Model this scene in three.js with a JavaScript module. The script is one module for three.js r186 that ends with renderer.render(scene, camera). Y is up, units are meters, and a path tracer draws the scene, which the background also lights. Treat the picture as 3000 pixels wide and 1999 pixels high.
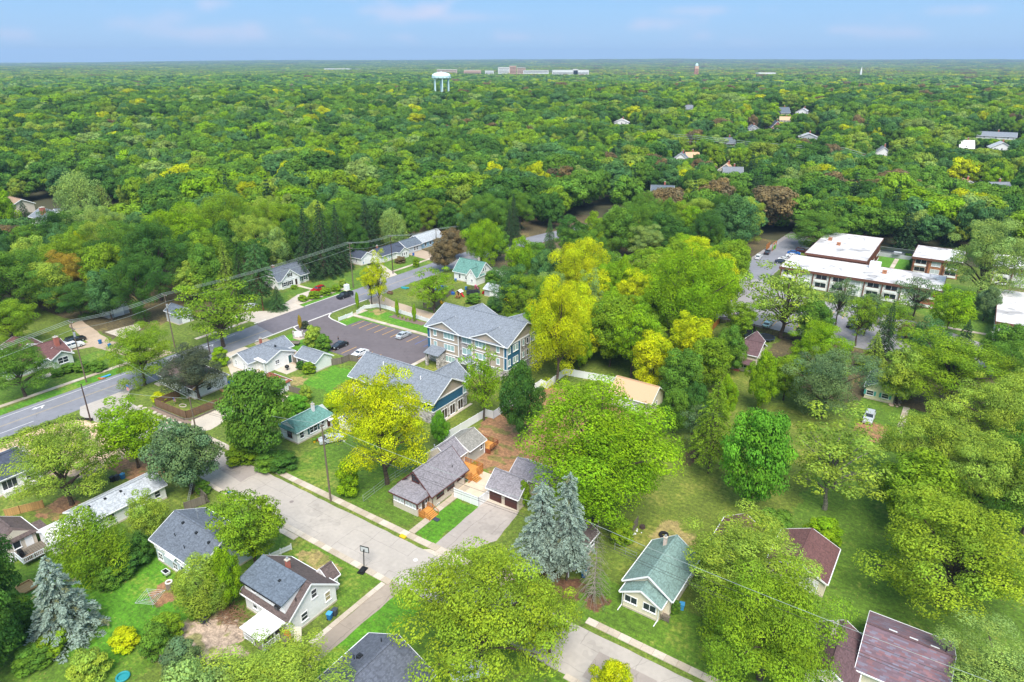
import * as THREE from 'three';
import { mergeGeometries } from 'three/addons/utils/BufferGeometryUtils.js';
import { ImprovedNoise } from 'three/addons/math/ImprovedNoise.js';
import { MarchingCubes } from 'three/addons/objects/MarchingCubes.js';

// ---------------------------------------------------------------- camera, sky, sun, exposure
const scene = new THREE.Scene();
const camera = new THREE.PerspectiveCamera(53.11, 1024 / 682, 1, 20000);
camera.position.set(0, 69, 0);
camera.rotation.x = -22.4 * Math.PI / 180;
const renderer = new THREE.WebGLRenderer({ antialias: true });
renderer.toneMapping = THREE.LinearToneMapping;
renderer.toneMappingExposure = 1.4;
renderer.shadowMap.enabled = true;
const noise3 = new ImprovedNoise();
const fbm = (x, y, z = 0, o = 4) => { let s = 0, a = 0.5; for (let i = 0; i < o; i++) { s += a * noise3.noise(x, y, z); x *= 2.03; y *= 2.03; z += 7.1; a *= 0.5; } return s; };
const clamp = (x, a = 0, b = 1) => Math.min(b, Math.max(a, x));
const sstep = (a, b, x) => { const t = clamp((x - a) / (b - a)); return t * t * (3 - 2 * t); };
const mix = (a, b, t) => a + (b - a) * t;
{
  const w = 1024, h = 512, data = new Float32Array(w * h * 4);
  for (let j = 0; j < h; j++) {
    const el = (j + 0.5) / h * Math.PI - Math.PI / 2;
    for (let i = 0; i < w; i++) {
      const az = (i + 0.5) / w * 2 * Math.PI, k = 4 * (j * w + i);
      const x = Math.cos(el) * Math.cos(az), y = Math.sin(el), z = Math.cos(el) * Math.sin(az);
      const t = sstep(0, 0.09, y), t2 = sstep(0.1, 0.7, y);
      let r = mix(mix(0.455, 0.345, t), 0.50, t2), g = mix(mix(0.66, 0.63, t), 0.69, t2), b = mix(mix(0.87, 0.95, t), 0.93, t2);
      // small thin clouds, spread evenly over the whole sky
      const q = 1 / (Math.max(y, 0) + 0.12), n = fbm(x * q * 0.9 + 3.1, z * q * 0.9, 1.7, 5), band = fbm(az * 3, y * 60, 5.1, 3);
      const c = sstep(0.16, 0.42, n) * 0.55 * sstep(0.004, 0.03, y);
      const puff = sstep(0.13, 0.3, fbm(az * 9 + 2.0, y * 46, 9.3, 4)) * sstep(0.012, 0.028, y) * (1 - sstep(0.16, 0.3, y)) * 0.6;
      const m = clamp(c + puff);
      r = mix(r, 0.72, m) * (1 + 0.05 * band); g = mix(g, 0.74, m) * (1 + 0.03 * band); b = mix(b, 0.90, m);
      data[k] = r * 0.755; data[k + 1] = g * 0.755; data[k + 2] = b * 0.775; data[k + 3] = 1;
    }
  }
  const sky = new THREE.DataTexture(data, w, h, THREE.RGBAFormat, THREE.FloatType);
  sky.mapping = THREE.EquirectangularReflectionMapping; sky.magFilter = THREE.LinearFilter; sky.needsUpdate = true;
  scene.background = sky; scene.environment = sky;
}
const sun = new THREE.DirectionalLight(new THREE.Color(1.0, 0.94, 0.85), 4.2);
sun.position.set(15, 300, 80); sun.target.position.set(0, 0, -130);
sun.castShadow = true; sun.shadow.radius = 60; sun.shadow.mapSize.set(4096, 4096);
Object.assign(sun.shadow.camera, { left: -300, right: 300, top: 300, bottom: -300, near: 1, far: 900 });
scene.add(sun, sun.target);
scene.fog = new THREE.FogExp2(0xb6d5f8, 0.000085);

// ---------------------------------------------------------------- helpers
const rngOf = s => () => { s |= 0; s = s + 0x6D2B79F5 | 0; let t = Math.imul(s ^ s >>> 15, 1 | s); t = t + Math.imul(t ^ t >>> 7, 61 | t) ^ t; return ((t ^ t >>> 14) >>> 0) / 4294967296; };
let rnd = rngOf(12345);
const rr = (a, b) => a + (b - a) * rnd();
// the streets form one grid: u runs along the concrete street, v along the main road, both in metres
const TURN = 34.2 * Math.PI / 180, cu = Math.cos(TURN), su = Math.sin(TURN);
const W = (u, v, y = 0) => new THREE.Vector3(u * cu + v * su, y, u * su - v * cu);
const toUV = (x, z) => [x * cu + z * su, x * su - z * cu];
const used = {};
const numbered = n => { const k = used[n] = (used[n] ?? -1) + 1; return k ? n + '_' + String(k).padStart(3, '0') : n; };
function tag(o, label, category, group, kind) {
  if (label) o.userData.label = label;
  if (category) o.userData.category = category;
  if (group) o.userData.group = group;
  if (kind) o.userData.kind = kind;
  return o;
}
const shade = m => { m.castShadow = m.receiveShadow = true; return m; };
function metric(geo) {           // flat normals and uv in metres along each face
  const g = geo.index ? geo.toNonIndexed() : geo; g.computeVertexNormals();
  const p = g.attributes.position, n = g.attributes.normal, uv = new Float32Array(p.count * 2);
  for (let i = 0; i < p.count; i++) {
    const x = p.getX(i), y = p.getY(i), z = p.getZ(i), nx = n.getX(i), ny = n.getY(i), nz = n.getZ(i), l = Math.hypot(nx, nz);
    if (l < 0.12) { uv[2 * i] = x; uv[2 * i + 1] = z; continue; }
    const tx = nz / l, tz = -nx / l, bx = ny * tz, by = nz * tx - nx * tz, bz = -ny * tx;
    uv[2 * i] = x * tx + z * tz; uv[2 * i + 1] = x * bx + y * by + z * bz;
  }
  g.setAttribute('uv', new THREE.BufferAttribute(uv, 2)); return g;
}
const join = a => { a = [].concat(a).map(g => { g = g.index ? g.toNonIndexed() : g; for (const k of Object.keys(g.attributes)) if (!['position', 'normal', 'uv'].includes(k)) g.deleteAttribute(k); return g; }); return a.length > 1 ? mergeGeometries(a) : a[0]; };
// closed solids from polygons given as [u, y, v]
function solid(faces) {
  let c = [0, 0, 0], k = 0; for (const f of faces) for (const p of f) { c[0] += p[0]; c[1] += p[1]; c[2] -= p[2]; k++; } c = c.map(x => x / k);
  const out = [];
  for (const f0 of faces) {
    let f = f0.map(p => [p[0], p[1], -p[2]]);
    const e = (a, b) => [b[0] - a[0], b[1] - a[1], b[2] - a[2]], x = (a, b) => [a[1] * b[2] - a[2] * b[1], a[2] * b[0] - a[0] * b[2], a[0] * b[1] - a[1] * b[0]];
    let n = [0, 0, 0]; for (let i = 1; i < f.length - 1; i++) { const q = x(e(f[0], f[i]), e(f[0], f[i + 1])); n = n.map((s, j) => s + q[j]); }
    const m = e(c, f[0]); if (n[0] * m[0] + n[1] * m[1] + n[2] * m[2] < 0) f = f.slice().reverse();
    for (let i = 1; i < f.length - 1; i++) out.push(...f[0], ...f[i], ...f[i + 1]);
  }
  const g = new THREE.BufferGeometry(); g.setAttribute('position', new THREE.Float32BufferAttribute(out, 3)); return metric(g);
}
const bx = (u0, u1, v0, v1, y0, y1) => metric(new THREE.BoxGeometry(u1 - u0, y1 - y0, Math.abs(v1 - v0)).translate((u0 + u1) / 2, (y0 + y1) / 2, -(v0 + v1) / 2));
function slab(top, t) { const lo = top.map(p => [p[0], p[1] - t, p[2]]), f = [top, lo]; for (let i = 0; i < top.length; i++) { const j = (i + 1) % top.length; f.push([top[i], top[j], lo[j], lo[i]]); } return solid(f); }
function beam(p, q, w, h) {       // square bar between two [u, y, v] points
  const a = new THREE.Vector3(p[0], p[1], -p[2]), b = new THREE.Vector3(q[0], q[1], -q[2]), d = b.clone().sub(a), L = d.length();
  const g = new THREE.BoxGeometry(w, h, L); const m = new THREE.Matrix4().lookAt(b, a, Math.abs(d.y / L) > 0.95 ? new THREE.Vector3(1, 0, 0) : new THREE.Vector3(0, 1, 0));
  return metric(g.applyMatrix4(m).translate((a.x + b.x) / 2, (a.y + b.y) / 2, (a.z + b.z) / 2));
}
const cyl = (u, v, y0, y1, r0, r1 = r0, n = 10) => metric(new THREE.CylinderGeometry(r1, r0, y1 - y0, n).translate(u, (y0 + y1) / 2, -v));
const ball = (u, v, y, a, b = a, c = a, n = 10) => new THREE.SphereGeometry(1, n, Math.ceil(n * 0.7)).scale(a, b, c).translate(u, y, -v);
class Thing {                      // a Group at the thing's base; geometry is given in grid metres
  constructor(name, label, category, u, v, o = {}) {
    this.u = u; this.v = v; this.g = new THREE.Group(); this.g.name = numbered(name);
    this.g.position.copy(W(u, v, o.y || 0)); this.g.rotation.y = -TURN + (o.turn || 0); scene.add(this.g);
    tag(this.g, label, category, o.group);
  }
  add(name, geo, mat, parent, label) {
    const g = join(geo); g.translate(-this.u, 0, this.v);
    const m = shade(new THREE.Mesh(g, mat)); m.name = name; (parent || this.g).add(m); if (label) m.userData.label = label; return m;
  }
  put(name, geo, mat, u, y, v, ry = 0, parent) { const m = shade(new THREE.Mesh(geo, mat)); m.name = name; m.position.set(u - this.u, y, this.v - v); m.rotation.y = ry; (parent || this.g).add(m); return m; }
}
function single(name, label, category, geo, mat, u, v, o = {}) { // a thing of one mesh
  const g = join(geo); g.translate(-u, 0, v); const m = shade(new THREE.Mesh(g, mat)); m.name = numbered(name); m.position.copy(W(u, v, o.y || 0)); m.rotation.y = -TURN; scene.add(m); return tag(m, label, category, o.group, o.kind);
}
function struct(name, geo, mat) { const m = shade(new THREE.Mesh(join(geo), mat)); m.name = numbered(name); m.rotation.y = -TURN; scene.add(m); m.userData.kind = 'structure'; return m; }
// a flat sheet cut to an outline of [u, v] points
function sheet(pts, y) { const s = new THREE.Shape(pts.map(p => new THREE.Vector2(p[0], p[1]))); return metric(new THREE.ShapeGeometry(s, 6).rotateX(-Math.PI / 2).translate(0, y, 0)); }
const rect = (u0, u1, v0, v1) => [[u0, v0], [u1, v0], [u1, v1], [u0, v1]];

// ---------------------------------------------------------------- textures and materials
function tex(n, fn, metres, srgb = false, m = n) {
  const d = new Uint8Array(n * m * 4);
  for (let j = 0; j < m; j++) for (let i = 0; i < n; i++) { const c = fn(i / n, j / m, i, j), k = 4 * (j * n + i); if (c.length) { d[k] = c[0] * 255; d[k + 1] = c[1] * 255; d[k + 2] = c[2] * 255; } else d[k] = d[k + 1] = d[k + 2] = clamp(c) * 255; d[k + 3] = 255; }
  const t = new THREE.DataTexture(d, n, m); t.magFilter = THREE.LinearFilter; t.minFilter = THREE.LinearMipmapLinearFilter; t.generateMipmaps = true; t.wrapS = t.wrapT = THREE.RepeatWrapping;
  if (srgb) t.colorSpace = THREE.SRGBColorSpace; if (metres) t.repeat.set(1 / metres, 1 / (metres * m / n)); t.needsUpdate = true; return t;
}
// noise that repeats over the unit square
const pn = (x, y, f, z = 0) => { const a = noise3.noise(x * f, y * f, z), b = noise3.noise((x - 1) * f, y * f, z), c = noise3.noise(x * f, (y - 1) * f, z), d = noise3.noise((x - 1) * f, (y - 1) * f, z); return (a * (1 - x) + b * x) * (1 - y) + (c * (1 - x) + d * x) * y; };
const hash = (a, b = 0) => { const s = Math.sin(a * 127.1 + b * 311.7) * 43758.5453; return s - Math.floor(s); };
const T = {};
T.grain = tex(512, (x, y) => 0.93 + 0.12 * pn(x, y, 6, 1) + 0.1 * pn(x, y, 23, 2) + 0.1 * pn(x, y, 90, 3), 8);
T.asphalt = tex(512, (x, y, i, j) => { const crack = Math.abs(pn(x, y, 5, 4) + 0.35 * pn(x, y, 19, 8)); const seal = crack < 0.008 ? -0.16 : 0; return 0.8 + 0.16 * pn(x, y, 3, 1) + 0.12 * pn(x, y, 17, 2) + 0.14 * (hash(i, j) - 0.5) + seal; }, 22);
T.worn = tex(1024, (x, y, i, j) => { let s = 0.84 + 0.16 * pn(x, y, 3, 11) + 0.12 * pn(x, y, 11, 12) + 0.1 * pn(x, y, 45, 5) + 0.1 * (hash(i, j) - 0.5); const wx = x * 7 + 0.12 * pn(x, y, 9, 4) + 0.05 * pn(x, y, 40, 6), wy = y * 7 + 0.1 * pn(x, y, 9, 14) + 0.04 * pn(x, y, 40, 16), cx = Math.abs(wx - Math.round(wx)), cy = Math.abs(wy - Math.round(wy)); if (cx < 0.014 && hash(Math.round(wx), Math.floor(wy)) > 0.25) s -= 0.2; if (cy < 0.012 && hash(Math.floor(wx), Math.round(wy) + 9) > 0.45) s -= 0.17; const dx = Math.abs(wx + wy * 0.63 - Math.round(wx + wy * 0.63)); if (dx < 0.012 && pn(x, y, 4, 50) > 0.12) s -= 0.16; const st = pn(x, y, 6, 40) + 0.5 * pn(x, y, 24, 41); if (st > 0.36) s -= 0.09; if (st < -0.42) s += 0.06; return s; }, 26);
T.concrete = tex(512, (x, y, i, j) => 0.86 + 0.14 * pn(x, y, 5, 3) + 0.14 * pn(x, y, 22, 6) + 0.09 * (hash(i, j) - 0.5), 7);
T.shingle = tex(512, (x, y, i, j) => { const row = Math.floor(y * 24), tab = Math.floor(x * 16 + (row % 2) * 0.5 + hash(row) * 0.4); const f = y * 24 - row; return 0.8 + 0.36 * (hash(tab % 16, row) - 0.5) + 0.16 * pn(x, y, 4, 7) + 0.14 * pn(x, y * 0.2, 12, 17) - (f < 0.14 ? 0.14 : 0) + 0.1 * (hash(i, j) - 0.5); }, 3.8);
T.shinglebump = tex(256, (x, y) => { const f = y * 12 - Math.floor(y * 12); return f * 0.7 + 0.2 * hash(Math.floor(x * 8), Math.floor(y * 12)); }, 1.9);
T.patch = tex(512, (x, y) => { const row = Math.floor(y * 44), t = Math.floor(x * 14 + hash(row, 3) * 5), k = hash(t % 14, row); const a = 0.92 + 0.14 * (hash(t, row + 9) - 0.5); return k < 0.2 ? [0.54 * a, 0.40 * a, 0.42 * a] : k < 0.4 ? [0.50 * a, 0.47 * a, 0.53 * a] : [0.48 * a, 0.39 * a, 0.43 * a]; }, 9, true);
T.siding = tex(64, (x, y) => { const f = y * 8 - Math.floor(y * 8); return f < 0.1 ? 0.0 : 0.25 + 0.75 * (1 - f); }, 1.5);
T.panelrib = tex(64, (x, y) => { const f = x * 4 - Math.floor(x * 4); return f < 0.12 ? 1 : 0.3; }, 1.6);
T.stone = tex(512, (() => { const rows = []; let y = 0, k = 1; while (y < 1) { const h = 0.022 + 0.03 * hash(k, 5); const cells = []; let x = 0, q = 1; while (x < 1) { const w = 0.03 + 0.06 * hash(k * 31 + q, 2); cells.push([x, Math.min(1, x + w), hash(k, q * 7)]); x += w; q++; } rows.push([y, Math.min(1, y + h), cells]); y += h; k++; } return (x, y) => { const r = rows.find(r => y < r[1]) || rows[rows.length - 1], c = r[2].find(c => x < c[1]) || r[2][0]; const edge = (y - r[0] < 0.004 || x - c[0] < 0.004); const g = 0.62 + 0.45 * c[2] + 0.16 * pn(x, y, 30, 2); return edge ? [0.62, 0.6, 0.58] : [Math.min(1, 0.8 * g), Math.min(1, 0.765 * g), Math.min(1, 0.76 * g)]; }; })(), 9, true);
T.brick = tex(512, (x, y, i, j) => { const row = Math.floor(y * 40), xx = x * 14 + (row % 2) * 0.5, c = Math.floor(xx), fx = xx - c, fy = y * 40 - row; if (fx < 0.06 || fy < 0.14) return [0.62, 0.56, 0.5]; const k = 0.75 + 0.5 * hash(c % 14, row); return [0.66 * k, 0.42 * k, 0.27 * k]; }, 3.1, true);
T.membrane = tex(512, (x, y, i, j) => { const st = sstep(0.12, 0.3, pn(x, y, 5, 31) + 0.45 * pn(x, y, 15, 32)), seam = Math.abs(y * 6 - Math.round(y * 6)) < 0.006 ? 0.05 : 0, edge = Math.abs(pn(x, y, 6, 33) + 0.3 * pn(x, y, 25, 34)) < 0.02 ? 0.22 : 0; const s = 0.97 - 0.2 * st - seam - edge * (0.4 + 0.6 * hash(i >> 3, j >> 3)) + 0.05 * pn(x, y, 40, 2); return [s, s * 0.98, s * 0.975]; }, 44, true);
T.bark = tex(128, (x, y) => 0.6 + 0.6 * pn(x, y, 9, 5) + 0.3 * pn(x, y * 0.3, 30, 6), 2);
T.plank = tex(256, (x, y) => { const c = Math.floor(x * 12); return (x * 12 - c < 0.08 ? 0.5 : 0.75 + 0.3 * hash(c, 4)) + 0.14 * pn(x, y * 0.25, 30, 3); }, 1.7);

const lin = c => Array.isArray(c) ? new THREE.Color().setRGB(...c) : new THREE.Color(c);
const mt = (c, rough = 0.85, o = {}) => new THREE.MeshStandardMaterial({ color: lin(c), roughness: rough, side: THREE.DoubleSide, ...o });
const roofM = c => mt(c, 0.92, { map: T.shingle, bumpMap: T.shinglebump, bumpScale: 0.015 });
const sideM = c => mt(c, 0.7, { bumpMap: T.siding, bumpScale: 0.02, map: T.grain });
const M = {
  white: sideM(0xf0f0f0), whiteTrim: mt(0xf2f2f4, 0.5), cream: sideM(0xe6dcc4), beige: sideM(0xd6cabb), greysiding: sideM(0xb9b7b0), paleblue: sideM(0xc4d2dc), taupe: sideM(0xb9aa9a), navy: sideM(0x2b6486), mint: sideM(0xcfd8d2), palegrey: sideM(0xb6bac0), yellowwall: sideM(0xe0dcb8),
  maroonTrim: mt(0x5b2f2c, 0.6), stone: mt(0xffffff, 0.9, { map: T.stone, bumpMap: T.stone, bumpScale: 0.02 }), brick: mt(0xffffff, 0.9, { map: T.brick }), redbrick: mt(0xb0695a, 0.9, { map: T.grain }),
  rGrey: roofM(0x8a919b), rPurple: roofM(0x98939a), rAdd: roofM(0x9b9891), rTeal: roofM(0x6b9a90), rGreen: roofM(0x86a29c), rSlate: roofM(0x6f7783), rDark: roofM(0x666b78), rBlueGrey: roofM(0x6c7784), rBrown: roofM(0x6e5f5c), rMaroon: roofM(0x75514f), rRed: roofM(0x7c4a42), rTan: mt(0xc9a582, 0.6, { bumpMap: T.panelrib, bumpScale: 0.02 }), rNavy: roofM(0x4d5566), rLight: roofM(0xbfc4ca), rPatch: mt(0xffffff, 0.9, { map: T.patch, bumpMap: T.shinglebump, bumpScale: 0.015 }), rPurpleB: roofM(0x6f5558), rRust: roofM(0x9a5a44),
  membrane: mt(0xd8d8d8, 0.75, { map: T.membrane }), whiteRoof: mt(0xe8e6e2, 0.6, { map: T.grain }), brownFascia: mt(0x6b4335, 0.7),
  glass: mt([0.03, 0.04, 0.05], 0.08), blind: mt([0.34, 0.5, 0.5], 0.12), blindWhite: mt([0.5, 0.53, 0.55], 0.15), door: mt(0x5a2e28, 0.5), teal: mt(0x2a5a5e, 0.6), greenPaint: mt(0x28504a, 0.6), garageBrown: mt(0x4a2420, 0.55), garageWhite: mt(0xe8e8ea, 0.5), brownDoor: mt(0x3c2c22, 0.4),
  asphalt: mt(0x8f9098, 0.95, { map: T.asphalt }), newAsphalt: mt(0x79737a, 0.95, { map: T.asphalt }), lot: mt(0x746b6e, 0.95, { map: T.asphalt }), worn: mt(0xbdb4ab, 0.95, { map: T.worn }), concrete: mt(0xcfc3b2, 0.9, { map: T.concrete }), whiteConcrete: mt(0xe4e0da, 0.85, { map: T.concrete }), dirtRoad: mt(0xc0ab94, 1, { map: T.worn }), trackDirt: mt(0xa89a8c, 1, { map: T.worn }), gravel: mt(0xb8a48e, 1, { map: T.grain }), redPave: mt(0x9b7169, 0.95, { map: T.asphalt }),
  paintYellow: mt(0xd9a441, 0.7), paintWhite: mt(0xdadada, 0.7), paintBlue: mt(0x3f63b0, 0.7), paintFaded: mt(0xb5a27e, 0.8),
  cedar: mt(0xc07a38, 0.6, { map: T.plank }), cedarFloor: mt(0xd99a4e, 0.6, { map: T.plank }), redwood: mt(0x8f4f30, 0.7, { map: T.plank }), oldwood: mt(0x7d7468, 0.9, { map: T.plank }), brownwood: mt(0x7d6248, 0.9, { map: T.plank }), polewood: mt(0x8a7a6a, 0.9, { map: T.bark }), poledark: mt(0x5d4a42, 0.9, { map: T.bark }), vinyl: mt(0xe9ebee, 0.4), tanwood: mt(0xc69b62, 0.8, { map: T.plank }),
  metal: mt(0x9a9ea2, 0.4, { metalness: 0.6 }), darkmetal: mt(0x2c2e31, 0.5, { metalness: 0.3 }), galv: mt(0xb8bcc0, 0.45, { metalness: 0.5 }), black: mt(0x17181a, 0.6), rubber: mt(0x1b1b1c, 0.85), wire: mt(0xa0aca6, 0.6), wireDark: mt(0x3a3836, 0.7),
  blueBin: mt(0x1f6aa8, 0.5), blueLid: mt(0x4aa0d8, 0.5), greyBin: mt(0x3b4350, 0.6), red: mt(0xb5121b, 0.4), orange: mt(0xd8762c, 0.6), tealPlastic: mt(0x2a8f96, 0.5), yellowPlastic: mt(0xe3b81f, 0.5), pink: mt(0xd66a86, 0.5), blue: mt(0x2f64b8, 0.5), green: mt(0x6fbf2f, 0.5),
  bark: mt(0x6a5b4e, 0.95, { map: T.bark }), paleBark: mt(0x9a9488, 0.95, { map: T.bark }), redBark: mt(0x8f5a3c, 0.95, { map: T.bark }), deadBark: mt(0xb2a89c, 0.95, { map: T.bark }),
};

// ---------------------------------------------------------------- terrain, ground cover, streets
function landHeight(x, z) {      // flat round the houses, rolling woods beyond, hills at the horizon
  const d = Math.hypot(x, z), a = Math.atan2(x, -z);
  const roll = sstep(420, 1500, d) * (5 + 14 * fbm(x / 900, z / 900, 3, 3));
  const near = 14 * sstep(430, 900, d) * (1 - sstep(950, 1700, d)), ridge = 0 * sstep(1300, 2100, d) * (1 - sstep(2300, 3000, d));
  const hills = sstep(4800, 13000, d) * (40 + 14 * sstep(-0.25, 0.1, a) - 8 * sstep(0.2, 0.7, a) - 46 * sstep(-0.25, -0.68, a) + 30 * fbm(x / 2600, z / 2600, 9, 4));
  return Math.max(0, roll) + near + ridge + hills;
}
{
  const rings = [], g = new THREE.BufferGeometry(), pos = [], uv = [], idx = [];
  for (let r = 20; r < 17000; r *= 1.045) rings.push(r);
  const na = 150, a0 = -1.15, a1 = 1.15;
  rings.forEach((r, i) => { for (let j = 0; j <= na; j++) { const a = mix(a0, a1, j / na), x = r * Math.sin(a), z = -r * Math.cos(a) + 10; pos.push(x, landHeight(x, z) - 0.06, z); uv.push(x, z); if (i && j) { const q = i * (na + 1) + j; idx.push(q, q - 1, q - na - 2, q, q - na - 2, q - na - 1); } } });
  g.setAttribute('position', new THREE.Float32BufferAttribute(pos, 3)); g.setAttribute('uv', new THREE.Float32BufferAttribute(uv, 2)); g.setIndex(idx); g.computeVertexNormals();
  const m = shade(new THREE.Mesh(g, mt(0x4a4a30, 1, { map: T.grain }))); m.name = 'terrain'; m.userData.kind = 'structure'; scene.add(m);
}
{ // near ground: one map of grass, bare soil, sand and litter, 280 m square
  const U0 = -235, V0 = 10, S = 280, N = 2048, d = new Uint8Array(N * N * 4);
  // kinds of cover: colour, and outlines [u, v] with ragged edges
  const C = { lawn: [88, 120, 30], dull: [98, 117, 40], vivid: [82, 133, 25], olive: [102, 117, 38], shadeLawn: [88, 118, 32], soil: [150, 112, 80], sand: [206, 176, 146], litter: [104, 74, 54], wood: [92, 82, 56], gravel: [176, 156, 138], dry: [150, 134, 84] };
  const areas = [
    ['dull', rect(-130, -14, 63, 135)], ['wood', rect(-235, -183, 80, 290)], ['wood', rect(-183, -60, 186, 290)], ['dull', rect(-122, -70, 140, 190)], ['dull', rect(-78, -52, 124, 186)], ['wood', rect(14, 45, 100, 290)], ['wood', rect(-36, 14, 150, 184)],
    ['dull', rect(-235, -160, 20, 80)], ['vivid', rect(-163, -160.2, 40, 75)], ['lawn', rect(-178, -165, 44, 76)],
    ['lawn', rect(-178, -161, 118, 190)], ['vivid', rect(-163.5, -161, 122, 146)], ['dull', rect(-149, -124, 140, 172)], ['olive', rect(-149, -112, 150, 172)],
    ['vivid', rect(-147, -128, 100, 110)], ['lawn', rect(-124, -106, 84, 103)], ['vivid', rect(-121, -108, 90, 101)], ['dry', [[-126, 84], [-120, 84], [-120, 93], [-126, 90]]],
    ['vivid', rect(-143, -128.5, 121.5, 128)], ['vivid', rect(-143, -106, 129.6, 136)], ['dry', rect(-142, -138, 133, 137)],
    ['olive', rect(-112, -74, 92, 118)], ['olive', rect(-80.5, -72, 93, 135)],
    ['soil', [[-72, 90], [-66, 84.5], [-60, 84], [-56, 88], [-46, 90], [-46, 112], [-52, 120], [-71, 121], [-74, 112], [-75, 100]]],
    ['vivid', rect(-62.3, -57.7, 63.9, 75)], ['shadeLawn', rect(-72, -64, 64, 67.5)], ['lawn', rect(-95, -72, 63.9, 84)],
    ['olive', rect(-49, -14, 80, 140)], ['dry', [[-32, 84], [-26, 83], [-24, 88], [-30, 90]]], ['lawn', rect(-34, 12, 63, 72)], ['shadeLawn', rect(-14, 40, 72, 135)],
    ['litter', [[-36, 108], [-33, 107], [-32, 111], [-35, 113]]], ['litter', [[-44, 64], [-34, 65], [-34, 69], [-44, 69]]], ['litter', rect(-33, -30.4, 65.5, 68.2)],
    ['sand', [[-147, 36], [-141, 33], [-122, 42], [-121, 56], [-127, 62], [-134, 61], [-140, 54], [-147, 52]]], ['soil', rect(-118, -104, 33, 38)], ['soil', [[-122, 46], [-110, 47], [-110, 55], [-122, 54]]],
    ['lawn', rect(-110, -72, 14, 40)], ['vivid', rect(-98, -76, 18, 38)], ['lawn', rect(-94, -76, 40, 54)], ['lawn', rect(-75, -59, 47, 54)], ['dry', [[-74, 50], [-66, 49], [-66, 52], [-73, 53]]], ['vivid', rect(-57, -51, 30, 53)], ['lawn', rect(-51, -10, 43, 53.6)],
    ['gravel', [[-75, 27], [-67, 29], [-64, 34], [-68, 37.5], [-76, 37]]], ['soil', [[-84, 33], [-80, 32], [-80, 36], [-84, 36]]], ['shadeLawn', rect(-100, -60, 10, 22)],
    ['dull', rect(-60, -38, 150, 184)], ['olive', rect(-46, -30, 140, 154)], ['vivid', rect(-26, -14.5, 248, 287)], ['lawn', rect(-2.5, 11, 205, 262)], ['lawn', rect(-46, -3, 222, 229)], ['lawn', rect(-75, -65, 226, 250)],
    ['lawn', rect(-12, 2, 138, 155)], ['soil', [[-11, 137], [-6, 136], [-5, 143], [-10, 144]]], ['soil', rect(-84, -78, 286, 290)],
  ].map(([k, p]) => ({ c: C[k], p, b: [Math.min(...p.map(q => q[0])) - 2, Math.max(...p.map(q => q[0])) + 2, Math.min(...p.map(q => q[1])) - 2, Math.max(...p.map(q => q[1])) + 2], soil: ['soil', 'sand', 'gravel', 'litter', 'dry'].includes(k) }));
  const inside = (p, u, v) => { let c = false; for (let i = 0, j = p.length - 1; i < p.length; j = i++) if ((p[i][1] > v) !== (p[j][1] > v) && u < (p[j][0] - p[i][0]) * (v - p[i][1]) / (p[j][1] - p[i][1]) + p[i][0]) c = !c; return c; };
  const K = 4, NC = N / K, idx = new Int16Array(NC * NC);   // which cover, looked up on a 0.55 m raster
  for (let j = 0; j < NC; j++) for (let i = 0; i < NC; i++) {
    const u0 = U0 + (i + 0.5) / NC * S, v0 = V0 + (j + 0.5) / NC * S; let q = -1;
    const wu = u0 + 1.1 * noise3.noise(u0 / 3.1, v0 / 3.1, 1) + 0.6 * noise3.noise(u0 / 1.1, v0 / 1.1, 6), wv = v0 + 1.1 * noise3.noise(u0 / 3.1, v0 / 3.1, 9) + 0.6 * noise3.noise(u0 / 1.1, v0 / 1.1, 3);
    areas.forEach((a, n) => { if (u0 < a.b[0] || u0 > a.b[1] || v0 < a.b[2] || v0 > a.b[3]) return; if (inside(a.p, wu, wv)) q = n; });
    idx[j * NC + i] = q;
  }
  for (let j = 0; j < N; j++) for (let i = 0; i < N; i++) {
    const u = U0 + (i + 0.5) / N * S, v = V0 + (j + 0.5) / N * S, k = 4 * (j * N + i);
    const q = idx[clamp(Math.floor((j + 3 * (hash(i, j) - 0.5)) / K), 0, NC - 1) * NC + clamp(Math.floor((i + 3 * (hash(j, i) - 0.5)) / K), 0, NC - 1)], a = q < 0 ? null : areas[q], c = a ? a.c : C.dull;
    const big = noise3.noise(u / 9, v / 9, 2) * 0.6 + noise3.noise(u / 3.2, v / 3.2, 5) * 0.4, fine = noise3.noise(u * 1.6, v * 1.6, 8), sp = hash(i * 1.7, j * 2.3) - 0.5;
    let f = 1 + 0.18 * big + 0.18 * fine + 0.3 * sp + 0.14 * noise3.noise(u * 0.5, v * 4.5, 3), dr = a && a.soil ? 0 : sstep(0.12, 0.5, big + 0.35 * fine) * 0.45, r = mix(c[0], 140, dr), g = mix(c[1], 128, dr), b = mix(c[2], 66, dr);
    if (a && a.soil && a.c !== C.sand) { const t = sstep(0.1, 0.35, noise3.noise(u / 2.2, v / 2.2, 12) + 0.5 * noise3.noise(u, v, 4)) * 0.6; r = mix(r, 104, t); g = mix(g, 112, t); b = mix(b, 50, t); }
    if (hash(i * 0.37, j * 0.91) > 0.985 && noise3.noise(u / 6, v / 6, 15) > -0.1) { r = mix(r, 176, 0.6); g = mix(g, 150, 0.6); b = mix(b, 96, 0.6); }
    d[k] = clamp(r * f, 0, 255); d[k + 1] = clamp(g * f, 0, 255); d[k + 2] = clamp(b * f, 0, 255); d[k + 3] = 255;
  }
  const t = new THREE.DataTexture(d, N, N); t.colorSpace = THREE.SRGBColorSpace; t.magFilter = THREE.LinearFilter; t.minFilter = THREE.LinearMipmapLinearFilter; t.generateMipmaps = true; t.needsUpdate = true;
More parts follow.
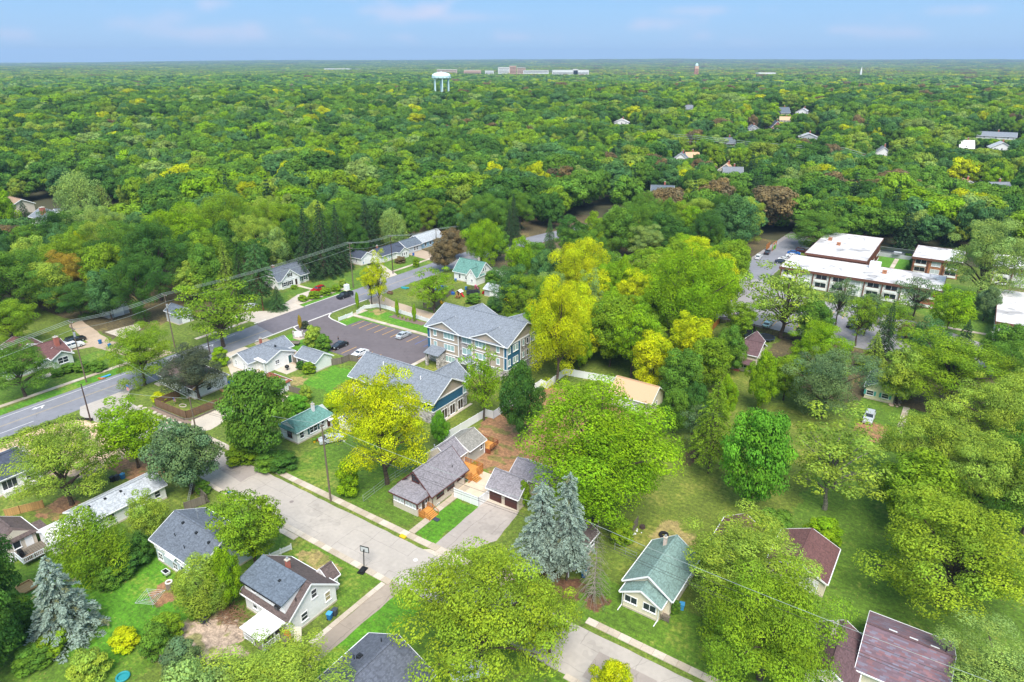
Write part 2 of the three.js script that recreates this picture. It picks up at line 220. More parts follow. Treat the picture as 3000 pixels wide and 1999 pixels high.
  const g = new THREE.PlaneGeometry(S, S, 140, 140).rotateX(-Math.PI / 2).translate(U0 + S / 2, 0, -(V0 + S / 2));
  { const p = g.attributes.position; for (let i = 0; i < p.count; i++) p.setY(i, 0.0); }
  const m = struct('lawn', g, mt(0xffffff, 1, { map: t, bumpMap: T.grain2 = tex(256, (x, y, i, j) => 0.5 + 0.4 * pn(x, y, 9, 2) + 0.4 * pn(x, y, 40, 2), 0), bumpScale: 0 }));
  m.material.bumpMap = null;
}
struct('hillside_lawn', sheet([[-372, 118], [-300, 118], [-290, 150], [-310, 172], [-372, 168]], 0.02), mt(0x6f8a3c, 1, { map: T.grain }));
// streets, drives and pavements: each sheet 4 mm or more above the one below; kerbs and slabs are real steps
const wob = (pts, amp = 0.25, step = 1.6) => { // an edge worn ragged
  const out = []; for (let i = 0; i < pts.length; i++) { const a = pts[i], b = pts[(i + 1) % pts.length], n = Math.max(1, Math.round(Math.hypot(b[0] - a[0], b[1] - a[1]) / step)); for (let k = 0; k < n; k++) { const u = mix(a[0], b[0], k / n), v = mix(a[1], b[1], k / n); out.push([u + amp * noise3.noise(u * 0.9, v * 0.9, 1), v + amp * noise3.noise(u * 0.9, v * 0.9, 7)]); } } return out;
};
struct('main_road', sheet([[-159.5, 0], [-148.5, 0], [-149, 80], [-149.8, 100], [-150.5, 165], [-149, 200], [-142, 240], [-130, 290], [-140, 292], [-152, 242], [-160.5, 200], [-161, 130], [-160, 90]], 0.012), M.asphalt);
struct('resurfaced_road', sheet([[-161, 108], [-150, 106], [-150.3, 139], [-161.4, 141]], 0.02), M.newAsphalt);
struct('concrete_street', sheet(wob([[-150, 55.5], [-146, 53.5], [-139, 54.2], [40, 54.2], [40, 61.9], [-119, 61.9], [-136, 62.2], [-146, 63], [-150, 67]], 0.2), 0.016), M.worn);
struct('street_patch', sheet(rect(-27.2, -19.4, 55.1, 59.6), 0.022), mt(0xb0a49c, 0.95, { map: T.asphalt }));
struct('street_patch', sheet(wob(rect(-104, -97, 57.5, 61.6), 0.4), 0.022), mt(0xaaa09a, 0.95, { map: T.worn }));
{ // lot with entrance and its own kerbs
  struct('parking_lot', sheet([[-150.2, 112], [-147, 111], [-134, 109.5], [-132.5, 106.5], [-118, 106.5], [-106, 108.5], [-105.4, 128.2], [-138.6, 127.4], [-138.9, 121.7], [-146, 122.8], [-149, 124.5], [-150.2, 127]], 0.026), M.lot);
  const kerb = (name, a, w = 0.3) => { const s = struct(name, a.slice(1).map((p, i) => beam([a[i][0], 0.06, a[i][1]], [p[0], 0.06, p[1]], w, 0.14)), M.whiteConcrete); return s; };
  kerb('kerb', [[-150.2, 126.5], [-149.6, 125.2], [-148.2, 123.6], [-146, 122.8], [-139, 121.6]], 0.35);
  kerb('kerb', [[-150.2, 112.5], [-147.5, 111.5], [-142, 110.6], [-134.5, 109.9], [-133, 106.4]], 0.3);
  kerb('kerb', [[-150.1, 100], [-150.2, 108], [-150.4, 112.4]], 0.3); kerb('gutter_strip', [[-150.2, 112.6], [-150.3, 126.4]], 0.45);
  kerb('kerb', [[-150.4, 127], [-150.6, 134], [-150.4, 141]], 0.3); kerb('kerb', [[-161.4, 108], [-161.5, 112]], 0.35); kerb('kerb', [[-161.4, 126], [-161.4, 143]], 0.25);
  for (let i = 0; i < 10; i++) struct('stall_line', bx(-137.5 + i * 2.95, -137.35 + i * 2.95, 122.2, 127.2, 0.028, 0.034), i < 8 ? M.paintYellow : M.paintBlue);
  for (let i = 0; i < 6; i++) struct('stall_line', bx(-131.2 + i * 2.95, -131.05 + i * 2.95, 107.2, 112.4, 0.028, 0.034), M.paintYellow);
  const badge = (u, v) => struct('parking_symbol', [bx(u - 0.5, u - 0.3, v - 0.7, v + 0.7, 0.028, 0.034), bx(u - 0.3, u + 0.5, v - 0.7, v - 0.5, 0.028, 0.034), bx(u - 0.3, u + 0.35, v - 0.05, v + 0.12, 0.028, 0.034), metric(new THREE.TorusGeometry(0.55, 0.1, 4, 14).rotateX(Math.PI / 2).scale(1, 0.03, 1).translate(u + 0.15, 0.033, -v + 0.25)), cyl(u - 0.4, v + 1, 0.028, 0.034, 0.22)], M.paintBlue);
  badge(-110.4, 124.4); badge(-107.6, 124.4);
}
// painted lines on the main road
for (const du of [-0.16, 0.16]) struct('centre_line', sheet([[-154.6 + du - 0.05, 5], [-154.6 + du + 0.05, 5], [-154.3 + du + 0.05, 108], [-154.3 + du - 0.05, 108]], 0.02), M.paintFaded);
for (const du of [-0.16, 0.16]) struct('centre_line', sheet([[-155.4 + du - 0.05, 141], [-155.4 + du + 0.05, 141], [-155 + du + 0.05, 200], [-155 + du - 0.05, 200]], 0.02), M.paintFaded);
struct('edge_line', sheet([[-158.3, 20], [-158.15, 20], [-158.9, 100], [-159.05, 100]], 0.02), M.paintWhite); struct('edge_line', sheet([[-151.3, 20], [-151.15, 20], [-151.3, 47], [-151.45, 47]], 0.02), M.paintWhite);
{ const a = (u, v) => struct('turn_arrow', [sheet([[u, v], [u + 0.5, v + 1], [u + 0.2, v + 1], [u + 0.2, v + 2.6], [u - 0.2, v + 2.6], [u - 0.2, v + 1], [u - 0.5, v + 1]], 0.02), sheet([[u + 0.2, v + 1.9], [u + 1.1, v + 1.4], [u + 1.1, v + 1.8], [u + 0.2, v + 2.3]], 0.0205)], M.paintWhite); a(-157.2, 49); a(-152.6, 75.5); a(-157.6, 90); }
// pavements made of separate slabs
function pavement(name, u0, u1, v0, v1, len, mat, skip = () => false) {
  const along = Math.abs(u1 - u0) > Math.abs(v1 - v0), base = struct(name, bx(u0, u1, v0, v1, 0.004, 0.02), M.gravel), n = Math.round((along ? u1 - u0 : v1 - v0) / len), j = 0.02;
  for (let i = 0; i < n; i++) {
    if (skip(i)) continue;
    const t0 = i / n, t1 = (i + 1) / n, tone = 0.9 + 0.2 * hash(i, u0), y = 0.09 + 0.025 * hash(i, 3);
    const g = along ? bx(mix(u0, u1, t0) + j, mix(u0, u1, t1) - j, v0, v1, 0.0, y) : bx(u0, u1, mix(v0, v1, t0) + j, mix(v0, v1, t1) - j, 0.0, y);
    const m = shade(new THREE.Mesh(g, slabTones[Math.floor(hash(i, v0) * 4)])); m.name = 'paving_slab'; base.add(m);
  }
}
const slabTones = [0xcdbfae, 0xc4b6a4, 0xd4c8b8, 0xbfb09c].map(c => mt(c, 0.9, { map: T.concrete }));
pavement('sidewalk', -116, -58.2, 62.6, 63.8, 1.5); pavement('sidewalk', -58.2, -50, 62.6, 63.9, 1.5); pavement('sidewalk', -31, 10, 62.8, 63.9, 1.6);
pavement('kerb_walk', -82.5, -57.5, 53.3, 54.3, 1.6); pavement('kerb_walk', -29, -8, 53.6, 54.4, 1.6); pavement('kerb_walk', -101, -92, 53.4, 54.2, 1.8);
pavement('sidewalk', -164.9, -163.7, 40, 74, 1.7); pavement('sidewalk', -165.3, -164.1, 92, 108, 1.7); pavement('sidewalk', -165, -163.9, 126, 146, 1.7); pavement('sidewalk', -165.5, -164.3, 168, 200, 1.7);
pavement('lot_walk', -144, -106, 128.2, 129.5, 1.9); pavement('lot_walk', -144.6, -142.9, 126, 134, 1.5); pavement('lot_walk', -106, -104.9, 110, 128, 1.8); pavement('lot_walk', -143.6, -141, 107, 110.5, 1.3);
pavement('front_walk', -63.2, -62, 63.9, 68, 1.3); pavement('garden_walk', -63.6, -62.4, 70.4, 79, 1.4); pavement('front_walk', -174, -171.8, 57, 60, 1.5);
pavement('driveway_slabs', -86, -76.5, 52.2, 53.2, 2.4); pavement('driveway_slabs', -84, -80.5, 46, 53.2, 1.9); pavement('drive_edge', -58.7, -57.9, 40, 53.2, 1.6); pavement('motel_walk', -20.8, -19.4, 250, 286, 2.2); pavement('motel_walk', -3, 10, 214, 215.4, 2); pavement('garden_walk', -3.6, -2.4, 141, 155, 1.6); pavement('front_walk', -104.5, -103.2, 63.9, 71, 1.5);
struct('patio', sheet(rect(-63.9, -58.2, 75.4, 84.2), 0.05), mt(0xdccbb2, 0.85, { map: T.concrete }));
struct('driveway', sheet(wob([[-57.7, 63.9], [-57.9, 78], [-51.6, 78], [-50.8, 74], [-50.4, 70], [-52.5, 66], [-53, 63.9]], 0.35), 0.03), mt(0xb7aca4, 0.95, { map: T.worn }));
struct('driveway_apron', sheet(wob([[-58.6, 61.8], [-57.6, 62.6], [-53, 62.6], [-51, 61.7]], 0.15), 0.03), M.concrete);
struct('dirt_driveway', sheet(wob([[-57.9, 30], [-57.9, 54.3], [-55.2, 54.3], [-55.4, 30]], 0.3), 0.012), M.trackDirt);
struct('dirt_driveway', sheet(wob([[-47.5, 61.9], [-44.2, 61.9], [-42, 68], [-41.4, 74], [-43.6, 74], [-45.4, 68]], 0.3), 0.012), M.dirtRoad);
struct('lane', sheet(wob([[-125, 65.6], [-119.8, 62], [-118, 65.5], [-121.2, 78], [-126, 80], [-132, 84], [-134, 92], [-140, 97], [-149.5, 96], [-149.5, 90], [-138, 84], [-130, 80], [-125.2, 76]], 0.35), 0.014), M.concrete);
struct('garage_drive', sheet(wob([[-131, 95.5], [-128.8, 95.5], [-128.8, 101.5], [-149.6, 103], [-149.6, 99]], 0.3), 0.012), M.dirtRoad); struct('patio', sheet(wob(rect(-131.2, -126.6, 91.2, 96), 0.15), 0.018), M.concrete);
struct('dirt_road', sheet(wob([[-150.5, 141.8], [-146.5, 138.6], [-140, 139.6], [-123, 138.4], [-105, 138.2], [-105, 142.6], [-125, 143.2], [-142, 144.4], [-150.5, 147]], 0.35), 0.012), M.dirtRoad);
struct('driveway', sheet(wob([[-161, 109], [-161.2, 125.6], [-164, 126], [-169.3, 134.5], [-169, 142], [-172.2, 142], [-172.2, 132], [-166, 118], [-172.5, 113], [-172, 108]], 0.25), 0.014), mt(0xd0c4b6, 0.9, { map: T.worn }));
struct('driveway', sheet(wob([[-160.9, 76.5], [-160.9, 84], [-174, 80.5], [-182, 78.5], [-205, 82], [-204, 78], [-186, 74.8], [-188, 68.5], [-184, 69], [-182, 74]], 0.35), 0.014), M.dirtRoad);
struct('driveway', sheet(wob([[-190, 81], [-181, 81.5], [-184, 88], [-189, 90]], 0.2), 0.018), M.concrete);
struct('driveway', sheet(wob([[-160.9, 157], [-160.9, 166], [-175.5, 173], [-178, 168]], 0.2), 0.014), M.concrete); struct('driveway', sheet(wob([[-160.9, 186], [-160.9, 194], [-175.8, 196], [-175.8, 188]], 0.2), 0.014), M.dirtRoad); struct('driveway', sheet(wob([[-150.3, 196], [-150, 190], [-139, 181], [-137, 184]], 0.2), 0.014), M.asphalt); struct('driveway', sheet(wob([[-160, 26], [-166, 26], [-166, 41], [-159.6, 43]], 0.3), 0.016), M.concrete);
struct('motel_lot', sheet(wob([[-66, 188], [-52, 186], [12, 184], [12, 205], [-3, 214], [-47, 222], [-53, 230], [-53, 300], [-64, 310], [-66, 252], [-68, 236]], 0.3), 0.012), mt(0xa7a2a4, 0.95, { map: T.asphalt }));
struct('motel_lot', sheet(wob([[-66, 231], [-53.4, 231], [-53.4, 300], [-62, 302]], 0.1), 0.018), M.asphalt);
for (let i = 0; i < 12; i++) struct('stall_line', bx(-40 + i * 3, -39.85 + i * 3, 206, 211, 0.014, 0.022), M.paintYellow);
for (let i = 0; i < 9; i++) struct('stall_line', bx(-58 + i * 3, -57.85 + i * 3, 188.5, 193.5, 0.014, 0.022), M.paintYellow);
struct('parking_strip', sheet(rect(-110, -86, 219.5, 225.5), 0.012), M.asphalt); for (let i = 0; i < 7; i++) struct('stall_line', bx(-108 + i * 3, -107.85 + i * 3, 220, 225, 0.014, 0.022), M.paintYellow);
{ // planted bed by the lot, hedge bed, stepping stones
  struct('mulch_bed', sheet(wob(rect(-134, -121.5, 133.6, 136), 0.4, 1), 0.01), mt(0x7d6a60, 1, { map: T.grain }));
  for (let i = 0; i < 9; i++) { const u = -139.5 + i * 1.7, v = 62.9 + 0.22 * i * 0.3; struct('stepping_stone', solid((() => { const t = [], n = 7; for (let k = 0; k < n; k++) { const a = k / n * 6.283, r = 0.42 + 0.16 * hash(k, i); t.push([u + r * 1.25 * Math.cos(a), 0.07, v + r * Math.sin(a)]); } const lo = t.map(p => [p[0], 0, p[2]]), f = [t]; t.forEach((p, k) => f.push([p, t[(k + 1) % n], lo[(k + 1) % n], lo[k]])); return f; })()), M.concrete); }
  struct('mulch_bed', sheet(wob([[-138, 63.4], [-126, 63.4], [-121, 66], [-125.6, 65], [-136.6, 64.4]], 0.3), 0.008), mt(0x8d7a6c, 1, { map: T.grain }));
}
{ const m = struct('manhole_cover', cyl(-84.84,58.63, 0.01, 0.03, 0.36, 0.36, 18), mt(0x8a807c, 0.7)); const n = struct('manhole_cover', cyl(-57.79,59.44, 0.01, 0.03, 0.36, 0.36, 18), mt(0xd6d0ca, 0.8)); }

// ---------------------------------------------------------------- building parts
const shared = new Map(), memo = (k, f) => { if (!shared.has(k)) shared.set(k, f()); return shared.get(k); };
const b3 = (x0, x1, y0, y1, z0, z1) => metric(new THREE.BoxGeometry(x1 - x0, y1 - y0, z1 - z0).translate((x0 + x1) / 2, (y0 + y1) / 2, (z0 + z1) / 2));
const FACE = { '-v': 0, '+u': Math.PI / 2, '+v': Math.PI, '-u': -Math.PI / 2 };
// a window: frame with mullions, one pane per light, a sill; c is the wall's own coordinate, s the place along it, y the sill height
function win(th, face, c, s, y, w, h, o = {}) {
  const n = o.n || 1, t = o.t || 0.09, sash = o.sash !== false, along = face[1] === 'u', u = along ? c : s, v = along ? s : c;
  const fr = memo(`f${w},${h},${n},${t},${sash}`, () => { const a = [b3(-w / 2 - t, w / 2 + t, h, h + t, -0.04, 0.06), b3(-w / 2 - t, -w / 2, 0, h, -0.04, 0.06), b3(w / 2, w / 2 + t, 0, h, -0.04, 0.06), b3(-w / 2 - t, w / 2 + t, -t, 0, -0.04, 0.06)]; for (let i = 1; i < n; i++) { const x = -w / 2 + w * i / n; a.push(b3(x - t * 0.45, x + t * 0.45, 0, h, -0.04, 0.055)); } if (sash) for (let i = 0; i < n; i++) a.push(b3(-w / 2 + w * i / n + t * 0.45, -w / 2 + w * (i + 1) / n - t * 0.45, h * 0.5 - 0.03, h * 0.5 + 0.03, -0.04, 0.05)); return join(a); });
  const f = th.put('window', fr, o.frame || M.whiteTrim, u, y, v, FACE[face]);
  const pg = memo(`p${w},${h},${n}`, () => b3(-w / n / 2 + 0.01, w / n / 2 - 0.01, 0, h, -0.03, 0.02));
  for (let i = 0; i < n; i++) { const p = shade(new THREE.Mesh(pg, o.pane || M.glass)); p.name = 'pane'; p.position.x = -w / 2 + w * (i + 0.5) / n; f.add(p); }
  const s2 = shade(new THREE.Mesh(memo(`s${w},${t}`, () => b3(-w / 2 - t - 0.04, w / 2 + t + 0.04, -t - 0.06, -t, -0.04, 0.13)), o.frame || M.whiteTrim)); s2.name = 'sill'; f.add(s2);
  if (o.shutter) for (const k of [-1, 1]) { const q = shade(new THREE.Mesh(memo(`sh${h}`, () => b3(-0.2, 0.2, -0.03, h + 0.03, -0.03, 0.07)), o.shutter)); q.name = 'shutter'; q.position.x = k * (w / 2 + t + 0.24); f.add(q); }
  return f;
}
function door(th, face, c, s, y, w, h, mat = M.door, o = {}) {
  const along = face[1] === 'u', u = along ? c : s, v = along ? s : c;
  const d = th.put(o.name || 'door', memo(`d${w},${h}`, () => b3(-w / 2, w / 2, 0, h, -0.05, 0.04)), mat, u, y, v, FACE[face]);
  const add = (n, g, m) => { const q = shade(new THREE.Mesh(g, m)); q.name = n; d.add(q); };
  add('door_frame', memo(`df${w},${h}`, () => join([b3(-w / 2 - 0.1, -w / 2, 0, h + 0.1, -0.05, 0.07), b3(w / 2, w / 2 + 0.1, 0, h + 0.1, -0.05, 0.07), b3(-w / 2, w / 2, h, h + 0.1, -0.05, 0.07)])), o.frame || M.whiteTrim);
  if (o.panels) for (let r = 0; r < 4; r++) add('door_panel', memo(`dp${w},${h},${r}`, () => b3(-w / 2 + 0.06, w / 2 - 0.06, h * (r + 0.08) / 4, h * (r + 0.92) / 4, 0.0, 0.06)), mat);
  else add('handle', memo('dh', () => b3(0.28, 0.34, 1, 1.06, 0.04, 0.1)), M.galv);
  return d;
}
const pt = (axis, a, y, b) => axis === 'v' ? [a, y, b] : [b, y, a];  // a across the ridge, b along it
// walls and a pitched roof over a rectangle; the ridge runs along `axis`
function gable(th, o) {
  const { u0, u1, v0, v1, eave, ridge, axis = 'v', wall = M.white, roof = M.rGrey, ov = 0.4, y0 = 0, trim = M.whiteTrim, t = 0.16 } = o;
  const [a0, a1, b0, b1] = axis === 'v' ? [u0, u1, v0, v1] : [v0, v1, u0, u1], am = o.mid ?? (a0 + a1) / 2, P = (a, y, b) => pt(axis, a, y, b), ends = o.ends || [ov, ov];
  if (wall) th.add('wall', solid([[P(a0, y0, b0), P(a0, y0, b1), P(a0, eave, b1), P(a0, eave, b0)], [P(a1, y0, b0), P(a1, y0, b1), P(a1, eave, b1), P(a1, eave, b0)], ...[b0, b1].map(b => [P(a0, y0, b), P(a0, eave, b), P(am, ridge, b), P(a1, eave, b), P(a1, y0, b)])]), wall);
  if (wall && o.base !== false && !y0) th.add('foundation', bx(u0 - 0.04, u1 + 0.04, v0 - 0.04, v1 + 0.04, 0, 0.28), M.concrete);
  const lift = t + 0.01, e0 = b0 - ends[0], e1 = b1 + ends[1];
  const hip = o.hip || [0, 0];    // how far the ridge is drawn in at each end
  for (const [a, s] of [[a0, -1], [a1, 1]]) {
    const m = (ridge - eave) / Math.abs(am - a), ae = a + s * ov, ye = eave - m * ov, r = th.add('roof_slope', slab([P(ae, ye + lift, e0), P(am, ridge + lift, e0 + hip[0]), P(am, ridge + lift, e1 - hip[1]), P(ae, ye + lift, e1)], t), roof);
    const part = (n, g, mat) => { g.translate(-th.u, 0, th.v); const q = shade(new THREE.Mesh(g, mat)); q.name = n; r.add(q); };
    part('gutter', beam(P(ae + s * 0.07, ye + lift - 0.1, e0), P(ae + s * 0.07, ye + lift - 0.1, e1), 0.12, 0.14), trim);
    [[e0, -1, hip[0]], [e1, 1, hip[1]]].forEach(([e, k, hp]) => { if (!hp) part('rake_board', beam(P(ae, ye + lift - 0.1, e + k * 0.03), P(am, ridge + lift - 0.1, e + k * 0.03), 0.06, 0.24), trim); });
  }
  [[e0, hip[0], 1], [e1, hip[1], -1]].forEach(([e, hp, k]) => { if (hp) { const m0 = (ridge - eave) / Math.abs(am - a0) * ov; th.add('roof_slope', slab([P(a0 - ov, eave - m0 + lift, e), P(a1 + ov, eave - m0 + lift, e), P(am, ridge + lift, e + k * hp)], t), roof); } });
  th.add('ridge_cap', beam(P(am, ridge + lift + 0.03, e0 + hip[0]), P(am, ridge + lift + 0.03, e1 - hip[1]), 0.3, 0.06), o.cap || roof);
}
function shed(th, o) {           // single-pitch roof: corners as [u, y, v]
  const r = th.add('roof_slope', slab(o.top, o.t || 0.14), o.roof); return r;
}
function chimney(th, u, v, y0, y1, w = 0.6, mat = M.redbrick) { const c = th.add('chimney', bx(u - w / 2, u + w / 2, v - w / 2, v + w / 2, y0, y1), mat); const p = (n, g, m) => { g.translate(-th.u, 0, th.v); const q = shade(new THREE.Mesh(g, m)); q.name = n; c.add(q); }; p('chimney_cap', bx(u - w / 2 - 0.07, u + w / 2 + 0.07, v - w / 2 - 0.07, v + w / 2 + 0.07, y1, y1 + 0.12), M.concrete); p('flue', cyl(u, v, y1 + 0.12, y1 + 0.45, 0.14), M.galv); }
const vent = (th, u, v, y, tall) => th.add(tall ? 'vent_pipe' : 'roof_vent', tall ? cyl(u, v, y - 0.4, y + 0.5, 0.06) : bx(u - 0.18, u + 0.18, v - 0.18, v + 0.18, y - 0.2, y + 0.18), tall ? M.black : M.darkmetal);
function railing(th, a, b, y, mat, h = 0.95, step = 1.3, solidRail = false) { // posts, rails and balusters between two [u, v] points
  const L = Math.hypot(b[0] - a[0], b[1] - a[1]), n = Math.max(1, Math.round(L / step)), at = t => [mix(a[0], b[0], t), mix(a[1], b[1], t)];
  for (let i = 0; i <= n; i++) { const p = at(i / n); th.add('post', bx(p[0] - 0.05, p[0] + 0.05, p[1] - 0.05, p[1] + 0.05, y, y + h), mat); }
  for (const yy of [y + h - 0.05, y + 0.15]) th.add('rail', beam([a[0], yy, a[1]], [b[0], yy, b[1]], 0.08, 0.07), mat);
  const k = Math.round(L / 0.24); for (let i = 1; i < k; i++) { const p = at(i / k); th.add('baluster', bx(p[0] - 0.025, p[0] + 0.025, p[1] - 0.025, p[1] + 0.025, y + 0.15, y + h - 0.06), mat); }
}
function steps(th, u0, u1, v0, v1, y, n, dir, mat) { // n treads falling towards dir
  for (let i = 0; i < n; i++) { const h = y * (1 - (i + 1) / (n + 1)), t0 = i / n, t1 = (i + 1) / n; const g = dir === '+u' ? bx(mix(u0, u1, t0), mix(u0, u1, t1) + 0.03, v0, v1, h - 0.05, h) : dir === '-u' ? bx(mix(u1, u0, t1) - 0.03, mix(u1, u0, t0), v0, v1, h - 0.05, h) : bx(u0, u1, mix(v1, v0, t1) - 0.03, mix(v1, v0, t0), h - 0.05, h); th.add('step', g, mat); const r = dir === '+u' ? bx(mix(u0, u1, t0), mix(u0, u1, t0) + 0.04, v0, v1, 0, h - 0.05) : dir === '-u' ? bx(mix(u1, u0, t0) - 0.04, mix(u1, u0, t0), v0, v1, 0, h - 0.05) : bx(u0, u1, mix(v1, v0, t0) - 0.04, mix(v1, v0, t0), 0, h - 0.05); th.add('riser', r, mat); }
}
const House = (name, label, u, v, cat = 'house') => new Thing(name, label, cat, u, v);

// ---------------------------------------------------------------- the houses along the concrete street
{ // beige bungalow with enclosed porch, rear wings and decks
  const h = House('bungalow', 'beige bungalow with purple-grey roof, glazed front porch and orange timber steps', -67, 77);
  gable(h, { u0: -70.5, u1: -63.9, v0: 70.4, v1: 79.4, eave: 3.05, ridge: 6.2, wall: M.beige, roof: M.rPurple, trim: M.maroonTrim, ov: 0.5 });
  gable(h, { u0: -72.6, u1: -67.6, v0: 79.4, v1: 84.2, eave: 3.0, ridge: 5.0, wall: M.beige, roof: M.rPurple, ov: 0.4, ends: [-0.2, 0.1] });
  gable(h, { u0: -72.5, u1: -67.0, v0: 84.3, v1: 89.3, eave: 3.0, ridge: 4.5, wall: M.greysiding, roof: M.rAdd, ov: 0.35, ends: [-0.05, 0.35] });
  h.add('porch_wall', bx(-69.8, -64.5, 67.5, 70.38, 0, 1.35), M.beige); h.add('porch_wall', bx(-69.8, -64.5, 67.5, 70.38, 2.55, 2.85), M.beige);
  for (const u of [-69.75, -67.2, -64.56]) h.add('porch_post', bx(u - 0.09, u + 0.09, 67.49, 67.66, 1.35, 2.55), M.maroonTrim);
  h.add('porch_post', bx(-64.6, -64.49, 70.2, 70.39, 1.35, 2.55), M.maroonTrim); h.add('porch_post', bx(-69.81, -69.6, 70.2, 70.39, 1.35, 2.55), M.maroonTrim);
  for (const [s, n] of [[-68.5, 3], [-65.9, 3]]) win(h, '-v', 67.53, s, 1.4, 2.2, 1.1, { n, pane: M.blindWhite, t: 0.07 });
  win(h, '+u', -64.54, 68.05, 1.4, 0.8, 1.1, { t: 0.07, pane: M.blindWhite }); win(h, '+u', -64.54, 69.75, 1.4, 0.5, 1.1, { t: 0.07 }); door(h, '+u', -64.5, 68.95, 0.62, 0.78, 1.95, M.glass, { frame: M.whiteTrim }); win(h, '-u', -69.77, 69, 1.4, 1.8, 1.1, { n: 2, t: 0.07 });
  h.add('roof_slope', slab([[-70.35, 2.95, 67.05], [-64.0, 2.95, 67.05], [-64.5, 3.95, 70.45], [-69.8, 3.95, 70.45]], 0.14), M.rPurple); h.add('roof_slope', slab([[-64.0, 2.95, 67.05], [-63.95, 2.95, 70.2], [-64.5, 3.95, 70.45]], 0.14), M.rPurple); h.add('roof_slope', slab([[-70.35, 2.95, 67.05], [-70.35, 2.95, 70.2], [-69.8, 3.95, 70.45]], 0.14), M.rPurple);
  for (const [p, q] of [[[-70.4, 67], [-63.95, 67]], [[-63.9, 67], [-63.9, 70.2]]]) h.add('fascia', beam([p[0], 2.86, p[1]], [q[0], 2.86, q[1]], 0.07, 0.2), M.maroonTrim);
  win(h, '-v', 70.4, -67.2, 4.15, 1.5, 1.1, { n: 2, frame: M.maroonTrim });
  for (const [v, w, n, y] of [[72.6, 1.7, 2, 1.35], [75.4, 1.7, 2, 1.35], [77.6, 0.7, 1, 1.75], [78.6, 0.7, 1, 1.75]]) win(h, '+u', -63.9, v, y, w, w > 1 ? 1.35 : 0.85, { n, frame: M.maroonTrim });
  win(h, '+u', -63.86, 71.9, 0.02, 0.7, 0.22, { n: 2, sash: false, t: 0.04 }); win(h, '+u', -67.0, 88.3, 1.5, 0.6, 0.9, { frame: M.whiteTrim }); h.add('corner_board', bx(-67.02, -66.9, 89.2, 89.36, 0.2, 2.9), M.whiteTrim); h.add('corner_board', bx(-67.6, -67.48, 83.95, 84.2, 0.2, 2.9), M.whiteTrim); h.add('downpipe', cyl(-63.84, 70.55, 0.1, 2.9, 0.05), M.maroonTrim); h.add('downpipe', cyl(-63.84, 79.2, 0.1, 2.9, 0.05), M.maroonTrim);
  vent(h, -64.9, 77.2, 4.1, true); h.add('flue_pipe', cyl(-71.4, 80.2, 3.2, 5.0, 0.12), M.galv);
  // front steps
  h.add('stair_landing', bx(-64.45, -63.2, 67.7, 69.9, 0.58, 0.68), M.cedarFloor); h.add('stair_skirt', bx(-64.45, -63.2, 67.7, 67.76, 0, 0.58), M.cedar); steps(h, -63.2, -62.1, 67.75, 69.85, 0.66, 4, '+u', M.cedarFloor);
  railing(h, [-64.35, 67.72], [-63.2, 67.72], 0.66, M.cedar, 0.9); railing(h, [-64.35, 69.88], [-63.2, 69.88], 0.66, M.cedar, 0.9); for (const v of [67.72, 69.88]) { h.add('stair_rail', beam([-63.2, 1.45, v], [-62.1, 0.9, v], 0.07, 0.09), M.cedar); h.add('post', bx(-62.16, -62.06, v - 0.05, v + 0.05, 0, 0.95), M.cedar); }
  h.add('door_mat', bx(-62, -60.9, 68.2, 69, 0.1, 0.13), M.greyBin);
  // side deck
  for (let i = 0; i < 15; i++) h.add('deck_board', bx(-67.5, -63.4, 79.75 + i * 0.28, 80.0 + i * 0.28, 0.82, 0.9), M.cedarFloor); h.add('deck_skirt', bx(-63.44, -63.38, 79.7, 84, 0, 0.82), M.cedar); h.add('deck_skirt', bx(-67.5, -63.4, 83.95, 84.0, 0, 0.82), M.cedar);
  railing(h, [-67.4, 83.95], [-63.4, 83.95], 0.9, M.cedar); railing(h, [-63.4, 82.2], [-63.4, 83.95], 0.9, M.cedar, 0.95, 0.9); railing(h, [-63.4, 79.75], [-63.4, 80.5], 0.9, M.cedar, 0.95, 0.8); steps(h, -63.4, -62.3, 80.55, 82.15, 0.9, 4, '+u', M.cedarFloor); for (const v of [80.5, 82.2]) h.add('stair_rail', beam([-63.4, 1.75, v], [-62.2, 1.0, v], 0.07, 0.09), M.cedar);
  // rear deck
  for (let i = 0; i < 10; i++) h.add('deck_board', bx(-69.4 + 0.36 * i, -69.08 + 0.36 * i, 89.6, 92.1, 0.98, 1.06), M.cedarFloor); railing(h, [-65.8, 89.5], [-65.8, 92.1], 1.06, M.redwood); railing(h, [-69.4, 92.1], [-65.8, 92.1], 1.06, M.redwood); h.add('deck_skirt', bx(-69.4, -65.8, 89.52, 89.58, 0.1, 1.0), M.redwood);
}
{ const h = House('garage', 'two-car garage with dark brown doors and purple-grey roof beside the bungalow driveway', -54.8, 80.5, 'garage');
  gable(h, { u0: -57.85, u1: -51.75, v0: 78.05, v1: 83, eave: 2.65, ridge: 4.6, axis: 'u', wall: M.beige, roof: M.rPurple, mid: 80.4, ov: 0.45, ends: [0.3, 0.3] });
  for (const u of [-56.35, -53.25]) door(h, '-v', 78.05, u, 0.06, 2.5, 2.15, M.garageBrown, { name: 'garage_door', panels: 1, frame: M.beige }); h.add('pillar', bx(-57.9, -57.68, 77.98, 78.1, 0, 2.5), M.concrete); h.add('pillar', bx(-54.95, -54.65, 77.98, 78.1, 0, 2.5), M.concrete); h.add('pillar', bx(-51.95, -51.7, 77.98, 78.1, 0, 2.5), M.concrete);
  gable(h, { u0: -56.8, u1: -50, v0: 83.1, v1: 88.5, eave: 2.6, ridge: 4.3, axis: 'u', wall: M.beige, roof: M.rPurple, ov: 0.3, base: false }); h.add('apron', bx(-57.8, -51.8, 77.4, 78.04, 0, 0.07), M.concrete);
}
